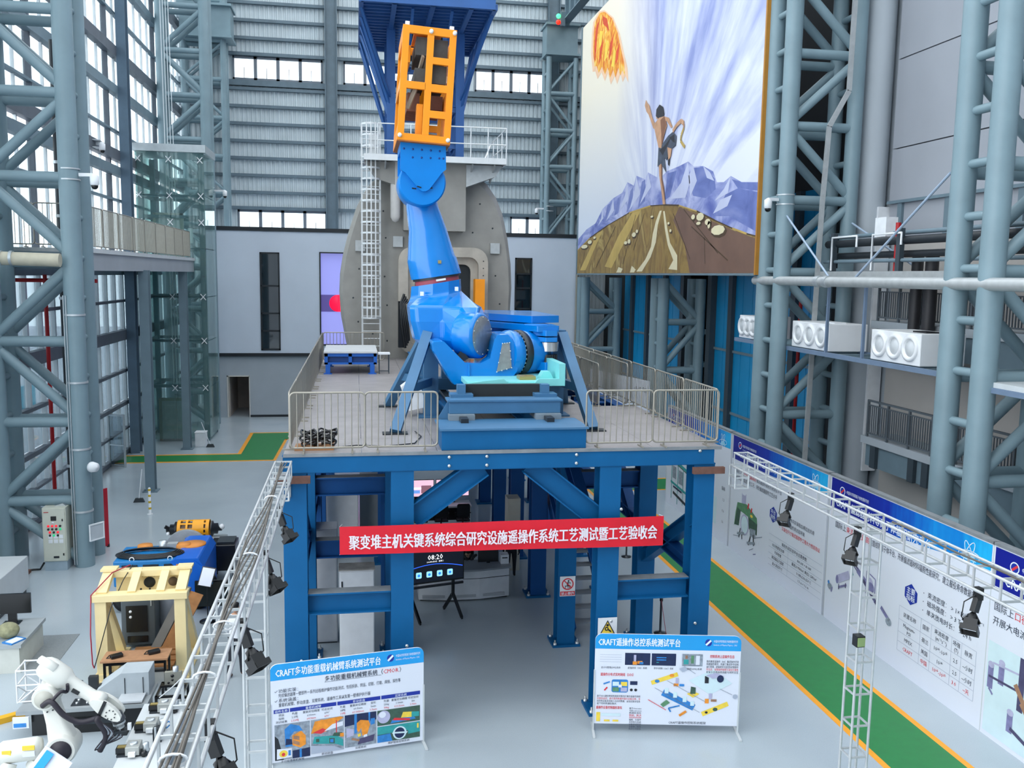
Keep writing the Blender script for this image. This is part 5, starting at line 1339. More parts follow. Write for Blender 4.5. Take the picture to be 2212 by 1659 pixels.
gridlines(b2, (4.36,), (1.40, 1.19, 0.99, 0.79, 0.60, 0.41), 3.08, 6.37, 0.41, 1.19)
for k, (a, e) in enumerate((('电子枪额定功率', '800 kW + 80 kW'), ('功率密度', '最高20 MW/m², 瞬态1 GW/m²'), ('氦回路压力温度', '10 MPa/200-550°C'), ('最大测试尺寸', '1.5 m × 0.6 m'))):
    z = 1.05 - 0.195 * k
    text(b2, a, 3.72, z, 0.115, P_INK, align='CENTER'); text(b2, e, 5.36, z, 0.115, P_INK, align='CENTER')
shapes(b2, [(P_LILAC, [(0.95, 2.2), (1.0, 2.14), (1.2, 2.14), (1.28, 2.22), (1.28, 1.8), (0.95, 1.8)]), (P_GRN, [(0.62, 1.78), (1.35, 1.88), (2.15, 1.62), (2.2, 1.4), (1.45, 1.50), (0.75, 1.55), (0.62, 1.2), (0.42, 0.9), (0.5, 1.4)]), (P_GRND, [(0.45, 0.95), (0.62, 1.6), (0.9, 1.55), (0.8, 1.0)]), (P_GRND, [(1.5, 1.5), (2.2, 1.42), (2.2, 1.05), (1.6, 1.1)]), (P_LILAC, ellp(1.25, 1.15, 0.32, 0.36)), (P_AQUA, ellp(1.25, 1.15, 0.26, 0.30)), (P_STEELP, [(1.65, 1.15), (2.1, 1.2), (2.1, 0.9), (1.7, 0.9)]), (P_RED, rbar(1.45, 1.75, 1.5, 1.95, 0.08)), (P_RED, rbar(1.7, 1.68, 1.75, 1.85, 0.08)), (P_YEL, ellp(1.75, 1.58, 0.1, 0.05)), (P_BLACK, rbar(0.85, 0.6, 0.95, 0.95, 0.06)), (P_BLACK, rbar(1.1, 0.6, 1.05, 0.85, 0.05)), (P_STEELP, rbar(0.7, 0.7, 1.25, 0.85, 0.08)), (P_BLACK, rbar(1.6, 0.55, 1.75, 0.9, 0.06)), (P_BLACK, rbar(2.0, 0.65, 1.95, 1.0, 0.07)), (P_STEELP, rbar(1.5, 0.6, 2.1, 0.75, 0.08)), (P_GREYT, rbar(0.4, 0.55, 0.9, 0.65, 0.02)), (P_GREYT, rbar(2.1, 0.95, 2.6, 1.12, 0.02)), (P_GREYT, rbar(1.7, 0.4, 2.0, 0.55, 0.02)), (P_PURP, rbar(2.0, 0.35, 2.2, 0.42, 0.03))])
# nearest board
b0 = board('display board nearest the camera with purple machine picture', 15.86)
text(b0, 'CRAFT 超导磁体导体测试平台', 0.36, 3.32, 0.27, P_PALE, 3, bold=0.015)
text(b0, '国际上', 0.14, 2.74, 0.19, P_INK); text(b0, '口径最大、', 0.72, 2.74, 0.19, P_RED)
text(b0, '开展大电流、高储能', 0.14, 2.44, 0.19, P_INK)
flat(b0, [(0.08, 2.05), (6.3, 2.05), (6.3, 0.1), (0.08, 0.1)], 1, P_AQUA, 'picture')
shapes(b0, [(P_PURP, box4(0.12, 1.05, 0.16, 0.5)), (P_LILAC, ellp(0.20, 1.56, 0.09, 0.07)), (P_PURP, box4(0.42, 1.25, 0.16, 0.45)), (P_LILAC, ellp(0.5, 1.71, 0.09, 0.07)), (P_PURPD, rbar(0.15, 1.3, 1.1, 1.35, 0.05)), (P_LILAC, rbar(0.25, 1.62, 1.1, 1.7, 0.04)), (P_PURPD, box4(0.98, 0.95, 0.16, 1.1)), (P_BROWN, rbar(0.9, 1.45, 1.2, 1.1, 0.12)), (P_BROWN, rbar(1.1, 1.15, 1.4, 0.85, 0.14)), (P_PURP, box4(0.75, 0.4, 0.16, 0.42)), (P_LILAC, ellp(0.83, 0.82, 0.09, 0.07)), (P_PURPD, rbar(0.85, 0.5, 1.4, 0.35, 0.08)), (P_PURP, rbar(0.18, 1.05, 0.3, 0.95, 0.05)), (P_PURPD, box4(1.3, 0.4, 0.5, 0.9)), (P_PURP, box4(1.9, 0.5, 0.4, 1.2)), (P_PURPD, rbar(1.2, 1.2, 3.2, 1.5, 0.15))], 1.6)
# far board with teal frames
b3 = board('display board with teal frame picture at far end', 35.42)
text(b3, 'CRAFT 遥操作测试平台', 0.60, 3.36, 0.27, P_PALE, 3, bold=0.015)
shapes(b3, [(P_TEAL, rbar(0.6, 2.0, 2.7, 1.75, 0.12)), (P_TEAL, rbar(0.6, 1.0, 2.7, 0.85, 0.10)), (P_GRND, rbar(0.65, 1.92, 2.65, 1.66, 0.04)), (P_TEAL, rbar(0.7, 0.3, 0.7, 2.0, 0.06)), (P_TEAL, rbar(1.4, 0.2, 1.4, 1.9, 0.06)), (P_TEAL, rbar(2.6, 0.0 + 0.25, 2.6, 1.8, 0.06)), (P_TEAL, rbar(2.0, 0.3, 2.0, 1.8, 0.05)), (P_STEELP, box4(1.5, 1.1, 0.45, 0.55)), (P_BLACK, rbar(0.9, 0.6, 2.5, 0.4, 0.12)), (P_STEELP, box4(0.8, 1.2, 0.4, 0.5)), (P_DKB, rbar(0.9, 0.85, 1.9, 0.8, 0.08))])
rect(b3, 4.2, 0.5, 1.2, 1.0, 1.5, P_AQUA, 'table_print')
for k, s in enumerate(('1.3', '0.6', '16')): text(b3, s, 5.9, 1.5 - 0.4 * k, 0.15, P_INK)
text(b3, '指标', 5.8, 1.9, 0.16, P_INK)

t = thing('slanted_board', 'white display board set askew beyond the right deck edge', 'display board', (13.3, 50.6, 0), math.atan2(-6.9, 1.6), local=True)
mb().bb((0, 0, 0.05), (7.0, 0.12, 4.1)).build('panel', P_WHITE, t)
for x in (0.2, 3.5, 6.6): mb().bb((x, -0.3, 0), (x + 0.12, 0.5, 0.06)).build('stand_foot', M_LIGHTGREY, t)
text(t, 'CRAFT 平台', 5.6, 3.5, 0.3, P_INK, fit=1.2)
# ---------------------------------------------------------------- two free-standing posters in front of the platform
def poster(label, p0, p1, h, zb):
    p0 = Vector(p0); p1 = Vector(p1); w = (p1 - p0).length
    t = thing('poster_stand', label, 'poster', (p0.x, p0.y, 0), math.atan2(p1.y - p0.y, p1.x - p0.x), 'free-standing posters', local=True)
    b = mb(); pts = rrect(0, zb, w, h, 0.14, 5, (0, 0, 1, 1)); b.prism(pts, 'y', 0.0, 0.03); b.build('panel', P_WHITE, t)
    flat(t, [(0.0, zb + h - 0.32), (w, zb + h - 0.32)] + arc(w - 0.14, zb + h - 0.14, 0.14, 0, 90, 5) + arc(0.14, zb + h - 0.14, 0.14, 90, 180, 5), 1, P_SKY, 'header_print')
    for x in (0.0, w):
        b = mb(); b.beam((x, -0.32, 0.02), (x, 0.32, 0.02), 0.05, 0.03); b.beam((x, 0, 0.02), (x, 0, zb + h * 0.6), 0.03, 0.03); b.build('stand_foot', M_LIGHTGREY, t)
    flat(t, ellp(w * 0.775, zb + h - 0.15, 0.07, 0.075), 2, P_NAVY, 'emblem'); flat(t, rbar(w*0.775 - 0.05, zb + h - 0.2, w*0.775 + 0.05, zb + h - 0.1, 0.04), 2.4, P_PALE, 'emblem')
    text(t, '中国科学院等离子体物理研究所', w * 0.81, zb + h - 0.14, 0.062, P_PALE, fit=w * 0.165); text(t, 'Institute of Plasma Physics, CAS', w * 0.81, zb + h - 0.21, 0.05, P_PALE, fit=w * 0.16)
    return t, w
pl, w = poster('poster about heavy-duty arm with four photos, left of centre', (-1.64, 16.60, 0), (1.30, 17.05, 0), 1.97, 0.06)
h = 2.03
text(pl, 'CRAFT多功能重载机械臂系统测试平台', 0.10, h - 0.245, 0.185, P_PALE, 3, bold=0.02, fit=2.0)
text(pl, '多功能重载机械臂系统（', 1.02, 1.58, 0.118, P_INK, bold=0.01, fit=1.12); text(pl, 'CMOR', 2.16, 1.58, 0.12, P_RED, fit=0.3); text(pl, '）', 2.48, 1.58, 0.118, P_INK)
rect(pl, 1.02, 1.555, 1.1, 0.006, 2, P_INK, 'underline')
for s, x, z in (('✓', 0.07, 1.46), ('功能实现：', 0.15, 1.46), ('完成偏滤器第一壁部件一系列远程维护操作功能测试、包括拆装、转运、切割、打磨、焊接、探伤等', 0.15, 1.37), ('✓', 0.07, 1.27), ('系统涵盖：', 0.15, 1.27), ('重载机械臂、移动底盘、双臂系统、遥操作工具以及第一壁维护执行器', 0.15, 1.18)):
    text(pl, s, x, z, 0.085, P_INK, fit={46: 2.35, 32: 1.75}.get(len(s)) or (2.35 if len(s) > 40 else 1.75 if len(s) > 20 else None))
tz0 = 1.05
for x0_, x1_, s in ((0.06, 0.34, '组件名称'), (0.36, 1.24, '重载机械臂'), (1.26, 2.10, '移动底盘'), (2.12, 2.90, '双臂系统')):
    rect(pl, x0_, tz0, x1_ - x0_, 0.075, 2, P_NAVY, 'table_header'); text(pl, s, (x0_ + x1_) / 2, tz0 + 0.015, 0.06, P_PALE, 4, 'CENTER')
rows = (('项目', '负载', '重复定位精度', '可达空间', '负载', '重复定位精度', '变形', '负载', '重复定位精度', '可达空间'), ('指标', '2.5吨', '±10mm', '±90°', '18吨', '±0.5mm', '5mm', '25kg', '1.0mm', '2m'), ('测试结果', '2.53吨', '±4.5mm', '±90°', '19吨', '±0.062mm', '3.7mm', '30kg', '0.015mm', '2.96m'))
for r_, row in enumerate(rows):
    for c_, s in enumerate(row):
        x = (0.2, 0.45, 0.76, 1.06, 1.36, 1.66, 1.96, 2.22, 2.48, 2.76)[c_]
        text(pl, s, x, tz0 - 0.065 - 0.068 * r_, 0.054, P_RED if (r_ == 2 and c_ > 0) else P_INK, align='CENTER')
# four photos
def frame_pic(par, x, z, w_, h_, base, lst):
    rect(par, x, z, w_, h_, 2, base, 'photo')
    for i, (m, pts) in enumerate(lst): flat(par, [(x + p[0] * w_, z + p[1] * h_) for p in pts], 2.4 + 0.12 * i, m, 'photo_detail')
frame_pic(pl, 0.07, 0.10, 0.66, 0.72, P_STEELP, [(P_BLACK, [(0, 0), (0.25, 0), (0.1, 0.6), (0, 0.7)]), (P_BLUE, [(0.28, 0.85), (0.45, 0.98), (0.7, 0.9), (0.8, 0.75), (0.55, 0.75), (0.42, 0.6), (0.5, 0.35), (0.3, 0.35)]), (P_DKB, [(0.3, 0.4), (0.5, 0.4), (0.48, 0.55), (0.32, 0.58)]), (P_ORANGE, [(0.5, 0.65), (0.75, 0.75), (0.88, 0.6), (0.88, 0.35), (0.72, 0.28), (0.5, 0.38)]), (P_BROWN, [(0.52, 0.42), (0.7, 0.34), (0.7, 0.44), (0.52, 0.52)]), (P_BROWN, [(0.52, 0.55), (0.7, 0.49), (0.7, 0.6), (0.54, 0.64)]), (P_DKB, [(0.5, 0.0), (1, 0.0), (1, 0.25), (0.5, 0.22)]), (P_BLUE, [(0.7, 0), (0.76, 0), (0.76, 0.25), (0.7, 0.25)]), (P_WHITE, [(0.05, 0.03), (0.48, 0.05), (0.48, 0.3), (0.06, 0.32)]), (P_YEL, ellp(0.24, 0.17, 0.12, 0.1)), (P_RED, ellp(0.24, 0.15, 0.05, 0.05)), (P_BLUE, [(0.38, 0.1), (0.45, 0.1), (0.45, 0.25), (0.38, 0.25)])])
frame_pic(pl, 0.75, 0.13, 0.63, 0.69, P_STEELP, [(P_ORANGE, [(0, 0.6), (0.12, 0.95), (0.9, 1.0), (1, 0.95), (0.6, 0.75), (0.45, 0.6)]), (P_RED, [(0.05, 0.62), (0.35, 0.72), (0.5, 0.64), (0.3, 0.56)]), (P_ORANGE, [(0.3, 0.98), (0.36, 0.98), (0.15, 0.65), (0.1, 0.68)]), (P_WHITE, [(0.4, 0.62), (0.98, 0.72), (0.98, 0.85), (0.65, 0.8)]), (P_RED, [(0.76, 0.4), (0.79, 0.4), (0.79, 0.9), (0.76, 0.9)]), (P_TEAL, [(0.05, 0.3), (0.75, 0.2), (0.98, 0.1), (0.98, 0.3), (0.78, 0.45), (0.1, 0.5)]), (P_GRND, [(0.55, 0.25), (0.72, 0.22), (0.72, 0.38), (0.55, 0.4)]), (P_BLUE, [(0.58, 0.27), (0.68, 0.25), (0.68, 0.36), (0.58, 0.36)]), (P_GRND, [(0.65, 0.45), (0.95, 0.4), (0.95, 0.52), (0.7, 0.54)]), (P_ORANGE, [(0.88, 0.4), (1, 0.38), (1, 0.5), (0.88, 0.5)]), (P_GRND, [(0.15, 0.33), (0.25, 0.32), (0.25, 0.42), (0.15, 0.43)]), (P_LINE, [(0, 0), (1, 0), (0.7, 0.14), (0, 0.25)])])
frame_pic(pl, 1.40, 0.15, 0.62, 0.67, P_STEELP, [(P_DKB, [(0, 0.65), (1, 0.75), (1, 1), (0, 1)]), (P_BLUE, [(0.3, 0.4), (0.38, 0.4), (0.38, 1), (0.3, 1)]), (P_BLUE, [(0.75, 0.6), (0.8, 0.6), (0.8, 1), (0.75, 1)]), (P_BLUE, [(0.82, 0.6), (0.95, 0.62), (0.95, 0.8), (0.82, 0.8)]), (P_ORANGE, [(0.38, 0.72), (0.5, 0.8), (0.75, 0.75), (0.8, 0.62), (0.7, 0.3), (0.55, 0.3), (0.52, 0.55), (0.44, 0.42), (0.38, 0.5)]), (P_YEL, [(0.4, 0.36), (0.5, 0.4), (0.5, 0.3), (0.42, 0.28)]), (P_WHITE, [(0.58, 0.15), (0.72, 0.18), (0.7, 0.34), (0.6, 0.32)]), (P_PURPD, [(0.4, 0.05), (0.9, 0.1), (0.95, 0.3), (0.45, 0.22)]), (P_BROWN, [(0.2, 0.22), (0.45, 0.14), (0.47, 0.2), (0.24, 0.28)]), (P_LILAC, [(0.05, 0.3), (0.28, 0.35), (0.28, 0.55), (0.05, 0.6)])])
frame_pic(pl, 2.04, 0.50, 0.86, 0.32, P_GRND, [(P_LILAC, ellp(0.15, 0.55, 0.15, 0.42)), (P_WHITE, ellp(0.12, 0.7, 0.08, 0.2)), (P_BLUE, [(0.3, 0.05), (0.9, 0.15), (0.85, 0.35), (0.35, 0.3)]), (P_RED, [(0.35, 0.25), (0.75, 0.1), (0.78, 0.22), (0.4, 0.4)]), (P_YEL, [(0.55, 0.35), (0.8, 0.3), (0.82, 0.65), (0.6, 0.7)]), (P_TEAL, [(0.8, 0.3), (0.98, 0.3), (0.98, 0.6), (0.8, 0.65)])])
frame_pic(pl, 2.04, 0.15, 0.86, 0.33, P_GRND, [(P_TEAL, [(0, 0.5), (1, 0.55), (1, 1), (0, 1)]), (P_BLUE, [(0, 0), (0.35, 0), (0.3, 0.5), (0, 0.45)]), (P_AQUA, ellp(0.52, 0.45, 0.16, 0.42)), (P_DKB, ellp(0.52, 0.45, 0.12, 0.34)), (P_AQUA, rbar(0.35, 0.5, 0.7, 0.42, 0.1)), (P_TEAL, [(0.72, 0.3), (1, 0.35), (1, 0.75), (0.72, 0.6)]), (P_YEL, [(0.93, 0.6), (0.97, 0.6), (0.97, 0.9), (0.93, 0.9)])])
for s, x, z in (('多功能重载机械臂', 0.40, 0.045), ('移动底盘', 1.06, 0.075), ('双臂系统', 1.71, 0.095), ('维护智能控制系统', 2.47, 0.095)): text(pl, s, x, z, 0.055, P_INK, align='CENTER')

pr_, w = poster('poster about the control system with isometric diagram, right of centre', (4.83, 17.02, 0), (7.78, 16.47, 0), 1.95, 0.17)
h = 2.12
text(pr_, 'CRAFT遥操作总控系统测试平台', 0.06, h - 0.24, 0.185, P_PALE, 3, bold=0.02, fit=1.68)
for x, w_ in ((0.62, 0.52), (1.17, 0.50), (1.80, 0.42)): rect(pr_, x, h - 0.66, w_, 0.26, 2, P_DKB if x < 1.7 else P_STEELP, 'photo')
shapes(pr_, [(P_LILAC, box4(0.80, h - 0.58, 0.05, 0.14)), (P_ORANGE, box4(0.78, h - 0.65, 0.09, 0.07)), (P_ORANGE, box4(0.88, h - 0.63, 0.1, 0.06)), (P_BLUE, box4(0.92, h - 0.64, 0.08, 0.05)), (P_BLUE, box4(1.27, h - 0.55, 0.2, 0.025)), (P_BLUE, box4(1.27, h - 0.5, 0.2, 0.025)), (P_TEAL, box4(1.27, h - 0.6, 0.05, 0.015)), (P_TEAL, box4(1.83, h - 0.62, 0.1, 0.1)), (P_GRN, box4(1.98, h - 0.6, 0.06, 0.17)), (P_WHITE, box4(2.08, h - 0.63, 0.08, 0.2)), (P_BROWN, box4(1.86, h - 0.5, 0.05, 0.07))], 2.5)
rect(pr_, 1.73, h - 0.66, 0.05, 0.26, 2, P_WHITE, 'print')
for k in range(4): rect(pr_, 0.10, h - 0.45 - 0.05 * k, 0.45, 0.005, 2, P_LINE, 'table_line')
for s, x in (('设计与管理(DMS)系统', 0.33), ('虚拟现实（VR）系统', 0.88), ('命令与控制（C&C）系统', 1.42), ('视频监控(VMS)系统', 2.01)): text(pr_, s, x, h - 0.74, 0.05, P_INK, align='CENTER', fit=0.40)
text(pr_, '控制系统上层软件生态', 2.62, h - 0.47, 0.075, P_RED, align='CENTER', bold=0.01, fit=0.5)
for k, s in enumerate(('面向聚变遥操作（RH）集成操作环境', '构建操作需求、构建了集成命令控制', '运行管理、虚拟现实与监控系统等软件', '件生态，保障操作管理与监控可靠性', '实现多任务协同调度与闭环交互')): text(pr_, s, 2.30, h - 0.57 - 0.058 * k, 0.055, P_RED if k == 3 else P_INK, fit=0.66)
text(pr_, '遥操作分布式实时网络（DDS）', 0.48, h - 0.90, 0.075, P_RED, align='CENTER', bold=0.01, fit=0.68)
flat(pr_, rrect(0.36, h - 1.26, 0.34, 0.28, 0.04), 2, P_BLUE, 'diagram')
shapes(pr_, [(P_AQUA, box4(0.38, h - 1.12, 0.13, 0.09)), (P_YEL, box4(0.55, h - 1.12, 0.13, 0.09)), (P_GRN, box4(0.38, h - 1.24, 0.13, 0.09)), (P_LILAC, box4(0.55, h - 1.24, 0.13, 0.09)), (P_WHITE, box4(0.50, h - 1.15, 0.07, 0.06)), (P_DKB, box4(0.74, h - 1.09, 0.15, 0.08)), (P_BLACK, ellp(0.77, h - 1.2, 0.03, 0.03)), (P_BLACK, ellp(0.86, h - 1.2, 0.03, 0.03)), (P_BLUE, rbar(0.19, h - 1.08, 0.32, h - 1.03, 0.03)), (P_RED, rbar(0.21, h - 1.22, 0.27, h - 1.15, 0.03))], 2.6)
for k, s in enumerate(('基于DDS通信框架构建高可靠可扩展的遥操作网络', '实现低延迟、高可靠的数据传输与设备互联，支', '持异构设备灵活接入与实时数据，以适应复杂任务', '遥下实时的通信需求。')): text(pr_, s, 0.06, h - 1.36 - 0.055 * k, 0.05, P_RED if k == 1 else P_INK, fit=0.9 if k < 3 else 0.42)
text(pr_, '遥操作设备控制器标准化', 0.32, h - 1.62, 0.072, P_RED, align='CENTER', bold=0.01, fit=0.54)
for k, s in enumerate(('基于Omronics', '与Electronics', '构建标准化', '制器，解决', '异构系统控制', '难题，实现不', '互控制与系统', '设备即插即用', '设备接口规范', '精度与可靠性')): text(pr_, s, 0.74, h - 1.62 - 0.05 * k, 0.046, P_RED if k in (3, 4) else P_INK, fit=0.25)
shapes(pr_, [(P_YEL, box4(0.06, h - 1.9, 0.08, 0.2)), (P_AQUA, box4(0.16, h - 1.78, 0.4, 0.06)), (P_YEL, box4(0.22, h - 1.9, 0.12, 0.04)), (P_YEL, box4(0.4, h - 1.9, 0.12, 0.04))], 2)
# isometric diagram
shapes(pr_, [(P_AQUA, [(1.95, 1.15), (2.45, 1.40), (2.85, 1.10), (2.40, 0.85)]), (P_YEL, rbar(1.18, 1.08, 1.72, 1.28, 0.09)), (P_ORANGE, ellp(1.6, 1.25, 0.05, 0.035)), (P_BLUE, ellp(1.3, 1.12, 0.05, 0.035)), (P_YEL, rbar(2.25, 0.42, 2.78, 0.66, 0.10)), (P_GRND, ellp(2.52, 0.53, 0.05, 0.04)), (P_BLACK, ellp(2.34, 0.46, 0.03, 0.025)), (P_BLUE, rbar(1.42, 0.88, 2.08, 0.56, 0.14)), (P_AQUA, box4(1.46, 0.86, 0.08, 0.12)), (P_AQUA, box4(1.64, 0.77, 0.08, 0.12)), (P_AQUA, box4(1.84, 0.68, 0.08, 0.12)), (P_AQUA, box4(2.0, 0.6, 0.08, 0.1)), (P_YEL, [(1.92, 0.86), (2.05, 0.92), (2.18, 0.86), (2.05, 0.78)]), (P_GRND, [(1.99, 0.86), (2.1, 0.86), (2.1, 1.0), (2.0, 1.02)]), (P_ORANGE, box4(1.64, 1.02, 0.1, 0.06)), (P_LILAC, box4(1.68, 1.08, 0.06, 0.12)), (P_BLUE, box4(1.76, 1.02, 0.1, 0.05)), (P_ORANGE, box4(2.3, 0.66, 0.08, 0.1)), (P_LILAC, box4(2.38, 0.76, 0.06, 0.12)), (P_BROWN, box4(2.42, 0.7, 0.12, 0.05)), (P_GRN, [(1.38, 0.62), (1.5, 0.72), (1.58, 0.66), (1.44, 0.56)]), (P_BLUE, rbar(1.55, 0.54, 1.78, 0.6, 0.03)), (P_BLUE, rbar(1.55, 0.54, 1.6, 0.46, 0.03)), (P_ORANGE, rbar(1.78, 0.38, 1.92, 0.48, 0.05)), (P_BLACK, [(2.28, 1.1), (2.36, 1.1), (2.36, 1.22), (2.28, 1.26)]), (P_LILAC, [(2.3, 1.27), (2.5, 1.33), (2.68, 1.26), (2.45, 1.2)]), (P_DKB, ellp(2.6, 1.2, 0.07, 0.08)), (P_LINE, [(1.74, 1.40), (1.86, 1.46), (1.92, 1.38), (1.82, 1.33)]), (P_LINE, ellp(2.92, 0.82, 0.05, 0.05)), (P_RED, rbar(1.12, 0.72, 1.5, 0.5, 0.012)), (P_GREYT, rbar(1.25, 0.98, 2.2, 0.46, 0.008)), (P_GREYT, rbar(1.5, 1.14, 2.3, 0.7, 0.008)), (P_GREYT, rbar(1.9, 1.42, 2.08, 1.3, 0.008)), (P_GREYT, rbar(2.6, 0.98, 2.85, 0.86, 0.008))], 1.8)
text(pr_, 'CRAFT遥操作控制系统框架', 1.95, 0.20, 0.065, P_INK, align='CENTER')

# ---------------------------------------------------------------- red banner
bn = thing('red_banner', 'red banner with white lettering stretched across platform front', 'banner', (-0.34, 17.55, 3.80), 0, local=True)
def bz(x): return 0.02 + 0.0 * x
bw = 6.74
b = mb(); n = 24; vs = []; fs = []
for i in range(n + 1):
    x = bw * i / n; sag = 0.0
    zb = 0.03 - 0.06 * i / n + 0.03 * math.sin(math.pi * i / n) * 0; zt = 0.60 + 0.01 * i / n
    yy = -0.02 * math.sin(3 * math.pi * i / n)
    for y_ in (-0.004, 0.004): vs += [(x, yy + y_, zb), (x, yy + y_, zt)]
for i in range(n):
    a = 4 * i; e = 4 * (i + 1)
    fs += [(a, e, e + 1, a + 1), (a + 3, e + 3, e + 2, a + 2), (a + 1, e + 1, e + 3, a + 3), (a + 2, e + 2, e, a)]
b.add(vs, fs); b.add(vs, [(0, 1, 3, 2), (4*n, 4*n + 2, 4*n + 3, 4*n + 1)]); b.build('cloth', mat('banner_red', 'd80f28', 0.6, 0, 0.05, 3), bn)
text(bn, '聚变堆主机关键系统综合研究设施遥操作系统工艺测试暨工艺验收会', 0.18, 0.155, 0.315, mat('banner_white', 'e8dfe6', 0.6), 12, bold=0.022, fit=6.4)
for x, z in ((0, 0.6), (bw, 0.6), (0, 0.03), (bw, -0.02)): mb().tube((x, 0, z), (x + (0.05 if x == 0 else -0.05), 0.17, z), 0.006, 6).build('tie_string', M_CAMW, bn)
# ---------------------------------------------------------------- signs on the columns
def sign(label, x, y, z, w_, h_):
    t = thing('safety_sign', label, 'sign', (x, y, z), 0, local=True)
    mb().bb((0, 0, 0), (w_, 0.012, h_)).build('plate', mat('sign_white', 'e6e8ea', 0.4), t)
    return t
s1 = sign('white no-climbing sign with red ring on inner column', 5.07, 21.29, 1.33, 0.40, 0.52)
pts_o = ellp(0.20, 0.32, 0.155, 0.155, 28); pts_i = ellp(0.20, 0.32, 0.125, 0.125, 28)
for k in range(28): flat(s1, [pts_o[k], pts_o[(k+1) % 28], pts_i[(k+1) % 28], pts_i[k]], 2, P_RED, 'red_ring')
flat(s1, ellp(0.22, 0.40, 0.022, 0.025), 2, P_BLACK, 'pictogram'); flat(s1, rbar(0.21, 0.37, 0.19, 0.29, 0.035), 2, P_BLACK, 'pictogram'); flat(s1, rbar(0.19, 0.29, 0.26, 0.28, 0.03), 2, P_BLACK, 'pictogram'); flat(s1, rbar(0.26, 0.28, 0.25, 0.22, 0.025), 2, P_BLACK, 'pictogram'); flat(s1, rbar(0.21, 0.36, 0.28, 0.34, 0.02), 2, P_BLACK, 'pictogram'); flat(s1, rbar(0.13, 0.27, 0.25, 0.27, 0.02), 2, P_BLACK, 'pictogram'); flat(s1, rbar(0.15, 0.27, 0.13, 0.20, 0.015), 2, P_BLACK, 'pictogram'); flat(s1, rbar(0.21, 0.27, 0.21, 0.20, 0.015), 2, P_BLACK, 'pictogram')
flat(s1, rbar(0.10, 0.42, 0.30, 0.22, 0.025), 3, P_RED, 'red_ring')
rect(s1, 0.01, 0.02, 0.38, 0.11, 2, P_RED, 'caption_bar'); text(s1, '禁止攀爬', 0.2, 0.04, 0.085, P_PALE, 4, 'CENTER', 0.01)
s2 = sign('white warning sign with yellow gear triangle on front column', 5.06, 17.665, 1.70, 0.42, 0.48)
flat(s2, [(0.04, 0.12), (0.38, 0.12), (0.21, 0.43)], 2, P_BLACK, 'triangle'); flat(s2, [(0.075, 0.14), (0.345, 0.14), (0.21, 0.39)], 3, P_YEL, 'triangle')
flat(s2, ellp(0.19, 0.24, 0.045, 0.045), 4, P_BLACK, 'pictogram'); flat(s2, ellp(0.19, 0.24, 0.02, 0.02), 5, P_YEL, 'pictogram'); flat(s2, ellp(0.21, 0.32, 0.03, 0.03), 4, P_BLACK, 'pictogram'); flat(s2, rbar(0.23, 0.22, 0.29, 0.17, 0.03), 4, P_BLACK, 'pictogram')
# ================================================================ light stage trusses with spot lamps
M_TRUSS = mat('truss_aluminium', 'c7cacb', 0.4, 0.45, 0.05, 8)
def truss(label, p0, p1, s=0.3, pitch=0.5, up=(0, 0, 1)):
    p0 = Vector(p0); p1 = Vector(p1); t = thing('stage_truss', label, 'truss', tuple(p0), group='stage trusses')
    d, a, b_ = MB().frame(p0, p1, up)
    cs = [(a * i + b_ * j) * s / 2 for i, j in ((-1, -1), (1, -1), (1, 1), (-1, 1))]
    for c in cs: mb().tube(p0 + c, p1 + c, 0.022, 8).build('chord', M_TRUSS, t)
    n = max(2, int(round((p1 - p0).length / pitch)))
    fr = mb()
    for k in range(4): fr.beam(cs[k], cs[(k + 1) % 4], 0.022, 0.03)
    me = fr.mesh('spacer_frame', M_TRUSS)
    for k in range(n + 1):
        share('spacer_frame', me, t, tuple((p1 - p0) * (k / n)))
    return t
truss('long horizontal stage truss running toward camera, left of platform', (-1.40, 17.5, 5.6), (-1.40, 2.5, 5.6))
truss('long horizontal stage truss running toward camera, right of platform', (8.05, 17.5, 5.6), (8.05, 4.0, 5.6))
truss('upright stage truss tower carrying the left truss', (-1.40, 12.35, 0.0), (-1.40, 12.35, 5.45), pitch=0.55)
truss('upright stage truss tower carrying the right truss', (8.10, 12.75, 0.0), (8.10, 12.75, 5.45), pitch=0.55)
truss('short hanging truss piece at platform front right corner', (8.05, 17.55, 5.0), (8.05, 17.55, 5.45), pitch=0.25)
truss('short hanging truss piece at platform front left corner', (-1.45, 17.55, 5.0), (-1.45, 17.55, 5.45), pitch=0.25)
b = mb()
for k in range(6):
    pts = []
    for j in range(30):
        y = 17.2 - 14.6 * j / 29
        pts.append((-1.36 + 0.022 * (k - 3) + 0.05 * math.sin(y * 0.9 + k * 0.7), y, 5.775 + 0.015 * (k % 2) + 0.02 * math.sin(y * 1.7 + k)))
    b.path(pts, 0.012, 6)
tag(b.build('cable_bundle', mat('grey_cable', '5a5650', 0.6), loc=(-1.36, 10, 5.76), kind='stuff'), 'grey cable bundle lying on the left stage truss', 'cable')
for y in (14.5, 11.5, 9.2, 8.0, 6.6):
    o = mb().path([(-1.36 + 0.1 * math.cos(R(30 * k)), y, 5.77 + 0.05 * math.sin(R(30 * k))) for k in range(12)], 0.012, 6, closed=True).build('cable_tie', M_CAMW, loc=(-1.36, y, 5.77))
    tag(o, 'white tie round cable bundle, %s one along left truss' % {14.5: 'farthest', 11.5: 'second farthest', 9.2: 'middle', 8.0: 'second nearest', 6.6: 'nearest'}[y], 'cable tie', 'white cable ties')
b = mb(); b.path([(8.02 + 0.03 * math.sin(k), 12 - 0.3 * k, 5.78) for k in range(28)], 0.014, 6)
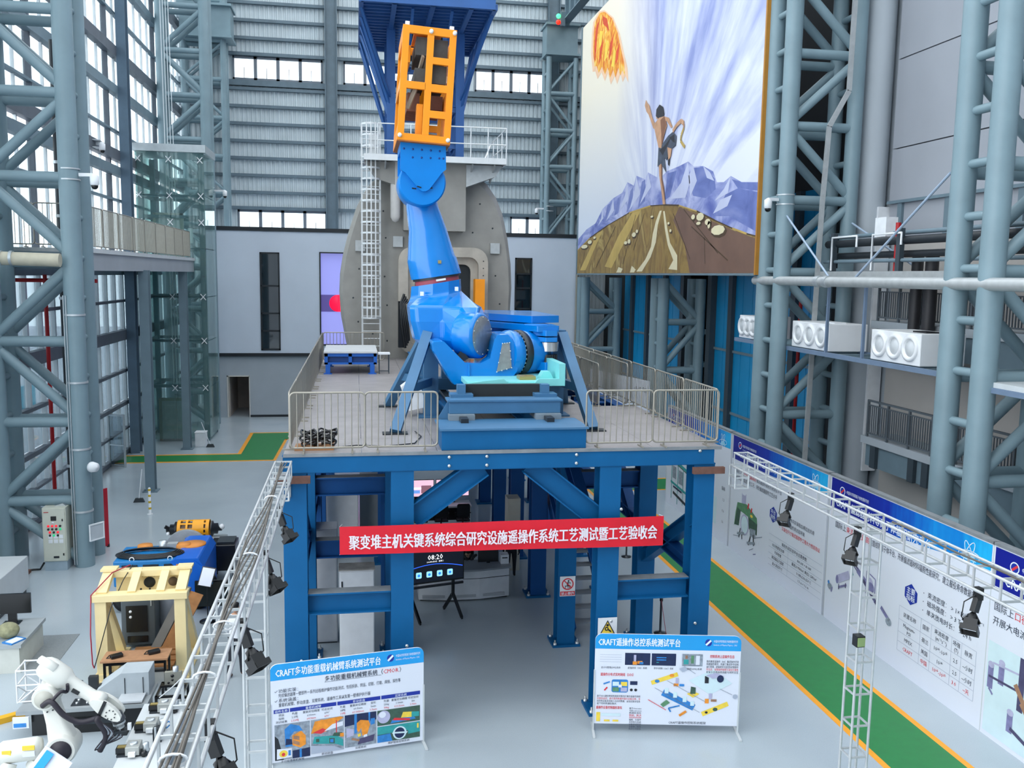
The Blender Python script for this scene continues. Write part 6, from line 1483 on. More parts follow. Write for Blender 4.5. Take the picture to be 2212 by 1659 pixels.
tag(b.build('truss_cable', mat('grey_cable', '5a5650', 0.6), loc=(8.02, 8, 5.77)), 'grey cable lying on the right stage truss', 'cable')
M_LAMPB = mat('lamp_black', '1a1b1d', 0.45)
def spot(label, x, y, side):
    t = thing('spot_lamp', label, 'spot lamp', (x, y, 5.05), group='black spot lamps on the trusses')
    s = side
    mb().bb((x - 0.04, y - 0.05, 5.32), (x + 0.04, y + 0.05, 5.48)).build('clamp', M_LAMPB, t)
    mb().beam((x, y, 5.34), (x + 0.06 * s, y - 0.02, 5.16), 0.07, 0.1).build('neck', M_LAMPB, t)
    c = Vector((x + 0.12 * s, y - 0.06, 5.04)); d = Vector((0.5 * s, -0.45, -0.74)).normalized()
    mb().lathe(c, d, [(0.04, -0.11), (0.06, -0.10), (0.065, -0.02)], 12).build('rear_cap', M_LAMPB, t)
    fr = mb(); dd, a_, b2 = fr.frame(c, c + d)
    fr.beam(c - d * 0.03, c + d * 0.07, 0.16, 0.14); fr.build('body', M_LAMPB, t)
    mb().lathe(c, d, [(0.0, 0.072), (0.055, 0.072), (0.055, 0.06)], 14).build('lens', mat('lamp_lens', '8c8f92', 0.15), t)
    fr = mb(); e = c + d * 0.11
    for i, j in ((1, 0), (-1, 0), (0, 1), (0, -1)):
        q = e + (a_ * i + b2 * j) * 0.10; fr.beam(q - (a_ * j + b2 * i) * 0.10, q + (a_ * j + b2 * i) * 0.10, 0.015, 0.07, up=tuple(d))
    fr.build('barn_door', M_LAMPB, t)
    fr = mb()
    for i in (-1, 1): fr.beam((x + 0.06 * s, y - 0.02, 5.16), tuple(c + a_ * i * 0.1), 0.015, 0.04)
    fr.build('yoke', M_LAMPB, t)
    mb().path([(x, y, 5.4), (x + 0.2 * s, y, 5.3), (x + 0.22 * s, y, 5.1), (x + 0.12 * s, y, 4.98)], 0.008, 5).build('power_lead', M_LAMPB, t)
    return t
for y, w_ in ((15.1, 'farthest'), (12.65, 'second farthest'), (10.1, 'second nearest'), (7.75, 'nearest')): spot('black spot lamp hanging from left truss, %s of four' % w_, -1.28, y, 1)
for y, w_ in ((15.05, 'farthest'), (12.8, 'middle one by the tower'), (9.95, 'nearest')): spot('black spot lamp hanging from right truss, %s' % w_, 7.95, y, -1)
t = thing('floodlight', 'small green and black floodlight on right truss tower', 'lamp', (8.0, 12.6, 3.6))
mb().bb((7.84, 12.44, 3.6), (7.98, 12.58, 3.78)).build('housing', M_LAMPB, t); mb().bb((7.85, 12.42, 3.62), (7.97, 12.44, 3.76)).build('lens', mat('green_lens', '8aa06a', 0.3), t)
# ================================================================ exhibits on the floor, left
M_BEIGE = mat('beige_cabinet', 'c9cbbd', 0.5, 0, 0.03)
def cabinet(label, x0, x1, y0, y1, h):
    t = thing('control_cabinet', label, 'cabinet', ((x0 + x1) / 2, (y0 + y1) / 2, 0))
    mb().bb((x0, y0, 0), (x1, y1, 0.30)).build('plinth', mat('plinth_bluegrey', '9fb0bb', 0.5), t)
    mb().bb((x0 - 0.02, y0 - 0.02, 0.30), (x1 + 0.02, y1 + 0.02, h)).build('casing', M_BEIGE, t, bev=0.01)
    d = mb().bb((x0 + 0.01, y0 - 0.05, 0.33), (x1 - 0.01, y0 - 0.02, h - 0.03)).build('door', M_BEIGE, t)
    return t, d
t, d = cabinet('beige control cabinet with red and green buttons by near column', -9.62, -8.97, 29.1, 29.75, 2.02)
xm = -9.3; yf = 29.05
mb().bb((-9.38, yf - 0.012, 1.62), (-9.22, yf, 1.76)).build('meter', M_CAMB, d)
mb().bb((-9.58, yf - 0.01, 1.88), (-9.44, yf, 1.9)).build('maker_plate', M_RED, d)
E_R = emitmat('button_red', 'e02030', 0.6); E_G = emitmat('button_green', '18b070', 0.6)
for r_, row in enumerate((('W',), ('r', 'r', 'r', 'k'), ('k', 'k', 'k', 'g'), ('r', 'k', 'r'), ('k', 'g', 'k'))):
    for c_, q in enumerate(row):
        x = -9.46 + 0.115 * c_ + (0.04 if r_ >= 3 else 0) + (0.14 if r_ == 0 else 0); z = 1.55 - 0.1 * r_
        mb().lathe((x, yf, z), (0, -1, 0), [(0.035, 0), (0.035, 0.02), (0.0, 0.025)], 12).build('button', {'r': E_R, 'g': E_G, 'k': M_CAMB, 'W': M_CAMW}[q], d)
for r_ in range(2):
    for c_ in range(3): mb().bb((-9.47 + 0.155 * c_, yf - 0.01, 0.90 + 0.15 * r_), (-9.35 + 0.155 * c_, yf, 1.02 + 0.15 * r_)).build('label_plate', M_CAMW, d)
for z in (1.6, 0.5): mb().bb((-9.06, yf - 0.02, z), (-9.03, yf, z + 0.07)).build('lock', M_CAMB, d)
mb().bb((-9.34, yf - 0.01, 0.42), (-9.18, yf, 0.48)).build('vent', M_DKSTEEL, d)
mb().prism([(-9.35, 2.02), (-9.0, 2.02), (-9.1, 2.1)], 'y', 29.3, 29.5).build('folded_paper', M_ALU, t)
t, d = cabinet('beige control cabinet cut by the left edge', -11.6, -11.0, 29.15, 29.8, 1.75)
mb().bb((-11.06, 29.08, 0.9), (-11.02, 29.1, 1.0)).build('lock', M_CAMB, d)
t = thing('red_backdrop', 'red sheet standing behind the beige control cabinet', 'panel', (-8.9, 30.0, 0))
mb().beam((-9.2, 30.1, 1.05), (-8.35, 31.5, 1.05), 0.03, 2.0).build('sheet', mat('crimson_sheet', 'b8102a', 0.5), t)
for p in ((-9.18, 30.12), (-8.37, 31.48)): mb().bb((p[0] - 0.04, p[1] - 0.04, 0), (p[0] + 0.04, p[1] + 0.04, 0.1)).build('foot', M_DKSTEEL, t)
t = thing('cable_ramp', 'brown and orange cable ramp on floor beside control cabinet', 'cable ramp', (-10.2, 28.4, 0))
for k, m in enumerate((M_BLACK, mat('ramp_orange', 'b8642c', 0.6), M_RUST)):
    mb().beam((-10.25 + 0.02 * k, 27.7 + 0.45 * k, 0.05), (-10.25 + 0.02 * k, 28.14 + 0.45 * k, 0.05), 0.4, 0.1).build('segment', m, t)
mb().path([(-10.2, 29.0, 0.05), (-10.0, 29.2, 0.03), (-9.8, 29.2, 0.03), (-9.66, 29.15, 0.25)], 0.03, 8).build('cable', M_CAMB, t)

# yellow gripper on its white table
t = thing('white_bench', 'white bench under the yellow gripper', 'bench', (-4.95, 28.7, 0))
mb().bb((-5.85, 28.3, 0.83), (-4.15, 29.3, 0.90)).build('top', M_LIGHTGREY, t)
mb().bb((-5.75, 28.4, 0.1), (-4.25, 29.2, 0.83)).build('body', M_CAMW, t)
for y in (28.4, 29.15): mb().bb((-5.87, y, 0.9), (-4.13, y + 0.08, 0.96)).build('rail', M_ALU, t)
G = thing('yellow_gripper', 'yellow slotted cylinder gripper with black ends on bench', 'gripper', (-5.05, 28.8, 0.96))
M_YELO = mat('yellow_orange_paint', 'f2a412', 0.4)
yc, zc, rr = 28.8, 1.28, 0.30
def seg_ring(x0, x1, a0, a1, nm, m, r0=rr, th=0.03):
    n = max(2, int((a1 - a0) / 8)); b = mb(); vs = []
    for x in (x0, x1):
        for r_ in (r0, r0 - th):
            for k in range(n + 1): q = R(a0 + (a1 - a0) * k / n); vs.append((x, yc - r_ * math.cos(q), zc + r_ * math.sin(q)))
    m_ = n + 1; fs = []
    for k in range(n): fs += [(k, k + 1, 2*m_ + k + 1, 2*m_ + k), (m_ + k, 3*m_ + k, 3*m_ + k + 1, m_ + k + 1), (k, m_ + k, m_ + k + 1, k + 1), (2*m_ + k, 2*m_ + k + 1, 3*m_ + k + 1, 3*m_ + k)]
    fs += [(0, 2*m_, 3*m_, m_), (n, m_ + n, 3*m_ + n, 2*m_ + n)]
    b.add(vs, fs); b.build(nm, m, G)
xs_ = [-5.56, -5.46, -5.30, -5.24, -5.10, -5.00, -4.90, -4.76, -4.70, -4.60]
for i in range(0, 9):
    solid = i in (0, 2, 4, 6, 8) or i in (4,)
    if i in (0, 2, 4, 5, 6, 8) and i not in (1, 3, 7): seg_ring(xs_[i], xs_[i + 1], -60, 240, 'hoop', M_YELO)
for a in (-60, -15, 15, 50, 85, 120, 170, 220): seg_ring(-5.56, -4.60, a - 5, a + 5, 'stave', M_YELO)
mb().tube((-5.5, yc, zc), (-4.65, yc, zc), 0.22, 20).build('core', mat('gripper_core', '6d5a4a', 0.6, 0, 0.3, 10), G)
for s_, x in ((-1, -5.6), (1, -4.56)):
    mb().lathe((x, yc, zc), (s_, 0, 0), [(0.25, 0), (0.25, 0.05), (0.17, 0.08), (0.17, 0.2), (0.08, 0.22), (0.08, 0.32), (0, 0.32)], 18).build('end_joint', M_CAMB if s_ < 0 else M_DKSTEEL, G)
mb().beam((-5.75, yc, zc - 0.02), (-5.95, yc - 0.05, zc + 0.12), 0.1, 0.1).build('claw', M_CAMB, G)
mb().sphere((-4.24, yc, zc + 0.05), 0.09).build('sensor_ball', M_CAMW, G); mb().sphere((-5.85, yc - 0.1, zc - 0.1), 0.06).build('sensor_ball', M_CAMW, G)
for x in (-5.3, -4.86): mb().bb((x - 0.06, yc - 0.2, 0.96), (x + 0.06, yc + 0.2, 1.06)).build('cradle', M_DKSTEEL, G)
mb().bb((-5.14, yc - 0.33, 1.1), (-4.98, yc - 0.29, 1.3)).build('handle', M_YELO, G)

# blue tracked vehicle
V = thing('mobile_chassis', 'bright blue mobile chassis with orange pads and cable loop', 'vehicle', (-5.2, 25.5, 0))
M_VBL = mat('vehicle_blue', '0f62c8', 0.35, 0, 0.04)
mb().bb((-6.58, 25.1, 0.75), (-4.85, 26.5, 1.47)).build('long_body', mat('vehicle_mid_blue', '1c78b8', 0.4), V, bev=0.03)
for k in range(3): mb().bb((-6.35 + 0.55 * k, 25.06, 1.12), (-5.95 + 0.55 * k, 25.11, 1.36)).build('side_opening', M_DARK, V)
mb().prism([(-4.85, 0.15), (-4.2, 0.15), (-4.2, 1.25), (-4.35, 1.5), (-4.95, 1.5), (-5.1, 1.42), (-4.85, 1.2)], 'y', 25.05, 27.3).build('head_block', M_VBL, V, bev=0.05)
mb().prism([(-4.45, 1.45), (-4.2, 1.25), (-3.95, 0.2), (-4.2, 0.15), (-4.3, 1.0)], 'y', 25.0, 25.4).build('head_cheek', M_VBL, V)
mb().lathe((-4.7, 26.4, 1.5), (0, 0, 1), [(0.36, 0), (0.36, 0.03), (0, 0.035)], 24).build('orange_pad', mat('pad_orange', 'd88a3c', 0.6), V)
for x in (-6.0, -4.95): mb().lathe((x, 26.3, 1.47), (0, 0, 1), [(0.22, 0), (0.2, 0.1), (0, 0.11)], 20).build('orange_knob', mat('pad_orange', 'd88a3c', 0.6), V)
mb().bb((-4.92, 25.03, 0.9), (-4.8, 25.09, 1.36)).build('orange_strip', mat('pad_orange', 'd88a3c', 0.6), V)
mb().lathe((-5.5, 26.3, 1.47), (0, 0, 1), [(0.12, 0), (0.12, 0.2), (0, 0.21)], 16).build('valve_cap', M_ALU, V); mb().bb((-5.4, 26.2, 1.47), (-5.1, 26.4, 1.6)).build('valve_block', M_GALV, V)
for k in range(5):
    mb().path([(-5.72 + (0.90 - 0.05 * k) * math.cos(2*math.pi*j/28), 25.62 + (0.46 - 0.03 * k) * math.sin(2*math.pi*j/28), 1.51 + 0.018 * k) for j in range(28)], 0.022, 6, closed=True).build('cable_loop', M_CAMB, V)
for x in (-6.1, -5.1): mb().path([(x + 0.06 * math.cos(R(30 * k)), 25.15, 1.50 + 0.06 * math.sin(R(30 * k))) for k in range(12)], 0.014, 6, closed=True).build('eye_bolt', M_CAMW, V)
for x in (-6.3, -5.2, -4.4):
    for y in (25.2, 26.4): mb().lathe((x, y, 0.35), (0, 1, 0), [(0.0, -0.08), (0.33, -0.08), (0.35, 0), (0.33, 0.08), (0, 0.08)], 20).build('wheel', M_CAMB, V)
mb().bb((-6.5, 25.1, 0.4), (-4.3, 26.2, 0.72)).build('undercarriage', M_DARK, V)
mb().lathe((-4.35, 24.9, 0.42), (0, -1, 0), [(0.2, 0), (0.2, 0.05), (0, 0.06)], 18).build('hub_cap', mat('pad_orange', 'd88a3c', 0.6), V)
mb().lathe((-5.1, 27.5, 0.95), (0, 1, 0), [(0.66, 0), (0.66, 0.14), (0.45, 0.16)], 30).build('arched_cover', M_GALV, V)
t = thing('black_crate', 'black open crate standing behind the blue chassis', 'crate', (-4.0, 27.8, 0))
mb().bb((-4.40, 27.35, 0.35), (-3.65, 28.2, 1.15)).build('body', M_CAMB, t, bev=0.02)
mb().bb((-4.2, 27.45, 1.15), (-3.7, 28.1, 1.22)).build('lid', M_DKSTEEL, t)
for x in (-4.35, -3.75):
    for y in (27.4, 28.1): mb().bb((x, y, 0), (x + 0.06, y + 0.06, 0.36)).build('leg', M_DKSTEEL, t)
t = thing('sign_stand', 'tilted white information plate on black round stand', 'sign stand', (-4.0, 24.2, 0))
mb().lathe((-3.98, 24.2, 0), (0, 0, 1), [(0.22, 0), (0.22, 0.02), (0.03, 0.05), (0.02, 0.06)], 20).build('base', M_CAMB, t)
mb().tube((-3.98, 24.2, 0.05), (-3.98, 24.2, 1.05), 0.018, 8).build('pole', M_CAMB, t)
Mr = Matrix.Rotation(R(-30), 3, 'X') @ Matrix.Rotation(R(12), 3, 'Y')
mb().box((-3.98, 24.2, 1.25), (0.36, 0.03, 0.52), Mr).build('frame', M_CAMB, t); mb().box((-3.98, 24.185, 1.245), (0.32, 0.03, 0.48), Mr).build('plate', P_WHITE, t)
mb().box((-3.99, 24.18, 1.235), (0.16, 0.03, 0.12), Mr).build('printed_picture', P_STEELP, t); mb().box((-3.92, 24.18, 1.09), (0.18, 0.032, 0.06), Mr).build('printed_corner', P_SKY, t)
t = thing('monitor_case', 'black flat monitor case beside the blue chassis', 'monitor', (-4.0, 24.7, 0))
mb().bb((-4.35, 24.6, 0.28), (-3.5, 24.68, 0.95)).build('screen', mat('dark_screen', '1c2426', 0.2), t); mb().bb((-4.38, 24.66, 0.25), (-3.47, 24.72, 0.98)).build('back_shell', M_CAMB, t)
mb().bb((-4.0, 24.62, 0), (-3.9, 24.8, 0.28)).build('stand', M_CAMB, t)

# cream portal frame
M_CRM = mat('cream_paint', 'e6d3a0', 0.45, 0, 0.03)
F = thing('cream_frame', 'cream painted steel portal frame with holed top plate', 'frame', (-4.9, 21.3, 0))
for x0, x1 in ((-5.87, -5.62), (-4.15, -3.9)):
    mb().bb((x0, 20.75, 0.05), (x1, 20.98, 1.95)).build('front_leg', M_CRM, F, bev=0.01)
    mb().beam(((x0 + x1) / 2, 21.05, 1.9), ((x0 + x1) / 2, 22.4, 0.1), 0.2, 0.16).build('rear_leg', M_CRM, F)
    mb().prism([(20.98, 0.05), (21.9, 0.05), (21.0, 1.9)], 'x', x0 + 0.09, x1 - 0.09).build('web_plate', M_CRM, F)
    mb().bb((x0 - 0.05, 20.65, 0), (x1 + 0.05, 22.6, 0.06)).build('foot_plate', M_CRM, F)
    mb().bb((x0 - 0.04, 20.7, 0.06), (x1 + 0.04, 21.02, 0.2)).build('foot_block', M_CRM, F)
mb().bb((-5.92, 20.7, 1.92), (-3.85, 21.0, 2.08)).build('lower_beam', M_CRM, F, bev=0.01)
mb().bb((-5.85, 21.45, 2.24), (-3.9, 21.7, 2.40)).build('upper_beam', M_CRM, F, bev=0.01)
for x0, x1 in ((-5.85, -5.62), (-5.18, -5.0), (-4.55, -4.37), (-4.13, -3.9)):
    mb().beam(((x0 + x1) / 2, 20.85, 2.06), ((x0 + x1) / 2, 21.58, 2.37), x1 - x0, 0.12).build('slant_rib', M_CRM, F)
mb().bb((-5.9, 21.42, 2.40), (-5.55, 21.72, 2.45)).build('cap_plate', M_CRM, F); mb().bb((-4.2, 21.42, 2.40), (-3.86, 21.72, 2.45)).build('cap_plate', M_CRM, F)
pl_ = mb().beam((-5.6, 21.6, 2.03), (-4.15, 21.6, 2.03), 0.04, 0.5).build('holed_plate', M_CRM, F)
mb().bb((-5.6, 21.05, 1.80), (-4.15, 21.6, 1.84)).build('shelf_plate', M_CRM, F)
mb().lathe((-4.85, 21.575, 2.06), (0, -1, 0), [(0.13, 0), (0.13, 0.012), (0, 0.012)], 24).build('big_hole', M_DARK, F)
mb().lathe((-4.32, 21.575, 2.06), (0, -1, 0), [(0.11, 0), (0.11, 0.012), (0, 0.012)], 24).build('big_hole', mat('hole_brown', '6b5b4a', 0.7), F)
for (x, z) in ((-5.0, 2.22), (-4.87, 2.22), (-4.74, 2.22), (-5.08, 2.14), (-4.62, 2.14), (-5.12, 2.0), (-5.05, 1.9), (-4.85, 1.9), (-4.65, 1.9)):
    mb().lathe((x, 21.575, z), (0, -1, 0), [(0.022, 0), (0.022, 0.012), (0, 0.012)], 10).build('small_hole', M_DARK, F)
mb().path([(-5.3, 21.7, 2.46), (-5.6, 21.3, 2.42), (-5.92, 20.7, 2.1), (-5.95, 20.66, 1.2), (-5.93, 20.65, 0.5), (-5.9, 20.66, 0.4)], 0.014, 6).build('red_hose', mat('hose_red', 'a3243c', 0.5), F)
mb().path([(-5.25, 21.7, 2.46), (-5.35, 21.2, 2.25), (-5.5, 20.68, 1.8), (-5.75, 20.66, 0.9), (-5.9, 20.66, 0.4)], 0.012, 6).build('black_hose', M_CAMB, F)

# dark rack cabinet, pallet and timber behind it
t = thing('dark_rack', 'dark grey rack cabinet standing behind the cream frame', 'cabinet', (-5.4, 22.9, 0))
mb().bb((-5.78, 22.6, 0.1), (-4.98, 23.3, 1.35)).build('casing', mat('rack_grey', '4d565c', 0.5), t, bev=0.02)
mb().bb((-5.66, 22.57, 0.45), (-5.16, 22.61, 1.12)).build('dark_panel', M_CAMB, t); mb().bb((-5.64, 22.57, 0.18), (-5.16, 22.61, 0.34)).build('vent_panel', M_CAMB, t)
for z in (0.98, 0.84): mb().lathe((-5.55, 22.57, z), (0, -1, 0), [(0.035, 0), (0.035, 0.01), (0, 0.01)], 14).build('white_disc', M_CAMW, t)
mb().bb((-5.08, 22.58, 1.1), (-5.05, 22.6, 1.3)).build('handle', M_ALU, t)
t = thing('timber_pallet', 'brown timber pallet lying under and behind cream frame', 'pallet', (-4.7, 22.4, 0))
for k in range(4): mb().bb((-5.4, 21.2 + 0.32 * k, 0.1), (-4.3, 21.42 + 0.32 * k, 0.14)).build('plank', mat('pallet_wood', '9a6a3e', 0.8, 0, 0.15, 6), t)
for x in (-5.35, -4.5): mb().bb((x, 21.2, 0), (x + 0.15, 22.4, 0.1)).build('bearer', mat('pallet_wood', '9a6a3e', 0.8), t)
t = thing('packing_board', 'brown board and grey beam leaning behind cream frame', 'board', (-4.4, 22.8, 0))
mb().beam((-4.65, 22.2, 0.02), (-4.05, 23.1, 1.2), 0.35, 0.04, up=(0, -1, 1)).build('board', mat('pallet_wood', '9a6a3e', 0.8), t)
mb().beam((-4.95, 22.3, 0.05), (-4.3, 23.2, 1.35), 0.22, 0.1, up=(0, -1, 1)).build('grey_beam', mat('beam_greybrown', '6e6c68', 0.7), t)
t = thing('bubble_wrap_bag', 'grey plastic bag standing behind cream frame', 'bag', (-4.75, 23.2, 0))
mb().loft([[Vector((-4.75 + a * 0.3 * math.cos(2*math.pi*k/12), 23.3 + a * 0.2 * math.sin(2*math.pi*k/12), z)) for k in range(12)] for a, z in ((0.9, 0.0), (1.1, 0.3), (1.0, 0.8), (0.95, 1.15), (0.6, 1.3))]).build('bag', mat('grey_plastic', '8f97a3', 0.3), t)

# wooden table with two adapters
T = thing('wooden_table', 'brown wooden table with black steel legs by cream frame', 'table', (-4.9, 20.5, 0))
M_TWOOD = mat('table_wood', 'b08462', 0.5, 0, 0.10, 8)
mb().bb((-5.62, 20.1, 0.74), (-4.2, 20.66, 0.78)).build('top', M_TWOOD, T)
for x in (-5.57, -4.29):
    for y in (20.14, 20.58): mb().bb((x, y, 0), (x + 0.05, y + 0.05, 0.74)).build('leg', M_CAMB, T)
mb().bb((-5.55, 20.13, 0.66), (-4.25, 20.17, 0.74)).build('apron', M_CAMB, T); mb().bb((-5.55, 20.6, 0.25), (-4.25, 20.63, 0.29)).build('stretcher', M_CAMB, T)
for x, y, a, lab in ((-5.32, 20.3, 30, 'black power adapter at left end of wooden table'), (-4.55, 20.42, 25, 'black power adapter at right end of wooden table')):
    Mz = Matrix.Rotation(R(a), 3, 'Z')
    t = thing('power_adapter', lab, 'adapter', (x, y, 0.78), group='power adapters on the wooden table')
    mb().box((x, y, 0.82), (0.26, 0.15, 0.08), Mz).build('case', M_CAMB, t, bev=0.02)
    mb().path([(x - 0.12, y - 0.05, 0.80), (x - 0.2, y - 0.05, 0.79), (x - 0.18, y + 0.12, 0.79)], 0.01, 6).build('lead', M_CAMB, t)

# grey hooded test bench
M_HOOD = mat('hood_grey', 'a9b2b8', 0.5)
H = thing('test_bench', 'long test bench with grey sloped hood and black base', 'bench', (-5.4, 18.9, 0))
mb().bb((-6.75, 18.35, 0.50), (-4.25, 19.35, 0.58)).build('table_plate', mat('bench_plate', '9da3a6', 0.4, 0.3), H)
mb().bb((-6.5, 18.45, 0.0), (-4.35, 19.25, 0.50)).build('base', M_CAMB, H)
mb().bb((-6.2, 18.40, 0.2), (-4.9, 18.46, 0.32)).build('base_rail', M_DKSTEEL, H)
mb().prism([(-5.15, 0.58), (-5.35, 0.72), (-4.85, 1.08), (-4.30, 1.08), (-4.30, 0.58)], 'y', 18.75, 19.3).build('hood', M_HOOD, H, bev=0.01)
for x in (-4.78, -4.42): mb().bb((x, 18.735, 0.62), (x + 0.012, 18.755, 0.98)).build('hood_seam', M_DKSTEEL, H)
mb().bb((-5.75, 18.45, 0.58), (-5.35, 18.75, 0.60)).build('fixture_plate', M_DKSTEEL, H)
for k in range(4): mb().lathe((-5.65 + 0.2 * (k % 2), 18.52 + 0.14 * (k // 2), 0.60), (0, 0, 1), [(0.025, 0), (0.025, 0.03), (0, 0.03)], 8).build('stud', M_ALU, H)
mb().bb((-6.8, 18.30, 0.25), (-6.5, 18.34, 0.48)).build('label_panel', P_WHITE, H); mb().bb((-6.78, 18.29, 0.28), (-6.55, 18.305, 0.36)).build('label_print', P_BLUE, H)
for (x, y, h_) in ((-5.9, 19.1, 0.2), (-5.6, 19.15, 0.28), (-5.35, 18.95, 0.18)): mb().bb((x, y, 0.58), (x + 0.18, y + 0.12, 0.58 + h_)).build('tool_block', M_DKSTEEL, H)
b = mb(); mm = mat('bench_box', 'b9bec2', 0.5)
mb().bb((-4.85, 18.38, 0.6), (-4.36, 18.75, 0.64)).build('tray', mm, H)
# white lattice cube
t = thing('white_lattice_cube', 'white open lattice cube frame behind the white robot', 'frame', (-6.6, 19.0, 0.58))
b0_, b1_ = Vector((-6.85, 18.75, 0.58)), Vector((-6.4, 19.25, 1.28))
cs = [(b0_.x, b0_.y), (b1_.x, b0_.y), (b1_.x, b1_.y), (b0_.x, b1_.y)]
for k in range(4):
    p, q = cs[k], cs[(k + 1) % 4]
    mb().tube((p[0], p[1], b0_.z), (p[0], p[1], b1_.z), 0.018, 8).build('upright', M_CAMW, t)
    for z in (b0_.z + 0.02, 0.95, b1_.z - 0.02): mb().tube((p[0], p[1], z), (q[0], q[1], z), 0.018, 8).build('cross_bar', M_CAMW, t)
    mb().tube((p[0], p[1], b0_.z), (q[0], q[1], 0.95), 0.016, 8).build('diagonal', M_CAMW, t)
tag(mb().beam((-7.6, 18.95, 0.06), (-6.95, 19.35, 0.06), 0.16, 0.12).build('yellow_floor_bar', mat('bar_yellow', 'd9a520', 0.5), loc=(-7.3, 19.1, 0)), 'yellow wheel-stop bar lying on the floor at left edge', 'bar')
tag(mb().beam((-5.25, 19.75, 0.06), (-5.0, 19.9, 0.06), 0.16, 0.12).build('yellow_floor_bar', MATS['bar_yellow'], loc=(-5.1, 19.8, 0)), 'short piece of yellow bar behind the hooded bench', 'bar')
# black steel stand with a machined plate
t = thing('steel_stand', 'black square-tube stand beside the hooded bench', 'stand', (-3.85, 18.9, 0))
for x in (-4.13, -3.62):
    for y in (18.45, 19.1): mb().bb((x, y, 0), (x + 0.05, y + 0.05, 0.66)).build('leg', M_CAMB, t)
for z in (0.62, 0.28):
    for y in (18.45, 19.1): mb().bb((-4.13, y, z), (-3.57, y + 0.05, z + 0.05)).build('cross_bar', M_CAMB, t)
    for x in (-4.13, -3.62): mb().bb((x, 18.45, z), (x + 0.05, 19.15, z + 0.05)).build('side_bar', M_CAMB, t)
mb().bb((-4.1, 18.85, 0.67), (-3.6, 18.95, 0.71)).build('shelf_bar', M_CAMB, t)
t = thing('machined_plate', 'grey machined plate with holes standing on black stand', 'machine part', (-3.85, 18.95, 0.71))
mb().bb((-4.02, 18.9, 0.71), (-3.68, 18.98, 0.98)).build('plate', mat('plate_grey', '9c9c92', 0.4, 0.4), t)
for (x, z, r_) in ((-3.86, 0.90, 0.035), (-3.86, 0.81, 0.025), (-3.94, 0.75, 0.025), (-3.78, 0.75, 0.025)): mb().lathe((x, 18.9, z), (0, -1, 0), [(r_, 0), (r_, 0.006), (0, 0.006)], 12).build('hole', M_CAMB, t)
mb().lathe((-3.8, 18.95, 0.98), (0, 0, 1), [(0.06, 0), (0.06, 0.1), (0, 0.11)], 12).build('boss', M_ALU, t)

# light tool table with three gripping units
t = thing('tool_table', 'pale tool table beside the left truss', 'table', (-3.8, 16.9, 0))
mb().bb((-4.25, 15.6, 0.66), (-3.4, 18.1, 0.70)).build('top', M_LIGHTGREY, t); mb().bb((-4.2, 15.65, 0.3), (-3.45, 18.05, 0.66)).build('body', mat('tooltable_side', 'b8bfca', 0.5), t)
for x in (-4.2, -3.5):
    for y in (15.7, 17.9): mb().bb((x, y, 0), (x + 0.06, y + 0.06, 0.3)).build('leg', M_LIGHTGREY, t)
def tool_unit(label, x, y):
    t = thing('gripping_unit', label, 'gripping tool', (x, y, 0.70), group='gripping tools on the pale table')
    mb().bb((x - 0.28, y - 0.1, 0.70), (x + 0.25, y + 0.1, 0.74)).build('base', M_DKSTEEL, t)
    mb().bb((x - 0.12, y - 0.14, 0.74), (x + 0.12, y + 0.14, 0.90)).build('block', mat('tool_silver', 'b4b6b2', 0.35, 0.5), t, bev=0.01)
    mb().lathe((x, y, 0.90), (0, 0, 1), [(0.07, 0), (0.07, 0.02), (0.05, 0.03), (0, 0.03)], 16).build('dial', M_ALU, t)
    mb().bb((x - 0.30, y - 0.06, 0.74), (x - 0.12, y + 0.10, 0.84)).build('jaw', M_CAMB, t); mb().bb((x - 0.28, y - 0.02, 0.84), (x - 0.14, y + 0.06, 0.855)).build('brass_pads', M_BRASS, t)
    mb().lathe((x + 0.2, y + 0.02, 0.74), (0, 0, 1), [(0.06, 0), (0.06, 0.14), (0.03, 0.16), (0, 0.16)], 12).build('motor', M_ALU, t); mb().lathe((x + 0.2, y - 0.1, 0.76), (0, -1, 0), [(0.05, 0), (0.05, 0.06), (0, 0.06)], 12).build('wheel', M_CAMB, t)
    mb().bb((x - 0.06, y - 0.2, 0.74), (x + 0.06, y - 0.14, 0.82)).build('bracket', M_CAMW, t)
for lab, x, y in (('silver gripping unit on pale table, farthest of three', -3.78, 17.75), ('silver gripping unit on pale table, middle of three', -3.88, 17.0), ('silver gripping unit on pale table, nearest of three', -4.0, 16.15)): tool_unit(lab, x, y)
t = thing('sensor_rig', 'dark sensor rig with cables between the gripping units', 'sensor rig', (-3.7, 16.6, 0.70))
mb().bb((-3.75, 16.5, 0.7), (-3.6, 16.65, 0.95)).build('block', M_DKSTEEL, t); mb().path([(-3.62, 16.6, 0.95), (-3.5, 16.7, 1.0), (-3.5, 16.9, 0.85), (-3.6, 16.95, 0.74)], 0.012, 6).build('cable', P_BLUE, t); mb().tube((-3.68, 16.4, 0.7), (-3.68, 16.4, 1.05), 0.02, 8).build('rod', M_ALU, t)
tag(mb().path([(-4.0, 18.3, 0.72), (-3.7, 18.0, 1.05), (-3.3, 17.4, 1.6), (-2.6, 15.5, 3.2), (-1.9, 13.5, 4.7), (-1.5, 12.4, 5.6)], 0.012, 6).build('white_hose', M_CAMW, loc=(-3.7, 18, 0.72)), 'thin white hose running from truss to pale table', 'hose')

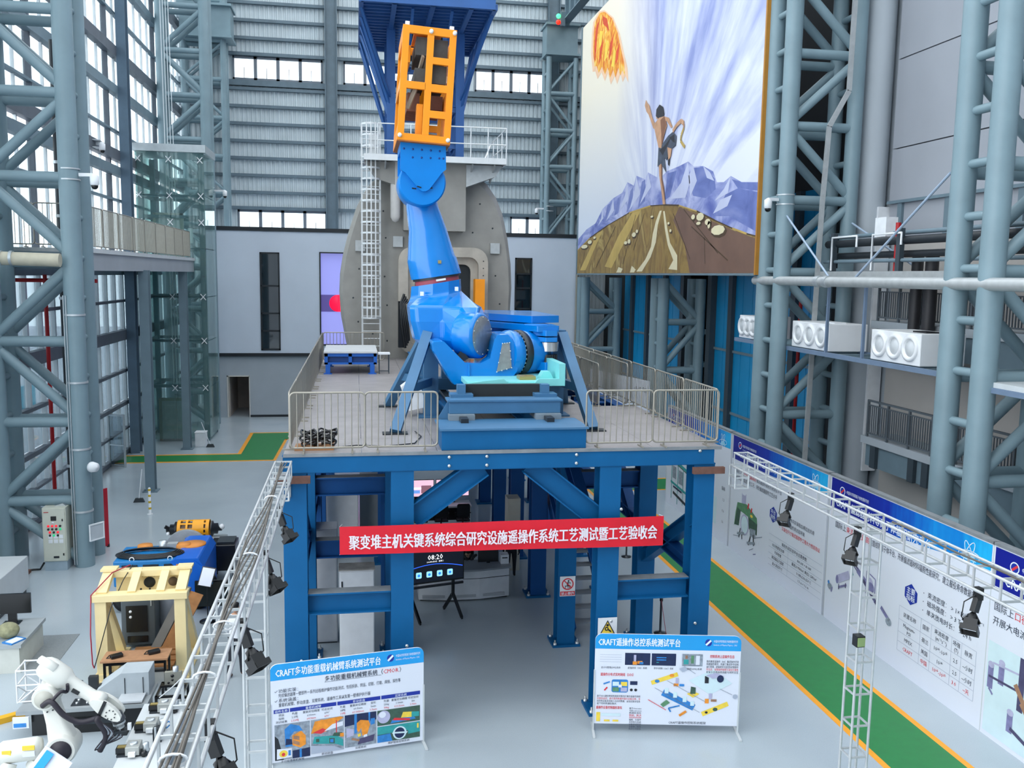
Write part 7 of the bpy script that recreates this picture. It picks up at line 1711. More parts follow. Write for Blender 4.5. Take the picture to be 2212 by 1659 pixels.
# ---------------------------------------------------------------- white six-axis robot
RB = thing('white_robot', 'white six-axis industrial robot with black dress pack', 'robot', (-5.55, 16.4, 0))
M_RW = mat('robot_white', 'd9d9d2', 0.35, 0, 0.02)
M_DRESS = mat('dress_pack', '241f2a', 0.5)
mb().lathe((-5.55, 16.4, 0), (0, 0, 1), [(0.42, 0), (0.42, 0.12), (0.3, 0.16), (0.3, 0.36)], 28).build('base', M_RW, RB)
mb().lathe((-5.55, 16.4, 0.36), (0, 0, 1), [(0.34, 0), (0.34, 0.2), (0.25, 0.3)], 28).build('turret', M_RW, RB)
S = Vector((-5.25, 16.45, 0.80)); E = Vector((-5.55, 16.62, 1.72))
mb().lathe((S.x - 0.02, S.y + 0.22, S.z), (0, -1, 0), [(0.26, 0), (0.27, 0.05), (0.27, 0.38), (0.24, 0.42)], 28).build('shoulder', M_RW, RB)
mb().lathe((S.x - 0.02, S.y - 0.2, S.z), (0, -1, 0), [(0.19, 0.0), (0.19, 0.012), (0, 0.012)], 24).build('shoulder_recess', M_DRESS, RB)
d_ = (E - S).normalized(); n_ = Vector((0, 1, 0)); a_ = d_.cross(n_).normalized()
def rrect3(c, w_, h_, n=6):
    pts = rrect(-w_, -h_, 2 * w_, 2 * h_, min(w_, h_) * 0.55, n); return [c + a_ * p[0] + n_ * p[1] for p in pts]
mb().loft([rrect3(S + d_ * 0.0, 0.24, 0.14), rrect3(S + d_ * 0.2, 0.22, 0.15), rrect3(S + d_ * 0.5, 0.165, 0.13), rrect3(S + d_ * 0.75, 0.15, 0.12), rrect3(S + d_ * 0.95, 0.19, 0.12)]).build('lower_arm', M_RW, RB)
for k in (0.25, 0.75):
    for q in (-0.05, 0.05): mb().lathe(S + d_ * (0.97 * k) + a_ * q - n_ * 0.14, (0, -1, 0), [(0.015, 0), (0.015, 0.012), (0, 0.012)], 8).build('bolt', M_DKSTEEL, RB)
mb().lathe((E.x, E.y + 0.2, E.z), (0, -1, 0), [(0.2, 0), (0.22, 0.03), (0.22, 0.40), (0.20, 0.43)], 28).build('elbow_drum', M_RW, RB)
mb().lathe((E.x, E.y - 0.23, E.z), (0, -1, 0), [(0.165, 0), (0.165, 0.01), (0, 0.01)], 24).build('elbow_recess', mat('robot_shade', 'b9b8ae', 0.5), RB)
# forearm: drive housing up left, tube down right to the wrist
A0 = Vector((-5.52, 16.65, 2.18)); A1 = Vector((-4.78, 16.55, 1.66)); fd = (A1 - A0).normalized()
mb().lathe(A0, fd, [(0.0, -0.18), (0.14, -0.17), (0.19, -0.1), (0.21, 0.0), (0.20, 0.32), (0.16, 0.38), (0.125, 0.46), (0.115, 0.85), (0.12, 0.95)], 26).build('forearm', M_RW, RB)
mb().lathe(A0 + Vector((0.06, -0.1, 0.1)), fd, [(0.0, -0.26), (0.07, -0.24), (0.09, -0.05), (0.09, 0.1), (0, 0.14)], 16).build('drive_motor', M_RW, RB)
mb().loft([[A0 + fd * 0.15 + Vector((0.14 * math.cos(2*math.pi*k/16), 0.14 * math.sin(2*math.pi*k/16), -0.1)) for k in range(16)], [E + Vector((0.17 * math.cos(2*math.pi*k/16), 0.17 * math.sin(2*math.pi*k/16), 0.05)) for k in range(16)]]).build('elbow_neck', M_RW, RB)
mb().box(A0 + fd * 0.62 + Vector((-0.02, -0.12, -0.02)), (0.14, 0.03, 0.07), Matrix.Rotation(R(33), 3, 'Y')).build('black_window', M_CAMB, RB)
W = A0 + fd * 1.05
for s_ in (-1, 1):
    c0 = W + Vector((0, 0.13 * s_, 0)); c1 = W + fd * 0.36 + Vector((0.02, 0.13 * s_, -0.03))
    mb().loft([[c0 + Vector((0, y, 0)) + (fd * math.cos(2*math.pi*k/16) + Vector((-fd.z, 0, fd.x)) * math.sin(2*math.pi*k/16)) * 0.12 + (c1 - c0) * (0.5 + 0.5 * math.cos(2*math.pi*k/16)) for k in range(16)] for y in (-0.05, 0.05)], smooth=False).build('wrist_fork', M_RW, RB, bev=0.02)
mb().lathe(W + fd * 0.02, fd, [(0.13, -0.14), (0.16, -0.06), (0.16, 0.05), (0.10, 0.08)], 22).build('wrist_root', M_RW, RB)
for s_ in (-1,):
    for k in range(8):
        q = 2*math.pi*k/8; p = W + fd * 0.30 + Vector((0, -0.185, -0.02)) + (fd * math.cos(q) + Vector((-fd.z, 0, fd.x)) * math.sin(q)) * 0.085
        mb().lathe(p, (0, -1, 0), [(0.012, 0), (0.012, 0.01), (0, 0.01)], 8).build('wrist_bolt', M_DKSTEEL, RB)
mb().lathe(W + fd * 0.36 + Vector((0.01, 0, -0.03)), (0.25, 0, -1), [(0.09, 0), (0.10, 0.08), (0.12, 0.12), (0.12, 0.16), (0.08, 0.18)], 20).build('tool_flange', mat('flange_dark', '55585c', 0.4, 0.4), RB)
mb().lathe(W + fd * 0.38 + Vector((0.03, 0, -0.2)), (0.25, 0, -1), [(0.11, 0), (0.11, 0.04), (0.07, 0.06), (0.07, 0.12)], 16).build('tool_changer', M_ALU, RB)
mb().box(W + fd * 0.40 + Vector((0.05, 0, -0.38)), (0.24, 0.16, 0.10)).build('gripper', M_DKSTEEL, RB, bev=0.01); mb().box(W + fd * 0.40 + Vector((0.2, -0.02, -0.28)), (0.06, 0.06, 0.12)).build('gripper_sensor', M_CAMW, RB)
mb().beam(W + fd * 0.14 + Vector((0.05, -0.19, 0.14)), W + fd * 0.14 + Vector((-0.09, -0.19, -0.16)), 0.02, 0.06).build('black_strap', M_CAMB, RB)
def hose(pts, r_, n=6):
    b = mb(); out = []
    pts = [Vector(p) for p in pts]
    for i in range(len(pts) - 1):
        p0_, p1_, p2_, p3_ = pts[max(i-1, 0)], pts[i], pts[i+1], pts[min(i+2, len(pts)-1)]
        for k in range(6):
            t_ = k / 6; out.append(0.5 * ((2*p1_) + (p2_-p0_)*t_ + (2*p0_-5*p1_+4*p2_-p3_)*t_*t_ + (3*p1_-p0_-3*p2_+p3_)*t_**3))
    out.append(pts[-1]); b.path(out, r_, n); return b
hose([E + Vector((-0.02, -0.26, -0.1)), E + Vector((0.15, -0.32, 0.0)), E + Vector((0.35, -0.34, -0.25)), E + Vector((0.6, -0.32, -0.42)), E + Vector((0.9, -0.3, -0.38)), W + fd * 0.1 + Vector((-0.05, -0.25, -0.2)), W + fd * 0.2 + Vector((0.0, -0.22, -0.45)), W + fd * 0.2 + Vector((-0.12, -0.2, -0.75))], 0.05, 10).build('dress_hose', M_DRESS, RB)
hose([E + Vector((0.15, -0.32, 0.0)), E + Vector((0.3, -0.28, 0.15)), A0 + fd * 0.42 + Vector((0, -0.15, -0.12)), A0 + fd * 0.45 + Vector((0.0, -0.18, 0.05))], 0.03, 8).build('dress_hose', M_DRESS, RB)
for k in range(5):
    hose([W + fd * 0.15 + Vector((-0.05, -0.24, -0.2)), W + fd * 0.1 + Vector((0.1 + 0.03 * k, -0.25, -0.45)), W + fd * 0.1 + Vector((-0.12 + 0.05 * k, -0.22, -0.78 + 0.03 * k)), W + fd * 0.3 + Vector((0.0 + 0.04 * k, -0.1, -0.5)), W + fd * 0.4 + Vector((0.05, -0.05, -0.3))], 0.012, 6).build('signal_cable', P_STEELP if k % 2 else M_DRESS, RB)
hose([S + Vector((-0.1, -0.3, -0.15)), S + Vector((-0.05, -0.36, -0.45)), S + Vector((0.15, -0.4, -0.68)), S + Vector((0.4, -0.45, -0.74))], 0.05, 10).build('dress_hose', M_DRESS, RB)
# balancer cylinder behind the turret, with labels
mb().lathe((-5.70, 16.35, 0.84), (-1, -0.05, -0.06), [(0.0, -0.1), (0.17, -0.08), (0.2, 0.0), (0.2, 0.55), (0.17, 0.6), (0.17, 0.62), (0, 0.63)], 26).build('rear_housing', M_RW, RB)
mb().lathe((-6.15, 16.2, 0.55), (-0.3, -0.6, -1), [(0.13, -0.1), (0.13, 0.3)], 18).build('rear_motor', M_RW, RB)
mb().bb((-6.2, 16.135, 0.80), (-6.05, 16.15, 0.93)).build('warning_label', P_YEL, RB); mb().bb((-5.86, 16.13, 0.92), (-5.66, 16.15, 1.0)).build('warning_label', P_YEL, RB); mb().bb((-5.86, 16.13, 0.80), (-5.66, 16.15, 0.9)).build('white_label', P_WHITE, RB)
t = thing('info_board', 'small white and blue information board at the bottom left', 'sign', (-5.2, 15.6, 0))
Mi = Matrix.Rotation(R(-20), 3, 'X') @ Matrix.Rotation(R(35), 3, 'Y')
mb().box((-5.28, 15.5, 0.82), (0.55, 0.03, 0.7), Mi).build('board', P_WHITE, t); mb().box((-5.40, 15.475, 0.90), (0.14, 0.03, 0.66), Mi).build('blue_band', P_SKY, t)
mb().tube((-5.2, 15.62, 0), (-5.2, 15.55, 0.6), 0.02, 8).build('post', M_DKSTEEL, t); mb().lathe((-5.2, 15.62, 0), (0, 0, 1), [(0.2, 0), (0.2, 0.02), (0.02, 0.03)], 16).build('base', M_DKSTEEL, t)

# desk with monitor at the left edge
t = thing('grey_desk', 'grey desk with dark edge at the left border', 'desk', (-8.4, 22.3, 0))
mb().bb((-9.2, 21.5, 0.62), (-7.72, 23.2, 0.70)).build('top', mat('desk_top', '9ba2a5', 0.5), t); mb().bb((-9.15, 21.55, 0), (-7.78, 23.15, 0.62)).build('body', mat('desk_body', 'c2c5bf', 0.6), t)
t = thing('desk_monitor', 'black monitor on the grey desk at left border', 'monitor', (-8.3, 22.9, 0.70))
mb().bb((-8.9, 22.9, 0.95), (-7.95, 22.96, 1.45)).build('panel', M_CAMB, t); mb().bb((-8.5, 22.95, 0.70), (-8.3, 23.0, 1.0)).build('neck', M_CAMB, t); mb().bb((-8.6, 22.8, 0.70), (-8.2, 23.05, 0.72)).build('foot', M_CAMB, t)
t = thing('stone_sample', 'grey green lumpy sample lying on the grey desk', 'sample', (-8.15, 22.0, 0.70))
mb().sphere((-8.15, 22.0, 0.88), 0.24, 18, 12, (1.0, 0.85, 0.8)).build('lump', mat('stone_green', '8a8a6c', 0.8, 0, 0.3, 8, bump=0.8, bscale=9), t)
t = thing('blue_folder', 'blue folder lying on the grey desk', 'folder', (-7.95, 21.7, 0.70))
mb().box((-7.95, 21.75, 0.715), (0.3, 0.4, 0.03), Matrix.Rotation(R(-30), 3, 'Z')).build('cover', P_BLUE, t); mb().box((-7.93, 21.72, 0.735), (0.22, 0.3, 0.012), Matrix.Rotation(R(-30), 3, 'Z')).build('sheet', P_WHITE, t)
tag(mb().bb((-8.8, 21.7, 0.001), (-7.1, 23.75, 0.012)).build('floor_mat', mat('grey_mat', '83898b', 0.9, 0, 0.08, 30, bump=0.6, bscale=60), loc=(-8, 22.7, 0)), 'dark grey floor mat beside the desk', 'mat')
t = thing('white_console', 'white console cut by the left edge behind the desk', 'console', (-9.9, 25.6, 0))
mb().bb((-10.6, 24.4, 0.15), (-9.45, 27.2, 1.1)).build('body', M_LIGHTGREY, t, bev=0.02); mb().bb((-10.5, 24.5, 0), (-9.5, 27.1, 0.15)).build('plinth', M_CAMB, t)
# ================================================================ under the platform
M_DESKW = mat('reception_white', 'd3d6da', 0.5)
t = thing('reception_desk', 'white curved reception desk with grey top under platform', 'desk', (3.1, 25.2, 0))
b = mb(); pts = [(1.75, 24.95), (2.6, 24.78), (3.5, 24.78), (4.4, 24.95), (4.4, 25.6), (1.75, 25.6)]
b.prism(pts, 'z', 0.05, 0.9); b.build('body', M_DESKW, t)
mb().prism([(1.7, 24.9), (2.6, 24.72), (3.5, 24.72), (4.45, 24.9), (4.45, 25.65), (1.7, 25.65)], 'z', 0.9, 0.95).build('top', mat('desk_grey_top', '8d949b', 0.4), t)
mb().prism([(2.5, 24.86), (2.52, 24.79), (3.5, 24.77), (4.41, 24.94), (4.41, 24.96)], 'z', 0.66, 0.675).build('groove', M_DKSTEEL, t)
for x0 in (1.85, 2.7, 3.55): mb().bb((x0, 24.765 if x0 == 2.7 else 24.80, 0.12), (x0 + 0.7, 24.785 if x0 == 2.7 else 24.9, 0.2)).build('vent', mat('vent_grey', 'aeb2b7', 0.5), t)
mb().bb((1.8, 25.0, 0), (4.35, 25.55, 0.05)).build('plinth', M_CAMB, t)
t = thing('desk_screen', 'black computer screen on the reception desk', 'monitor', (3.85, 25.3, 0.95))
mb().bb((3.52, 25.25, 1.00), (4.12, 25.3, 1.36)).build('panel', M_CAMB, t); mb().bb((3.78, 25.3, 0.95), (3.88, 25.36, 1.1)).build('stand', M_CAMB, t)
tag(mb().bb((2.6, 25.1, 0.95), (2.9, 25.3, 0.962)).build('paper_sheets', M_CAMW, loc=(2.75, 25.2, 0.95)), 'white papers lying on the reception desk', 'paper')
t = thing('white_small_box', 'small white box on the right end of reception desk', 'box', (4.2, 25.3, 0.95))
mb().bb((4.18, 25.15, 0.95), (4.42, 25.45, 1.22)).build('carton', M_CAMW, t); mb().bb((4.22, 25.145, 1.12), (4.38, 25.15, 1.15)).build('slot', M_CAMB, t)
# mobile display
D = thing('mobile_display', 'large dark touch display on black wheeled stand', 'display', (2.1, 23.7, 0), R(14), local=True)
mb().bb((-0.95, -0.03, 1.0), (0.85, 0.05, 2.15)).build('bezel', M_CAMB, D)
scr = mb().bb((-0.92, -0.04, 1.05), (0.82, -0.03, 2.12)).build('screen', emitmat('display_dark', '0e1420', 0.6), D)
text(D, '08:20', 0.0, 1.66, 0.2, emitmat('display_white', 'f4f6fa', 1.0), 20, 'CENTER')
text(D, '2024年6月4日   星期二', 0.0, 1.585, 0.05, MATS['display_white'], 20, 'CENTER')
pts = [(-0.9 + 1.7 * k / 20, 1.40 + 0.13 * math.sin(math.pi * k / 20)) for k in range(21)]
for k in range(20): flat(D, rbar(pts[k][0], pts[k][1], pts[k+1][0], pts[k+1][1], 0.018), 18, emitmat('display_blue', '2a5cf0', 1.2), 'light_arc')
for k in range(4):
    x = -0.55 + 0.30 * k
    flat(D, rrect(x, 1.17, 0.16, 0.17, 0.03), 18, emitmat('display_icon', '8fd0f8', 0.9), 'icon'); flat(D, ellp(x + 0.08, 1.25, 0.04, 0.04), 20, emitmat('display_icon_core', '2a78d0', 0.9), 'icon')
mb().bb((-0.95, -0.0, 0.86), (0.85, 0.05, 0.92)).build('cross_bar', M_DKSTEEL, D)
for x in (0.55, -0.65):
    mb().bb((x - 0.04, 0.0, 0.55), (x + 0.04, 0.06, 1.05)).build('post', M_CAMB, D)
    mb().beam((x, 0.03, 0.6), (x + 0.1, -0.42, 0.05), 0.06, 0.08).build('leg', M_CAMB, D); mb().beam((x, 0.03, 0.6), (x - 0.12, 0.42, 0.05), 0.06, 0.08).build('leg', M_CAMB, D)
    for dx, y in ((0.1, -0.42), (-0.12, 0.42)): mb().lathe((x + dx, y, 0.05), (1, 0, 0), [(0.05, -0.02), (0.05, 0.02)], 12).build('castor', M_CAMB, D)
# white cabinets on the left under the platform
def white_cab(label, x0, x1, y0, y1, h_, m=None):
    t = thing('white_cabinet', label, 'cabinet', ((x0 + x1) / 2, (y0 + y1) / 2, 0))
    mb().bb((x0, y0, 0.04), (x1, y1, h_)).build('casing', m or M_DESKW, t); mb().bb((x0 + 0.02, y0 - 0.02, 0.08), (x1 - 0.02, y0, h_ - 0.03)).build('door', m or M_DESKW, t)
    mb().bb((x0 + 0.05, y0 - 0.035, h_ - 0.5), (x0 + 0.08, y0 - 0.02, h_ - 0.25)).build('handle', M_CAMB, t); mb().bb((x0 + 0.02, y0 + 0.02, 0), (x1 - 0.02, y1 - 0.02, 0.04)).build('plinth', M_DKSTEEL, t)
    return t
c1 = white_cab('white control cabinet with dusty top behind left platform bay', -0.42, 0.40, 20.85, 21.36, 2.38)
mb().bb((-0.44, 20.83, 2.38), (0.42, 21.37, 2.41)).build('dusty_top', mat('dusty_cab_top', '8f8d88', 0.8, 0, 0.3, 4), c1)
white_cab('taller white cabinet left of the dusty topped one', -1.1, -0.50, 22.3, 23.0, 3.0)
white_cab('tall pale cabinet further back with grey panel', -1.0, 0.05, 29.4, 30.2, 2.6)
white_cab('grey cabinet with square vent further back', 0.1, 0.95, 30.4, 31.0, 2.5, mat('cabinet_grey', '9ba3a8', 0.5))
# operator wall: table, screens, chairs
t = thing('operator_table', 'white control table with black shelf under the far screens', 'table', (3.2, 32.6, 0))
mb().bb((1.6, 32.4, 0.76), (4.25, 33.3, 0.82)).build('top', M_DESKW, t)
for x in (1.7, 4.18): mb().bb((x, 32.5, 0), (x + 0.05, 33.2, 0.76)).build('side_panel', M_DESKW, t)
mb().bb((1.75, 33.1, 0.1), (4.18, 33.15, 0.76)).build('back_panel', M_CAMB, t)
for x0, x1, lab in ((2.95, 4.22, 'bright screen with pink machine picture under platform'), (1.6, 2.88, 'bright screen partly hidden by the brace')):
    t = thing('wall_screen', lab, 'screen', ((x0 + x1) / 2, 33.1, 0.82), group='bright screens under the platform')
    mb().bb((x0, 33.0, 1.05), (x1, 33.06, 1.72)).build('bezel', M_CAMB, t); mb().bb((x0 + 0.02, 32.99, 1.08), (x1 - 0.02, 33.0, 1.70)).build('picture', emitmat('screen_pink', 'd8b4c8', 0.9), t)
    mb().bb((x0 + 0.1, 32.985, 1.2), (x0 + 0.75, 32.99, 1.32)).build('picture_blue', emitmat('screen_blue', '6d9ae0', 0.8), t); mb().bb((x0 + 0.8, 32.985, 1.2), (x1 - 0.1, 32.99, 1.5)).build('picture_brown', emitmat('screen_brown', '8a6270', 0.7), t); mb().bb((x0 + 0.5, 32.983, 1.36), (x0 + 0.8, 32.987, 1.42)).build('picture_white', MATS['display_white'], t)
    mb().bb(((x0 + x1) / 2 - 0.1, 33.02, 0.82), ((x0 + x1) / 2 + 0.1, 33.1, 1.05)).build('foot', M_CAMB, t)
def office_chair(label, x, y):
    t = thing('office_chair', label, 'chair', (x, y, 0), group='black office chairs under the platform')
    mb().bb((x - 0.25, y - 0.22, 0.42), (x + 0.25, y + 0.22, 0.48)).build('seat', M_CAMB, t, bev=0.02); mb().prism(rrect(x - 0.24, 0.6, 0.48, 0.5, 0.08), 'y', y - 0.26, y - 0.22).build('backrest', M_CAMB, t)
    for s_ in (-1, 1): mb().path([(x + 0.27 * s_, y - 0.22, 0.75), (x + 0.28 * s_, y + 0.15, 0.68), (x + 0.27 * s_, y + 0.15, 0.45)], 0.018, 6).build('armrest', M_CAMB, t)
    mb().tube((x, y, 0.08), (x, y, 0.42), 0.03, 8).build('column', M_DKSTEEL, t)
    for k in range(5): mb().beam((x, y, 0.09), (x + 0.27 * math.cos(R(72*k)), y + 0.27 * math.sin(R(72*k)), 0.04), 0.04, 0.03).build('foot', M_CAMB, t)
    mb().beam((x, y - 0.2, 0.45), (x, y - 0.25, 0.7), 0.05, 0.02).build('back_bar', M_CAMB, t)
for lab, x in (('black office chair at far screens, rightmost', 3.85), ('black office chair at far screens, middle', 3.05), ('black office chair at far screens, leftmost', 2.3)): office_chair(lab, x, 31.9)
office_chair('black office chair behind the reception desk', 3.30, 26.65)
# beige column and odd cabinet right of the desk
t = thing('beige_locker', 'tall beige locker beside the stair under the platform', 'locker', (5.0, 27.6, 0))
mb().bb((4.75, 27.3, 0), (5.15, 27.9, 2.35)).build('casing', mat('locker_beige', 'c6c1b4', 0.6), t); mb().bb((4.77, 27.28, 0.05), (5.13, 27.3, 2.3)).build('door', mat('locker_beige', 'c6c1b4', 0.6), t); mb().bb((4.82, 27.265, 1.1), (4.85, 27.28, 1.3)).build('handle', M_CAMB, t)
# red ribbon barrier to the right of the platform
for k, (x, y) in enumerate(((7.95, 21.75), (9.0, 28.2))):
    t = thing('ribbon_post', 'slim steel ribbon post %s' % ('right behind the right poster' if k == 0 else 'further back along the red ribbon'), 'post', (x, y, 0), group='ribbon posts')
    mb().lathe((x, y, 0), (0, 0, 1), [(0.17, 0), (0.17, 0.02), (0.04, 0.05), (0.03, 0.06), (0.03, 0.92), (0.04, 0.93), (0.04, 0.98), (0, 0.98)], 16).build('pole', M_DKSTEEL, t); mb().lathe((x, y, 0.9), (0, 0, 1), [(0.045, 0), (0.045, 0.07)], 14).build('ribbon_head', M_CAMB, t)
tag(mb().beam((7.95, 21.75, 0.93), (9.0, 28.2, 0.93), 0.006, 0.05).build('red_ribbon', mat('ribbon_red', '9c1c34', 0.6), loc=(8.5, 25, 0.9)), 'red ribbon stretched between the two slim posts, back part', 'ribbon')
tag(mb().beam((7.95, 21.75, 0.93), (7.25, 19.4, 0.93), 0.006, 0.05).build('red_ribbon', MATS['ribbon_red'], loc=(7.6, 20.5, 0.9)), 'red ribbon running from near post toward platform column', 'ribbon')

# ================================================================ people
M_SKIN = mat('skin', 'c49a80', 0.6, 0, 0.03)
M_HAIR = mat('dark_hair', '1a1614', 0.6)
def person(label, loc, rz, J, clothes, sitting=False):
    """one skinned body (joints in metres, local), head with face, hands with fingers, clothes by height"""
    root = thing('person', label, 'person', loc, rz, local=True)
    # body skeleton
    V = list(J['v']); E_ = list(J['e']); Rr = list(J['r'])
    # hands: palm + five fingers
    for w, d, up in J['hands']:
        wi = w; wp = Vector(V[w]); d = Vector(d).normalized(); up = Vector(up).normalized(); sd = d.cross(up).normalized()
        V.append(tuple(wp + d * 0.08)); Rr.append((0.035, 0.018)); E_.append((wi, len(V) - 1)); pm = len(V) - 1
        for k, (off, ln) in enumerate(((-0.03, 0.075), (-0.01, 0.085), (0.01, 0.08), (0.03, 0.065))):
            a = wp + d * 0.10 + sd * off; 
            V.append(tuple(a)); Rr.append((0.009, 0.009)); E_.append((pm, len(V) - 1)); V.append(tuple(a + d * ln * 0.55 - up * 0.015)); Rr.append((0.008, 0.008)); E_.append((len(V) - 2, len(V) - 1)); V.append(tuple(a + d * ln * 0.8 - up * 0.045)); Rr.append((0.007, 0.007)); E_.append((len(V) - 2, len(V) - 1))
        a = wp + d * 0.04 - sd * 0.045; V.append(tuple(a)); Rr.append((0.011, 0.011)); E_.append((wi, len(V) - 1)); V.append(tuple(a + d * 0.04 - sd * 0.02 - up * 0.02)); Rr.append((0.009, 0.009)); E_.append((len(V) - 2, len(V) - 1))
    me = bpy.data.meshes.new('body'); me.from_pydata(V, E_, []); o = bpy.data.objects.new('body', me); COL.objects.link(o); o.parent = root; o['_local'] = 1
    sk = o.modifiers.new('skin', 'SKIN'); sk.use_smooth_shade = True
    for i, r_ in enumerate(Rr): me.skin_vertices[0].data[i].radius = r_; me.skin_vertices[0].data[i].use_root = (i == 0)
    ss = o.modifiers.new('subsurf', 'SUBSURF'); ss.levels = 1; ss.render_levels = 2
    # cloth colour by height and reach, on the body surface itself
    m = bpy.data.materials.new('clothing'); m.use_nodes = True; nt = m.node_tree; bs = nt.nodes['Principled BSDF']; bs.inputs['Roughness'].default_value = 0.75
    tc = nt.nodes.new('ShaderNodeTexCoord'); sp = nt.nodes.new('ShaderNodeSeparateXYZ'); nt.links.new(tc.outputs['Object'], sp.inputs[0])
    r = nt.nodes.new('ShaderNodeValToRGB'); r.color_ramp.interpolation = 'CONSTANT'
    mr = nt.nodes.new('ShaderNodeMapRange'); mr.inputs['From Max'].default_value = 2.0; nt.links.new(sp.outputs['Z'], mr.inputs['Value']); nt.links.new(mr.outputs['Result'], r.inputs['Fac'])
    el = r.color_ramp.elements; el[0].position = 0; el[0].color = lin(clothes[0][1]); el[1].position = clothes[1][0] / 2; el[1].color = lin(clothes[1][1])
    for z, c in clothes[2:]: e = el.new(z / 2); e.color = lin(c)
    nt.links.new(r.outputs['Color'], bs.inputs['Base Color']); me.materials.append(m)
    # head
    hc = Vector(J['head']); hd = R(J.get('nod', 0))
    Mh = Matrix.Rotation(hd, 3, 'X')
    def hp(p): return hc + Mh @ Vector(p)
    b = mb(); rings = []
    for z, rx, ry, oy in ((-0.115, 0.03, 0.035, -0.045), (-0.10, 0.05, 0.06, -0.03), (-0.06, 0.066, 0.082, -0.012), (0.0, 0.075, 0.095, 0), (0.05, 0.076, 0.098, 0.003), (0.09, 0.062, 0.08, 0.005), (0.115, 0.03, 0.04, 0.008)):
        rings.append([hp((rx * math.cos(2*math.pi*k/18), oy + ry * math.sin(2*math.pi*k/18), z)) for k in range(18)])
    b.loft(rings); hd_o = b.build('head', M_SKIN, root)
    b = mb(); b.loft([[hp(p) for p in ((-0.012, -0.09, 0.02), (0.012, -0.09, 0.02), (0.0, -0.085, 0.025))], [hp(p) for p in ((-0.018, -0.09, -0.03), (0.018, -0.09, -0.03), (0, -0.118, -0.025))]]); b.build('nose', M_SKIN, hd_o)
    for s_ in (-1, 1):
        mb().sphere(hp((0.03 * s_, -0.088, 0.012)), 0.011, 10, 6).build('eye', M_CAMB, hd_o); mb().sphere(hp((0.078 * s_, 0.0, -0.005)), 0.024, 10, 6, (0.4, 0.8, 1.2)).build('ear', M_SKIN, hd_o)
    mb().beam(hp((-0.022, -0.088, -0.055)), hp((0.022, -0.088, -0.055)), 0.01, 0.012).build('mouth', mat('lips', '8f5a50', 0.6), hd_o)
    b = mb(); rings = []
    for z, k_ in ((0.0, 1.06), (0.05, 1.1), (0.095, 1.12), (0.125, 0.75), (0.135, 0.2)):
        rings.append([hp((0.075 * k_ * math.cos(2*math.pi*k/18), 0.012 + 0.097 * k_ * math.sin(2*math.pi*k/18) + (0.03 if z < 0.06 and math.sin(2*math.pi*k/18) < -0.4 else 0), z + (0.055 if z < 0.02 and math.sin(2*math.pi*k/18) < -0.2 else 0))) for k in range(18)])
    b.loft(rings); b.build('hair', M_HAIR, root)
    return root
def standing(stride=0.1, armf=0.05):
    v = [(0, 0, 0.95), (0, 0.01, 1.12), (0, 0, 1.32), (0, 0.0, 1.47), (0, -0.01, 1.56)]; r = [(0.15, 0.105), (0.14, 0.10), (0.165, 0.11), (0.09, 0.07), (0.05, 0.05)]; e = [(0, 1), (1, 2), (2, 3), (3, 4)]; hands = []
    for s_ in (-1, 1):
        i = len(v); f = stride * s_
        v += [(0.095 * s_, 0, 0.88), (0.10 * s_, -0.02 + f * 0.5, 0.48), (0.10 * s_, 0.03 + f, 0.09), (0.11 * s_, -0.02 + f, 0.045), (0.115 * s_, -0.13 + f, 0.035)]; r += [(0.095, 0.1), (0.06, 0.065), (0.04, 0.045), (0.045, 0.04), (0.035, 0.03)]; e += [(0, i), (i, i+1), (i+1, i+2), (i+2, i+3), (i+3, i+4)]
        i = len(v); a = -armf * s_
        v += [(0.19 * s_, 0, 1.42), (0.235 * s_, 0.03, 1.14), (0.245 * s_, -0.05 + a, 0.90)]; r += [(0.06, 0.06), (0.043, 0.043), (0.028, 0.03)]; e += [(3, i), (i, i+1), (i+1, i+2)]
        hands.append((i + 2, (0, -0.25, -1), (s_ * 1.0, 0, 0)))
    return dict(v=v, e=e, r=r, hands=hands, head=(0, -0.03, 1.665), nod=0)
P1 = standing(0.12)
p1 = person('person in white shirt and dark trousers walking behind left truss', (-2.80, 20.65, 0), R(150), P1, [(0, '1a1c24'), (0.02, '5a4034'), (0.10, '20242e'), (0.98, 'd9dde2'), (1.52, 'c49a80')])
P2 = standing(0.16)
person('person in white shirt with black bag standing behind desk', (4.75, 26.6, 0), R(170), P2, [(0, '14161c'), (0.02, '202020'), (0.10, '1c2026'), (0.98, 'd9dce4'), (1.52, 'c49a80')])
# seated, leaning over the desk
v = [(0, 0, 0.50), (0, -0.10, 0.64), (0, -0.26, 0.80), (0, -0.36, 0.90), (0, -0.42, 0.96)]; r = [(0.15, 0.12), (0.145, 0.105), (0.165, 0.11), (0.09, 0.07), (0.05, 0.05)]; e = [(0, 1), (1, 2), (2, 3), (3, 4)]; hands = []
for s_ in (-1, 1):
    i = len(v); v += [(0.1 * s_, -0.03, 0.50), (0.12 * s_, -0.40, 0.50), (0.12 * s_, -0.40, 0.1), (0.12 * s_, -0.44, 0.05), (0.12 * s_, -0.54, 0.04)]; r += [(0.09, 0.09), (0.06, 0.06), (0.04, 0.045), (0.045, 0.04), (0.035, 0.03)]; e += [(0, i), (i, i+1), (i+1, i+2), (i+2, i+3), (i+3, i+4)]
    i = len(v); v += [(0.19 * s_, -0.32, 0.90), (0.26 * s_, -0.50, 1.00), (0.10 * s_, -0.72, 1.00)]; r += [(0.06, 0.06), (0.043, 0.043), (0.028, 0.03)]; e += [(3, i), (i, i+1), (i+1, i+2)]; hands.append((i + 2, (-0.2 * s_, -1, -0.05), (0, 0, 1)))
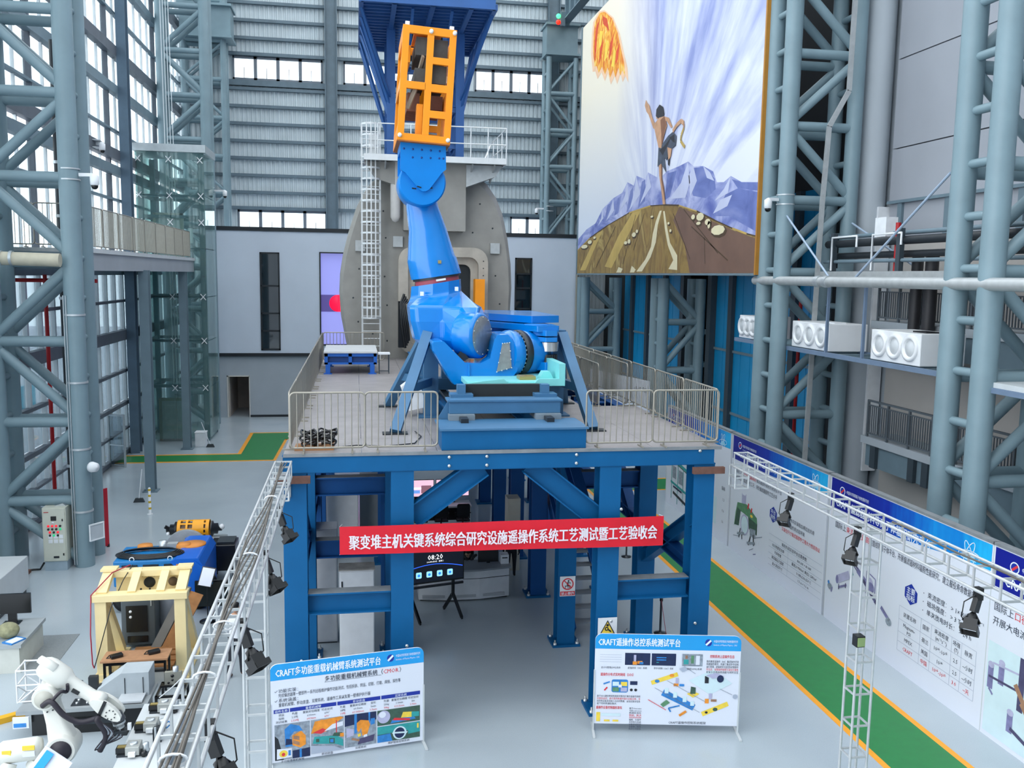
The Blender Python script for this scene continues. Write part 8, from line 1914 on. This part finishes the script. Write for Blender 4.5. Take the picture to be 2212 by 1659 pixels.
person('seated person in dark jacket bent over the reception desk', (3.30, 26.45, 0), 0, dict(v=v, e=e, r=r, hands=hands, head=(0, -0.50, 1.05), nod=28), [(0, '16181c'), (0.02, '1c1c1e'), (0.1, '22262c'), (0.6, '3a3a3c'), (1.12, 'c49a80')])
t = thing('shoulder_bag', 'black shoulder bag held by the walking person', 'bag', (-2.55, 20.65, 0.9))
mb().bb((-2.62, 20.5, 0.86), (-2.48, 20.82, 1.12)).build('pouch', M_CAMB, t, bev=0.03); mb().path([(-2.55, 20.55, 1.1), (-2.58, 20.66, 1.45), (-2.55, 20.77, 1.1)], 0.012, 6).build('strap', M_CAMB, t)
# ================================================================ painted mural hung along the right columns
MU = thing('mural_canvas', 'huge painted mural of a runner on a hilltop and a fireball', 'mural', (14.28, 57.5, 9.63), R(-90), local=True)
def sky_print():
    m = bpy.data.materials.new('mural_sky_print'); m.use_nodes = True; nt = m.node_tree; b = nt.nodes['Principled BSDF']; b.inputs['Roughness'].default_value = 0.6
    N = nt.nodes.new; L = nt.links.new
    def math_(op, a, c=None, v=None):
        n = N('ShaderNodeMath'); n.operation = op; L(a, n.inputs[0])
        if c is not None: L(c, n.inputs[1])
        elif v is not None: n.inputs[1].default_value = v
        return n.outputs[0]
    tc = N('ShaderNodeTexCoord'); sp = N('ShaderNodeSeparateXYZ'); L(tc.outputs['Object'], sp.inputs[0])
    x, z = sp.outputs['X'], sp.outputs['Z']
    dx = math_('SUBTRACT', x, v=15.0); dz = math_('SUBTRACT', z, v=1.0)
    ang = math_('ARCTAN2', dz, dx); rad = math_('SQRT', math_('ADD', math_('MULTIPLY', dx, dx), math_('MULTIPLY', dz, dz)))
    cb = N('ShaderNodeCombineXYZ'); L(math_('MULTIPLY', ang, v=4.5), cb.inputs[0]); L(math_('MULTIPLY', rad, v=0.09), cb.inputs[1])
    n = N('ShaderNodeTexNoise'); n.inputs['Scale'].default_value = 1.6; n.inputs['Detail'].default_value = 6; n.inputs['Roughness'].default_value = 0.55; L(cb.outputs[0], n.inputs['Vector'])
    r = N('ShaderNodeValToRGB'); e = r.color_ramp.elements
    e[0].position = 0.34; e[0].color = lin('8b96cb'); e[1].position = 0.66; e[1].color = lin('e4e7f4'); q = e.new(0.48); q.color = lin('bac1e2')
    # deep blue wedge above the runner
    w1 = N('ShaderNodeMapRange'); w1.inputs['From Min'].default_value = 1.0; w1.inputs['From Max'].default_value = 5.0; L(math_('ABSOLUTE', math_('SUBTRACT', x, v=15.0)), w1.inputs['Value'])
    w1.inputs['To Min'].default_value = 0.16; w1.inputs['To Max'].default_value = 0.0
    w2 = N('ShaderNodeMapRange'); w2.inputs['From Min'].default_value = 7.0; w2.inputs['From Max'].default_value = 13.0; L(z, w2.inputs['Value'])
    sh = math_('MULTIPLY', w1.outputs[0], w2.outputs[0])
    hz = N('ShaderNodeMapRange'); hz.inputs['From Min'].default_value = 4.0; hz.inputs['From Max'].default_value = 9.0; hz.inputs['To Min'].default_value = 0.13; hz.inputs['To Max'].default_value = 0.0; L(z, hz.inputs['Value'])
    f = math_('ADD', math_('SUBTRACT', n.outputs['Fac'], sh), hz.outputs[0]); L(f, r.inputs['Fac'])
    # pale warm haze round the fireball
    lf = N('ShaderNodeMapRange'); lf.inputs['From Min'].default_value = 9.0; lf.inputs['From Max'].default_value = 16.5; lf.inputs['To Min'].default_value = 1.0; lf.inputs['To Max'].default_value = 0.0; L(math_('ADD', x, math_('MULTIPLY', n.outputs['Fac'], v=1.5)), lf.inputs['Value'])
    lw = N('ShaderNodeMapRange'); lw.inputs['From Min'].default_value = 3.0; lw.inputs['From Max'].default_value = 11.0; L(z, lw.inputs['Value'])
    wr = N('ShaderNodeValToRGB'); wr.color_ramp.elements[0].color = lin('d9dfec'); wr.color_ramp.elements[1].color = lin('f0e6d2'); L(lw.outputs[0], wr.inputs['Fac'])
    mx = N('ShaderNodeMix'); mx.data_type = 'RGBA'; L(lf.outputs[0], mx.inputs['Factor']); L(r.outputs['Color'], mx.inputs['A']); L(wr.outputs['Color'], mx.inputs['B'])
    L(mx.outputs['Result'], b.inputs['Base Color'])
    return m
def ramp_print(name, cols, scale, stretch=(1, 1, 1), dist=0.0, detail=4):
    m = bpy.data.materials.new(name); m.use_nodes = True; nt = m.node_tree; b = nt.nodes['Principled BSDF']; b.inputs['Roughness'].default_value = 0.6
    tc = nt.nodes.new('ShaderNodeTexCoord'); mp = nt.nodes.new('ShaderNodeMapping'); mp.inputs['Scale'].default_value = stretch; nt.links.new(tc.outputs['Object'], mp.inputs['Vector'])
    n = nt.nodes.new('ShaderNodeTexNoise'); n.inputs['Scale'].default_value = scale; n.inputs['Detail'].default_value = detail; n.inputs['Distortion'].default_value = dist; nt.links.new(mp.outputs[0], n.inputs['Vector'])
    r = nt.nodes.new('ShaderNodeValToRGB'); e = r.color_ramp.elements; k = len(cols)
    e[0].position = 0.3; e[0].color = lin(cols[0]); e[1].position = 0.7; e[1].color = lin(cols[-1])
    for i in range(1, k - 1): q = e.new(0.3 + 0.4 * i / (k - 1)); q.color = lin(cols[i])
    nt.links.new(n.outputs['Fac'], r.inputs['Fac']); nt.links.new(r.outputs['Color'], b.inputs['Base Color']); return m
mb().bb((0.4, 0.0, 0.0), (26.9, 0.12, 15.42)).build('canvas', sky_print(), MU)
M_GOLD = mat('gilt_edge', 'b07a2c', 0.5)
mb().bb((26.9, -0.05, -0.05), (27.0, 0.3, 15.5)).build('edge_strip', M_GOLD, MU); mb().bb((0.35, -0.03, -0.08), (26.95, 0.14, 0.0)).build('bottom_rail', M_STEELD, MU); mb().bb((0.25, -0.05, -0.05), (0.4, 0.3, 15.5)).build('edge_strip', M_STEELD, MU)
P_MTN = ramp_print('mural_mountain_print', ('5a66ae', '7f8ac4', 'aab0da', 'c9cdea'), 0.45, (1, 1, 1.8), 1.5)
P_MTND = ramp_print('mural_mountain_shade_print', ('55629f', '6c7ab8', '8b94c6'), 0.6, (1, 1, 1.5), 0.8)
P_MTNL = mat('mural_snow', 'c6cbe6', 0.6, 0, 0.06, 1)
P_HILL = ramp_print('mural_hill_print', ('8a6a3c', '9c8046', '7d6236', 'b39a5c'), 0.35, (1.6, 1, 0.8), 2.5, 5)
P_HILLD = mat('mural_hill_dark', '4c3a26', 0.6, 0, 0.15, 2); P_HILLL = mat('mural_hill_light', 'e4d9b4', 0.6, 0, 0.05, 2); P_HILLO = mat('mural_hill_ochre', 'c2a45a', 0.6, 0, 0.12, 1)
P_HILLS = mat('mural_hill_shadow', '74584a', 0.6, 0, 0.12, 0.8)
mt = [(0.45, 2.2), (2.6, 2.75), (4.65, 3.0), (6.16, 3.75), (8.33, 4.19), (10.02, 4.34), (10.94, 4.82), (12.06, 4.53), (12.46, 4.99), (13.94, 4.66), (14.32, 4.96), (15.29, 4.69), (16.09, 4.48), (17.06, 4.71), (18.68, 4.76), (19.77, 4.83), (20.42, 4.56), (21.54, 4.43), (22.61, 4.1), (23.03, 3.63), (23.74, 3.56), (24.4, 3.73), (25.41, 3.4), (26.2, 3.25), (26.88, 3.25)]
for i in range(len(mt) - 1): flat(MU, [(mt[i][0], 0.9), (mt[i+1][0], 0.9), mt[i+1], mt[i]], 4, P_MTN, 'mountain')
for pts in ([(10.94, 4.82), (10.6, 4.2), (9.6, 3.4), (11.2, 3.9)], [(12.46, 4.99), (12.2, 4.2), (11.4, 3.3), (13.2, 4.0)], [(14.32, 4.96), (14.1, 4.3), (13.2, 3.5), (14.9, 4.2)], [(19.77, 4.83), (19.0, 4.0), (17.6, 3.4), (19.6, 3.3), (20.1, 3.9)], [(20.42, 4.56), (20.9, 3.9), (20.2, 3.3), (19.9, 4.2)], [(21.54, 4.43), (22.3, 4.1), (22.8, 3.7), (22.0, 3.9)], [(24.4, 3.73), (23.8, 3.3), (22.9, 2.9), (24.2, 3.1)], [(8.33, 4.19), (8.0, 3.7), (7.0, 3.0), (8.6, 3.5)], [(6.16, 3.75), (5.9, 3.2), (5.2, 2.8), (6.4, 3.2)], [(23.5, 2.9), (24.6, 3.0), (24.2, 2.6), (22.8, 2.4)]): flat(MU, pts, 6, P_MTNL, 'mountain_light')
for pts in ([(20.08, 3.84), (20.43, 4.49), (21.64, 4.38), (22.83, 3.79), (22.97, 3.36), (21.97, 3.08), (20.54, 3.3)], [(23.97, 3.06), (25.12, 3.2), (26.86, 2.9), (26.86, 1.5), (24.4, 2.2), (22.9, 2.3)], [(24.5, 3.6), (25.4, 3.4), (26.88, 3.25), (26.88, 2.95), (25.1, 3.2)], [(11.5, 4.3), (12.0, 4.5), (11.9, 3.6), (10.9, 3.2)], [(13.4, 4.6), (13.94, 4.66), (14.0, 3.6), (12.9, 3.3)], [(17.2, 4.6), (18.4, 4.6), (17.6, 3.5), (16.9, 3.4)], [(7.2, 3.9), (8.0, 4.0), (7.2, 3.0), (6.6, 2.9)], [(9.2, 4.1), (9.9, 4.2), (9.4, 3.3), (8.6, 3.2)]): flat(MU, pts, 5, P_MTND, 'mountain_shade')
hl = [(0.42, 1.52), (3.48, 2.2), (7.39, 2.76), (11.43, 3.2), (14.9, 3.31), (16.85, 3.21), (18.87, 3.04), (21.04, 2.64), (23.01, 2.15), (24.78, 1.74), (26.09, 1.48), (26.88, 1.36)]
for i in range(len(hl) - 1): flat(MU, [(hl[i][0], 0.01), (hl[i+1][0], 0.01), hl[i+1], hl[i]], 8, P_HILL, 'hill')
for i in range(len(hl) - 1): flat(MU, rbar(hl[i][0], hl[i][1] - 0.02, hl[i+1][0], hl[i+1][1] - 0.02, 0.07 if i % 2 else 0.05), 10, P_HILLD if i % 3 else P_HILLO, 'hill_outline')
shapes_m = [(P_HILLS, [(18.9, 2.95), (21.0, 2.5), (24.8, 1.65), (26.88, 1.25), (26.88, 0.02), (20.5, 0.02), (19.8, 1.2), (18.2, 2.4)]), (P_HILLL, [(16.3, 2.95), (15.8, 2.5), (15.4, 1.9), (15.2, 1.3), (14.4, 0.7), (13.0, 0.1), (13.9, 0.1), (15.2, 0.8), (15.9, 1.5), (16.1, 2.3), (16.6, 2.95)]), (P_HILLL, [(17.0, 2.9), (17.5, 2.0), (17.9, 1.4), (18.9, 0.8), (18.95, 0.15), (17.8, 0.2), (18.4, 0.6), (17.6, 1.3), (17.1, 2.1), (16.8, 2.9)]), (P_HILLO, [(12.0, 3.15), (9.5, 2.0), (7.0, 0.4), (8.4, 0.3), (11.0, 1.8), (13.5, 3.2)]), (P_HILLO, [(5.2, 2.4), (3.0, 1.2), (1.2, 0.2), (2.6, 0.2), (4.5, 1.4), (6.4, 2.5)]), (P_HILLL, [(9.8, 0.35), (10.6, 0.25), (10.3, 0.05), (9.4, 0.05)]), (P_HILLL, [(12.2, 0.4), (12.9, 0.2), (12.6, 0.05), (11.9, 0.05)])]
for i, (m, p) in enumerate(shapes_m): flat(MU, p, 9 + 0.3 * i, m, 'hill_detail')
for (x, z, a, b_) in ((20.66, 2.4, 0.22, 0.11), (21.46, 2.36, 0.42, 0.17), (21.3, 2.1, 0.25, 0.07), (22.3, 2.1, 0.3, 0.13), (22.45, 1.98, 0.15, 0.16), (23.4, 1.72, 0.7, 0.2), (11.0, 1.63, 0.3, 0.09), (11.6, 1.68, 0.25, 0.12), (12.4, 2.0, 0.35, 0.12), (12.9, 2.15, 0.2, 0.09), (2.2, 1.68, 0.8, 0.12), (3.5, 1.92, 0.5, 0.12), (4.6, 2.15, 0.3, 0.08), (15.2, 2.75, 0.2, 0.05), (17.6, 2.3, 0.15, 0.06), (17.9, 1.95, 0.15, 0.07)):
    flat(MU, ellp(x + 0.1, z - 0.06, a * 1.15, b_ * 1.25, 9), 12, P_HILLD, 'rock_shadow'); flat(MU, ellp(x, z, a, b_, 9), 13, P_HILLL, 'rock')
for (x0, z0, x1, z1) in ((3.0, 2.0, 1.5, 0.4), (9.0, 2.6, 5.0, 0.3), (12.6, 3.0, 10.6, 0.5), (14.0, 3.0, 12.4, 1.2), (19.5, 2.8, 23.5, 0.8), (20.5, 2.0, 24.5, 0.5), (18.2, 2.7, 20.5, 0.6), (22.0, 1.5, 22.2, 0.4)): flat(MU, rbar(x0, z0, x1, z1, 0.05), 11, P_HILLD, 'crack_line')
# fireball
P_FIRE = ramp_print('mural_fire_print', ('c8501c', 'ec8a1e', 'f6b83a', 'fbe08c'), 0.9, (1.5, 1, 1.0), 2.5, 5)
P_FIRED = mat('mural_fire_red', 'd8481c', 0.6, 0, 0.2, 2); P_FIREL = mat('mural_fire_yellow', 'fbd24a', 0.6, 0, 0.1, 2); P_FIREP = mat('mural_fire_pale', 'f3c8a4', 0.6, 0, 0.08, 2)
fr = [(3.3, 15.0), (4.4, 15.25), (5.5, 15.0), (7.1, 14.2), (8.3, 13.1), (9.0, 12.1), (9.7, 11.2), (9.9, 10.5), (9.4, 10.9), (9.0, 10.7), (8.6, 11.2), (8.1, 10.8), (7.6, 11.3), (7.0, 11.0), (6.4, 11.7), (5.9, 11.4), (5.2, 12.0), (4.5, 11.8), (4.0, 12.3), (3.45, 12.4), (3.05, 13.4), (3.1, 14.4)]
flat(MU, [(5.9 + (p[0] - 5.9) * 1.16, 13.0 + (p[1] - 13.0) * 1.13 - 0.15) for p in fr], 3, P_FIREP, 'fire_glow_print'); flat(MU, fr, 4, P_FIRE, 'fireball')
for pts in ([(3.5, 12.6), (3.3, 13.6), (3.6, 14.6), (4.4, 14.9), (4.0, 14.2), (3.8, 13.2)], [(5.0, 14.9), (6.0, 14.5), (6.6, 13.6), (6.0, 14.0), (5.2, 14.4)], [(4.4, 12.2), (4.7, 13.2), (5.3, 13.6), (5.0, 12.6)], [(6.6, 12.0), (6.8, 12.9), (7.5, 13.3), (7.2, 12.4)], [(8.0, 11.5), (8.1, 12.2), (8.7, 12.5), (8.5, 11.7)]): flat(MU, pts, 5, P_FIRED, 'flame')
for pts in ([(4.2, 13.2), (4.5, 14.2), (5.2, 14.0), (4.9, 13.3)], [(5.6, 12.2), (5.9, 13.4), (6.5, 13.0), (6.2, 12.3)], [(7.2, 11.6), (7.6, 12.6), (8.0, 12.2), (7.8, 11.4)]): flat(MU, pts, 6, P_FIREL, 'flame')
# the running figure
P_SK = mat('mural_skin', 'c89a78', 0.6, 0, 0.15, 3); P_SKD = mat('mural_skin_shade', '8a5f48', 0.6, 0, 0.12, 3); P_CL = mat('mural_cloth', '4a5262', 0.6, 0, 0.25, 3); P_CLD = mat('mural_dark', '2a2a32', 0.6, 0, 0.1, 3)
for m, pts in ((P_SK, [(13.55, 8.3), (13.7, 8.55), (13.95, 8.35), (14.25, 8.2), (14.75, 7.55), (15.15, 7.2), (15.75, 7.25), (15.6, 6.95), (15.0, 6.95), (14.2, 7.75), (13.85, 7.95)]), (P_SK, [(15.03, 7.13), (15.78, 7.34), (16.54, 7.29), (16.95, 6.82), (16.52, 6.32), (16.25, 5.87), (15.85, 5.95), (15.4, 6.57)]), (P_SKD, [(16.0, 7.2), (16.54, 7.29), (16.9, 6.85), (16.5, 6.3), (16.25, 5.9), (16.2, 6.5)]), (P_SK, [(16.41, 7.31), (17.16, 7.11), (17.68, 6.63), (17.5, 6.60), (16.93, 6.98), (16.6, 7.1)]), (P_CLD, [(15.3, 7.5), (15.35, 7.8), (15.8, 7.95), (16.3, 7.75), (16.5, 7.4), (16.2, 7.15), (15.9, 7.2)]), (P_SK, [(15.3, 7.55), (15.55, 7.7), (15.75, 7.5), (15.65, 7.3), (15.4, 7.35)]), (P_SK, [(15.97, 5.2), (16.41, 5.2), (16.5, 4.5), (16.85, 3.95), (17.1, 3.2), (16.75, 3.22), (16.40, 4.05), (16.10, 4.6)]), (P_SKD, [(16.3, 5.1), (16.42, 5.1), (16.5, 4.5), (16.85, 3.95), (17.05, 3.3), (16.7, 3.9), (16.4, 4.4)]), (P_SK, [(17.1, 5.8), (17.7, 5.65), (17.6, 5.3), (17.3, 5.2)]), (P_CLD, [(17.25, 5.35), (17.5, 5.3), (17.45, 4.9), (17.25, 5.0)]), (P_CL, [(15.85, 5.95), (16.4, 6.05), (17.13, 6.3), (17.8, 6.4), (18.25, 6.15), (18.2, 5.72), (17.67, 5.66), (17.34, 5.5), (17.1, 5.2), (16.75, 5.35), (17.06, 4.65), (16.3, 5.15), (15.8, 5.05)]), (P_CLD, [(16.0, 5.8), (16.6, 5.9), (17.6, 6.2), (17.2, 5.9), (16.5, 5.5)]), (P_CLD, [(17.3, 6.2), (18.0, 6.25), (18.1, 5.85), (17.8, 5.95)])): flat(MU, pts, 15 + 0.5 * random.random(), m, 'runner')
sc_ = [(17.75, 6.42), (18.26, 6.62), (18.78, 6.71), (19.12, 6.55), (19.15, 6.35), (18.85, 6.08), (18.8, 5.85), (19.05, 5.68), (19.35, 5.5)]
for i in range(len(sc_) - 1): flat(MU, rbar(*sc_[i], *sc_[i+1], 0.20 if i < 3 else 0.15), 16, P_SK if i < 4 else P_HILLO, 'scarf')
# ---------------------------------------------------------------- lettering is made in one go
flush_text()
# prints belong to the panel they are printed on; small pieces belong to the part they sit on
def under(prefix, part, names):
    for o in list(bpy.data.objects):
        if o.parent is None and o.name.split('.')[0] == prefix:
            ch = list(o.children); host = [c for c in ch if c.name.split('.')[0] == part]
            if not host: continue
            for c in ch:
                if c.name.split('.')[0] in names and c is not host[0]: c.parent = host[0]
PRINT = {'lettering', 'picture', 'print', 'emblem', 'photo', 'photo_detail', 'header_print', 'orbit_drawing', 'hexagon', 'bullet', 'table_line', 'table_header', 'table_print', 'underline', 'diagram', 'header', 'red_ring', 'pictogram', 'caption_bar', 'triangle', 'light_arc', 'icon', 'mountain', 'mountain_light', 'mountain_shade', 'hill', 'hill_outline', 'hill_detail', 'rock', 'rock_shadow', 'crack_line', 'fire_glow_print', 'fireball', 'flame', 'runner', 'scarf'}
for pre, part in (('display_board', 'panel'), ('slanted_board', 'panel'), ('poster_stand', 'panel'), ('red_banner', 'cloth'), ('safety_sign', 'plate'), ('mobile_display', 'screen'), ('mural_canvas', 'canvas')): under(pre, part, PRINT)
under('robot_arm', 'front_bracket', {'bolt', 'arrow_mark'}); under('robot_arm', 'elbow_cap', {'cap_bolt'}); under('robot_arm', 'cover_plate', {'cover_bolt'}); under('robot_arm', 'flange_rim', {'flange_bolt', 'bolt_circle_ring'}); under('robot_arm', 'black_hub', {'hub_fin'})
under('spot_lamp', 'body', {'lens', 'barn_door', 'rear_cap'}); under('white_cabinet', 'door', {'handle'}); under('beige_locker', 'door', {'handle'}); under('dark_rack', 'casing', {'dark_panel', 'vent_panel', 'white_disc', 'handle'}); under('cream_frame', 'holed_plate', {'big_hole', 'small_hole'}); under('machined_plate', 'plate', {'hole', 'boss'})
under('white_robot', 'wrist_fork', {'wrist_bolt', 'black_strap'}); under('white_robot', 'lower_arm', {'bolt'}); under('white_robot', 'rear_housing', {'warning_label', 'white_label'}); under('vessel_sector', 'port_frame', {'frame_bolt', 'port_liner', 'port_opening'}); under('vessel_sector', 'shell', {'stud', 'lug_plate'}); under('mobile_chassis', 'long_body', {'side_opening', 'eye_bolt', 'orange_knob', 'valve_cap', 'valve_block', 'cable_loop'}); under('wall_screen', 'bezel', {'picture', 'picture_blue', 'picture_brown', 'picture_white'})
under('reception_desk', 'body', {'groove', 'vent'}); under('test_bench', 'hood', {'hood_seam'}); under('ventilation_box', 'casing', {'port_ring', 'port_disc', 'cable_slot'}); under('sign_stand', 'plate', {'printed_picture', 'printed_corner'}); under('info_board', 'board', {'blue_band'}); under('load_frame', 'post', {'target_ball'}); under('glass_lift', 'door_frame', {'door_leaf'}); under('yellow_gripper', 'core', {'hoop', 'stave', 'handle'})
for o in bpy.data.objects:
    for k in ('_o', '_local'):
        if k in o: del o[k]
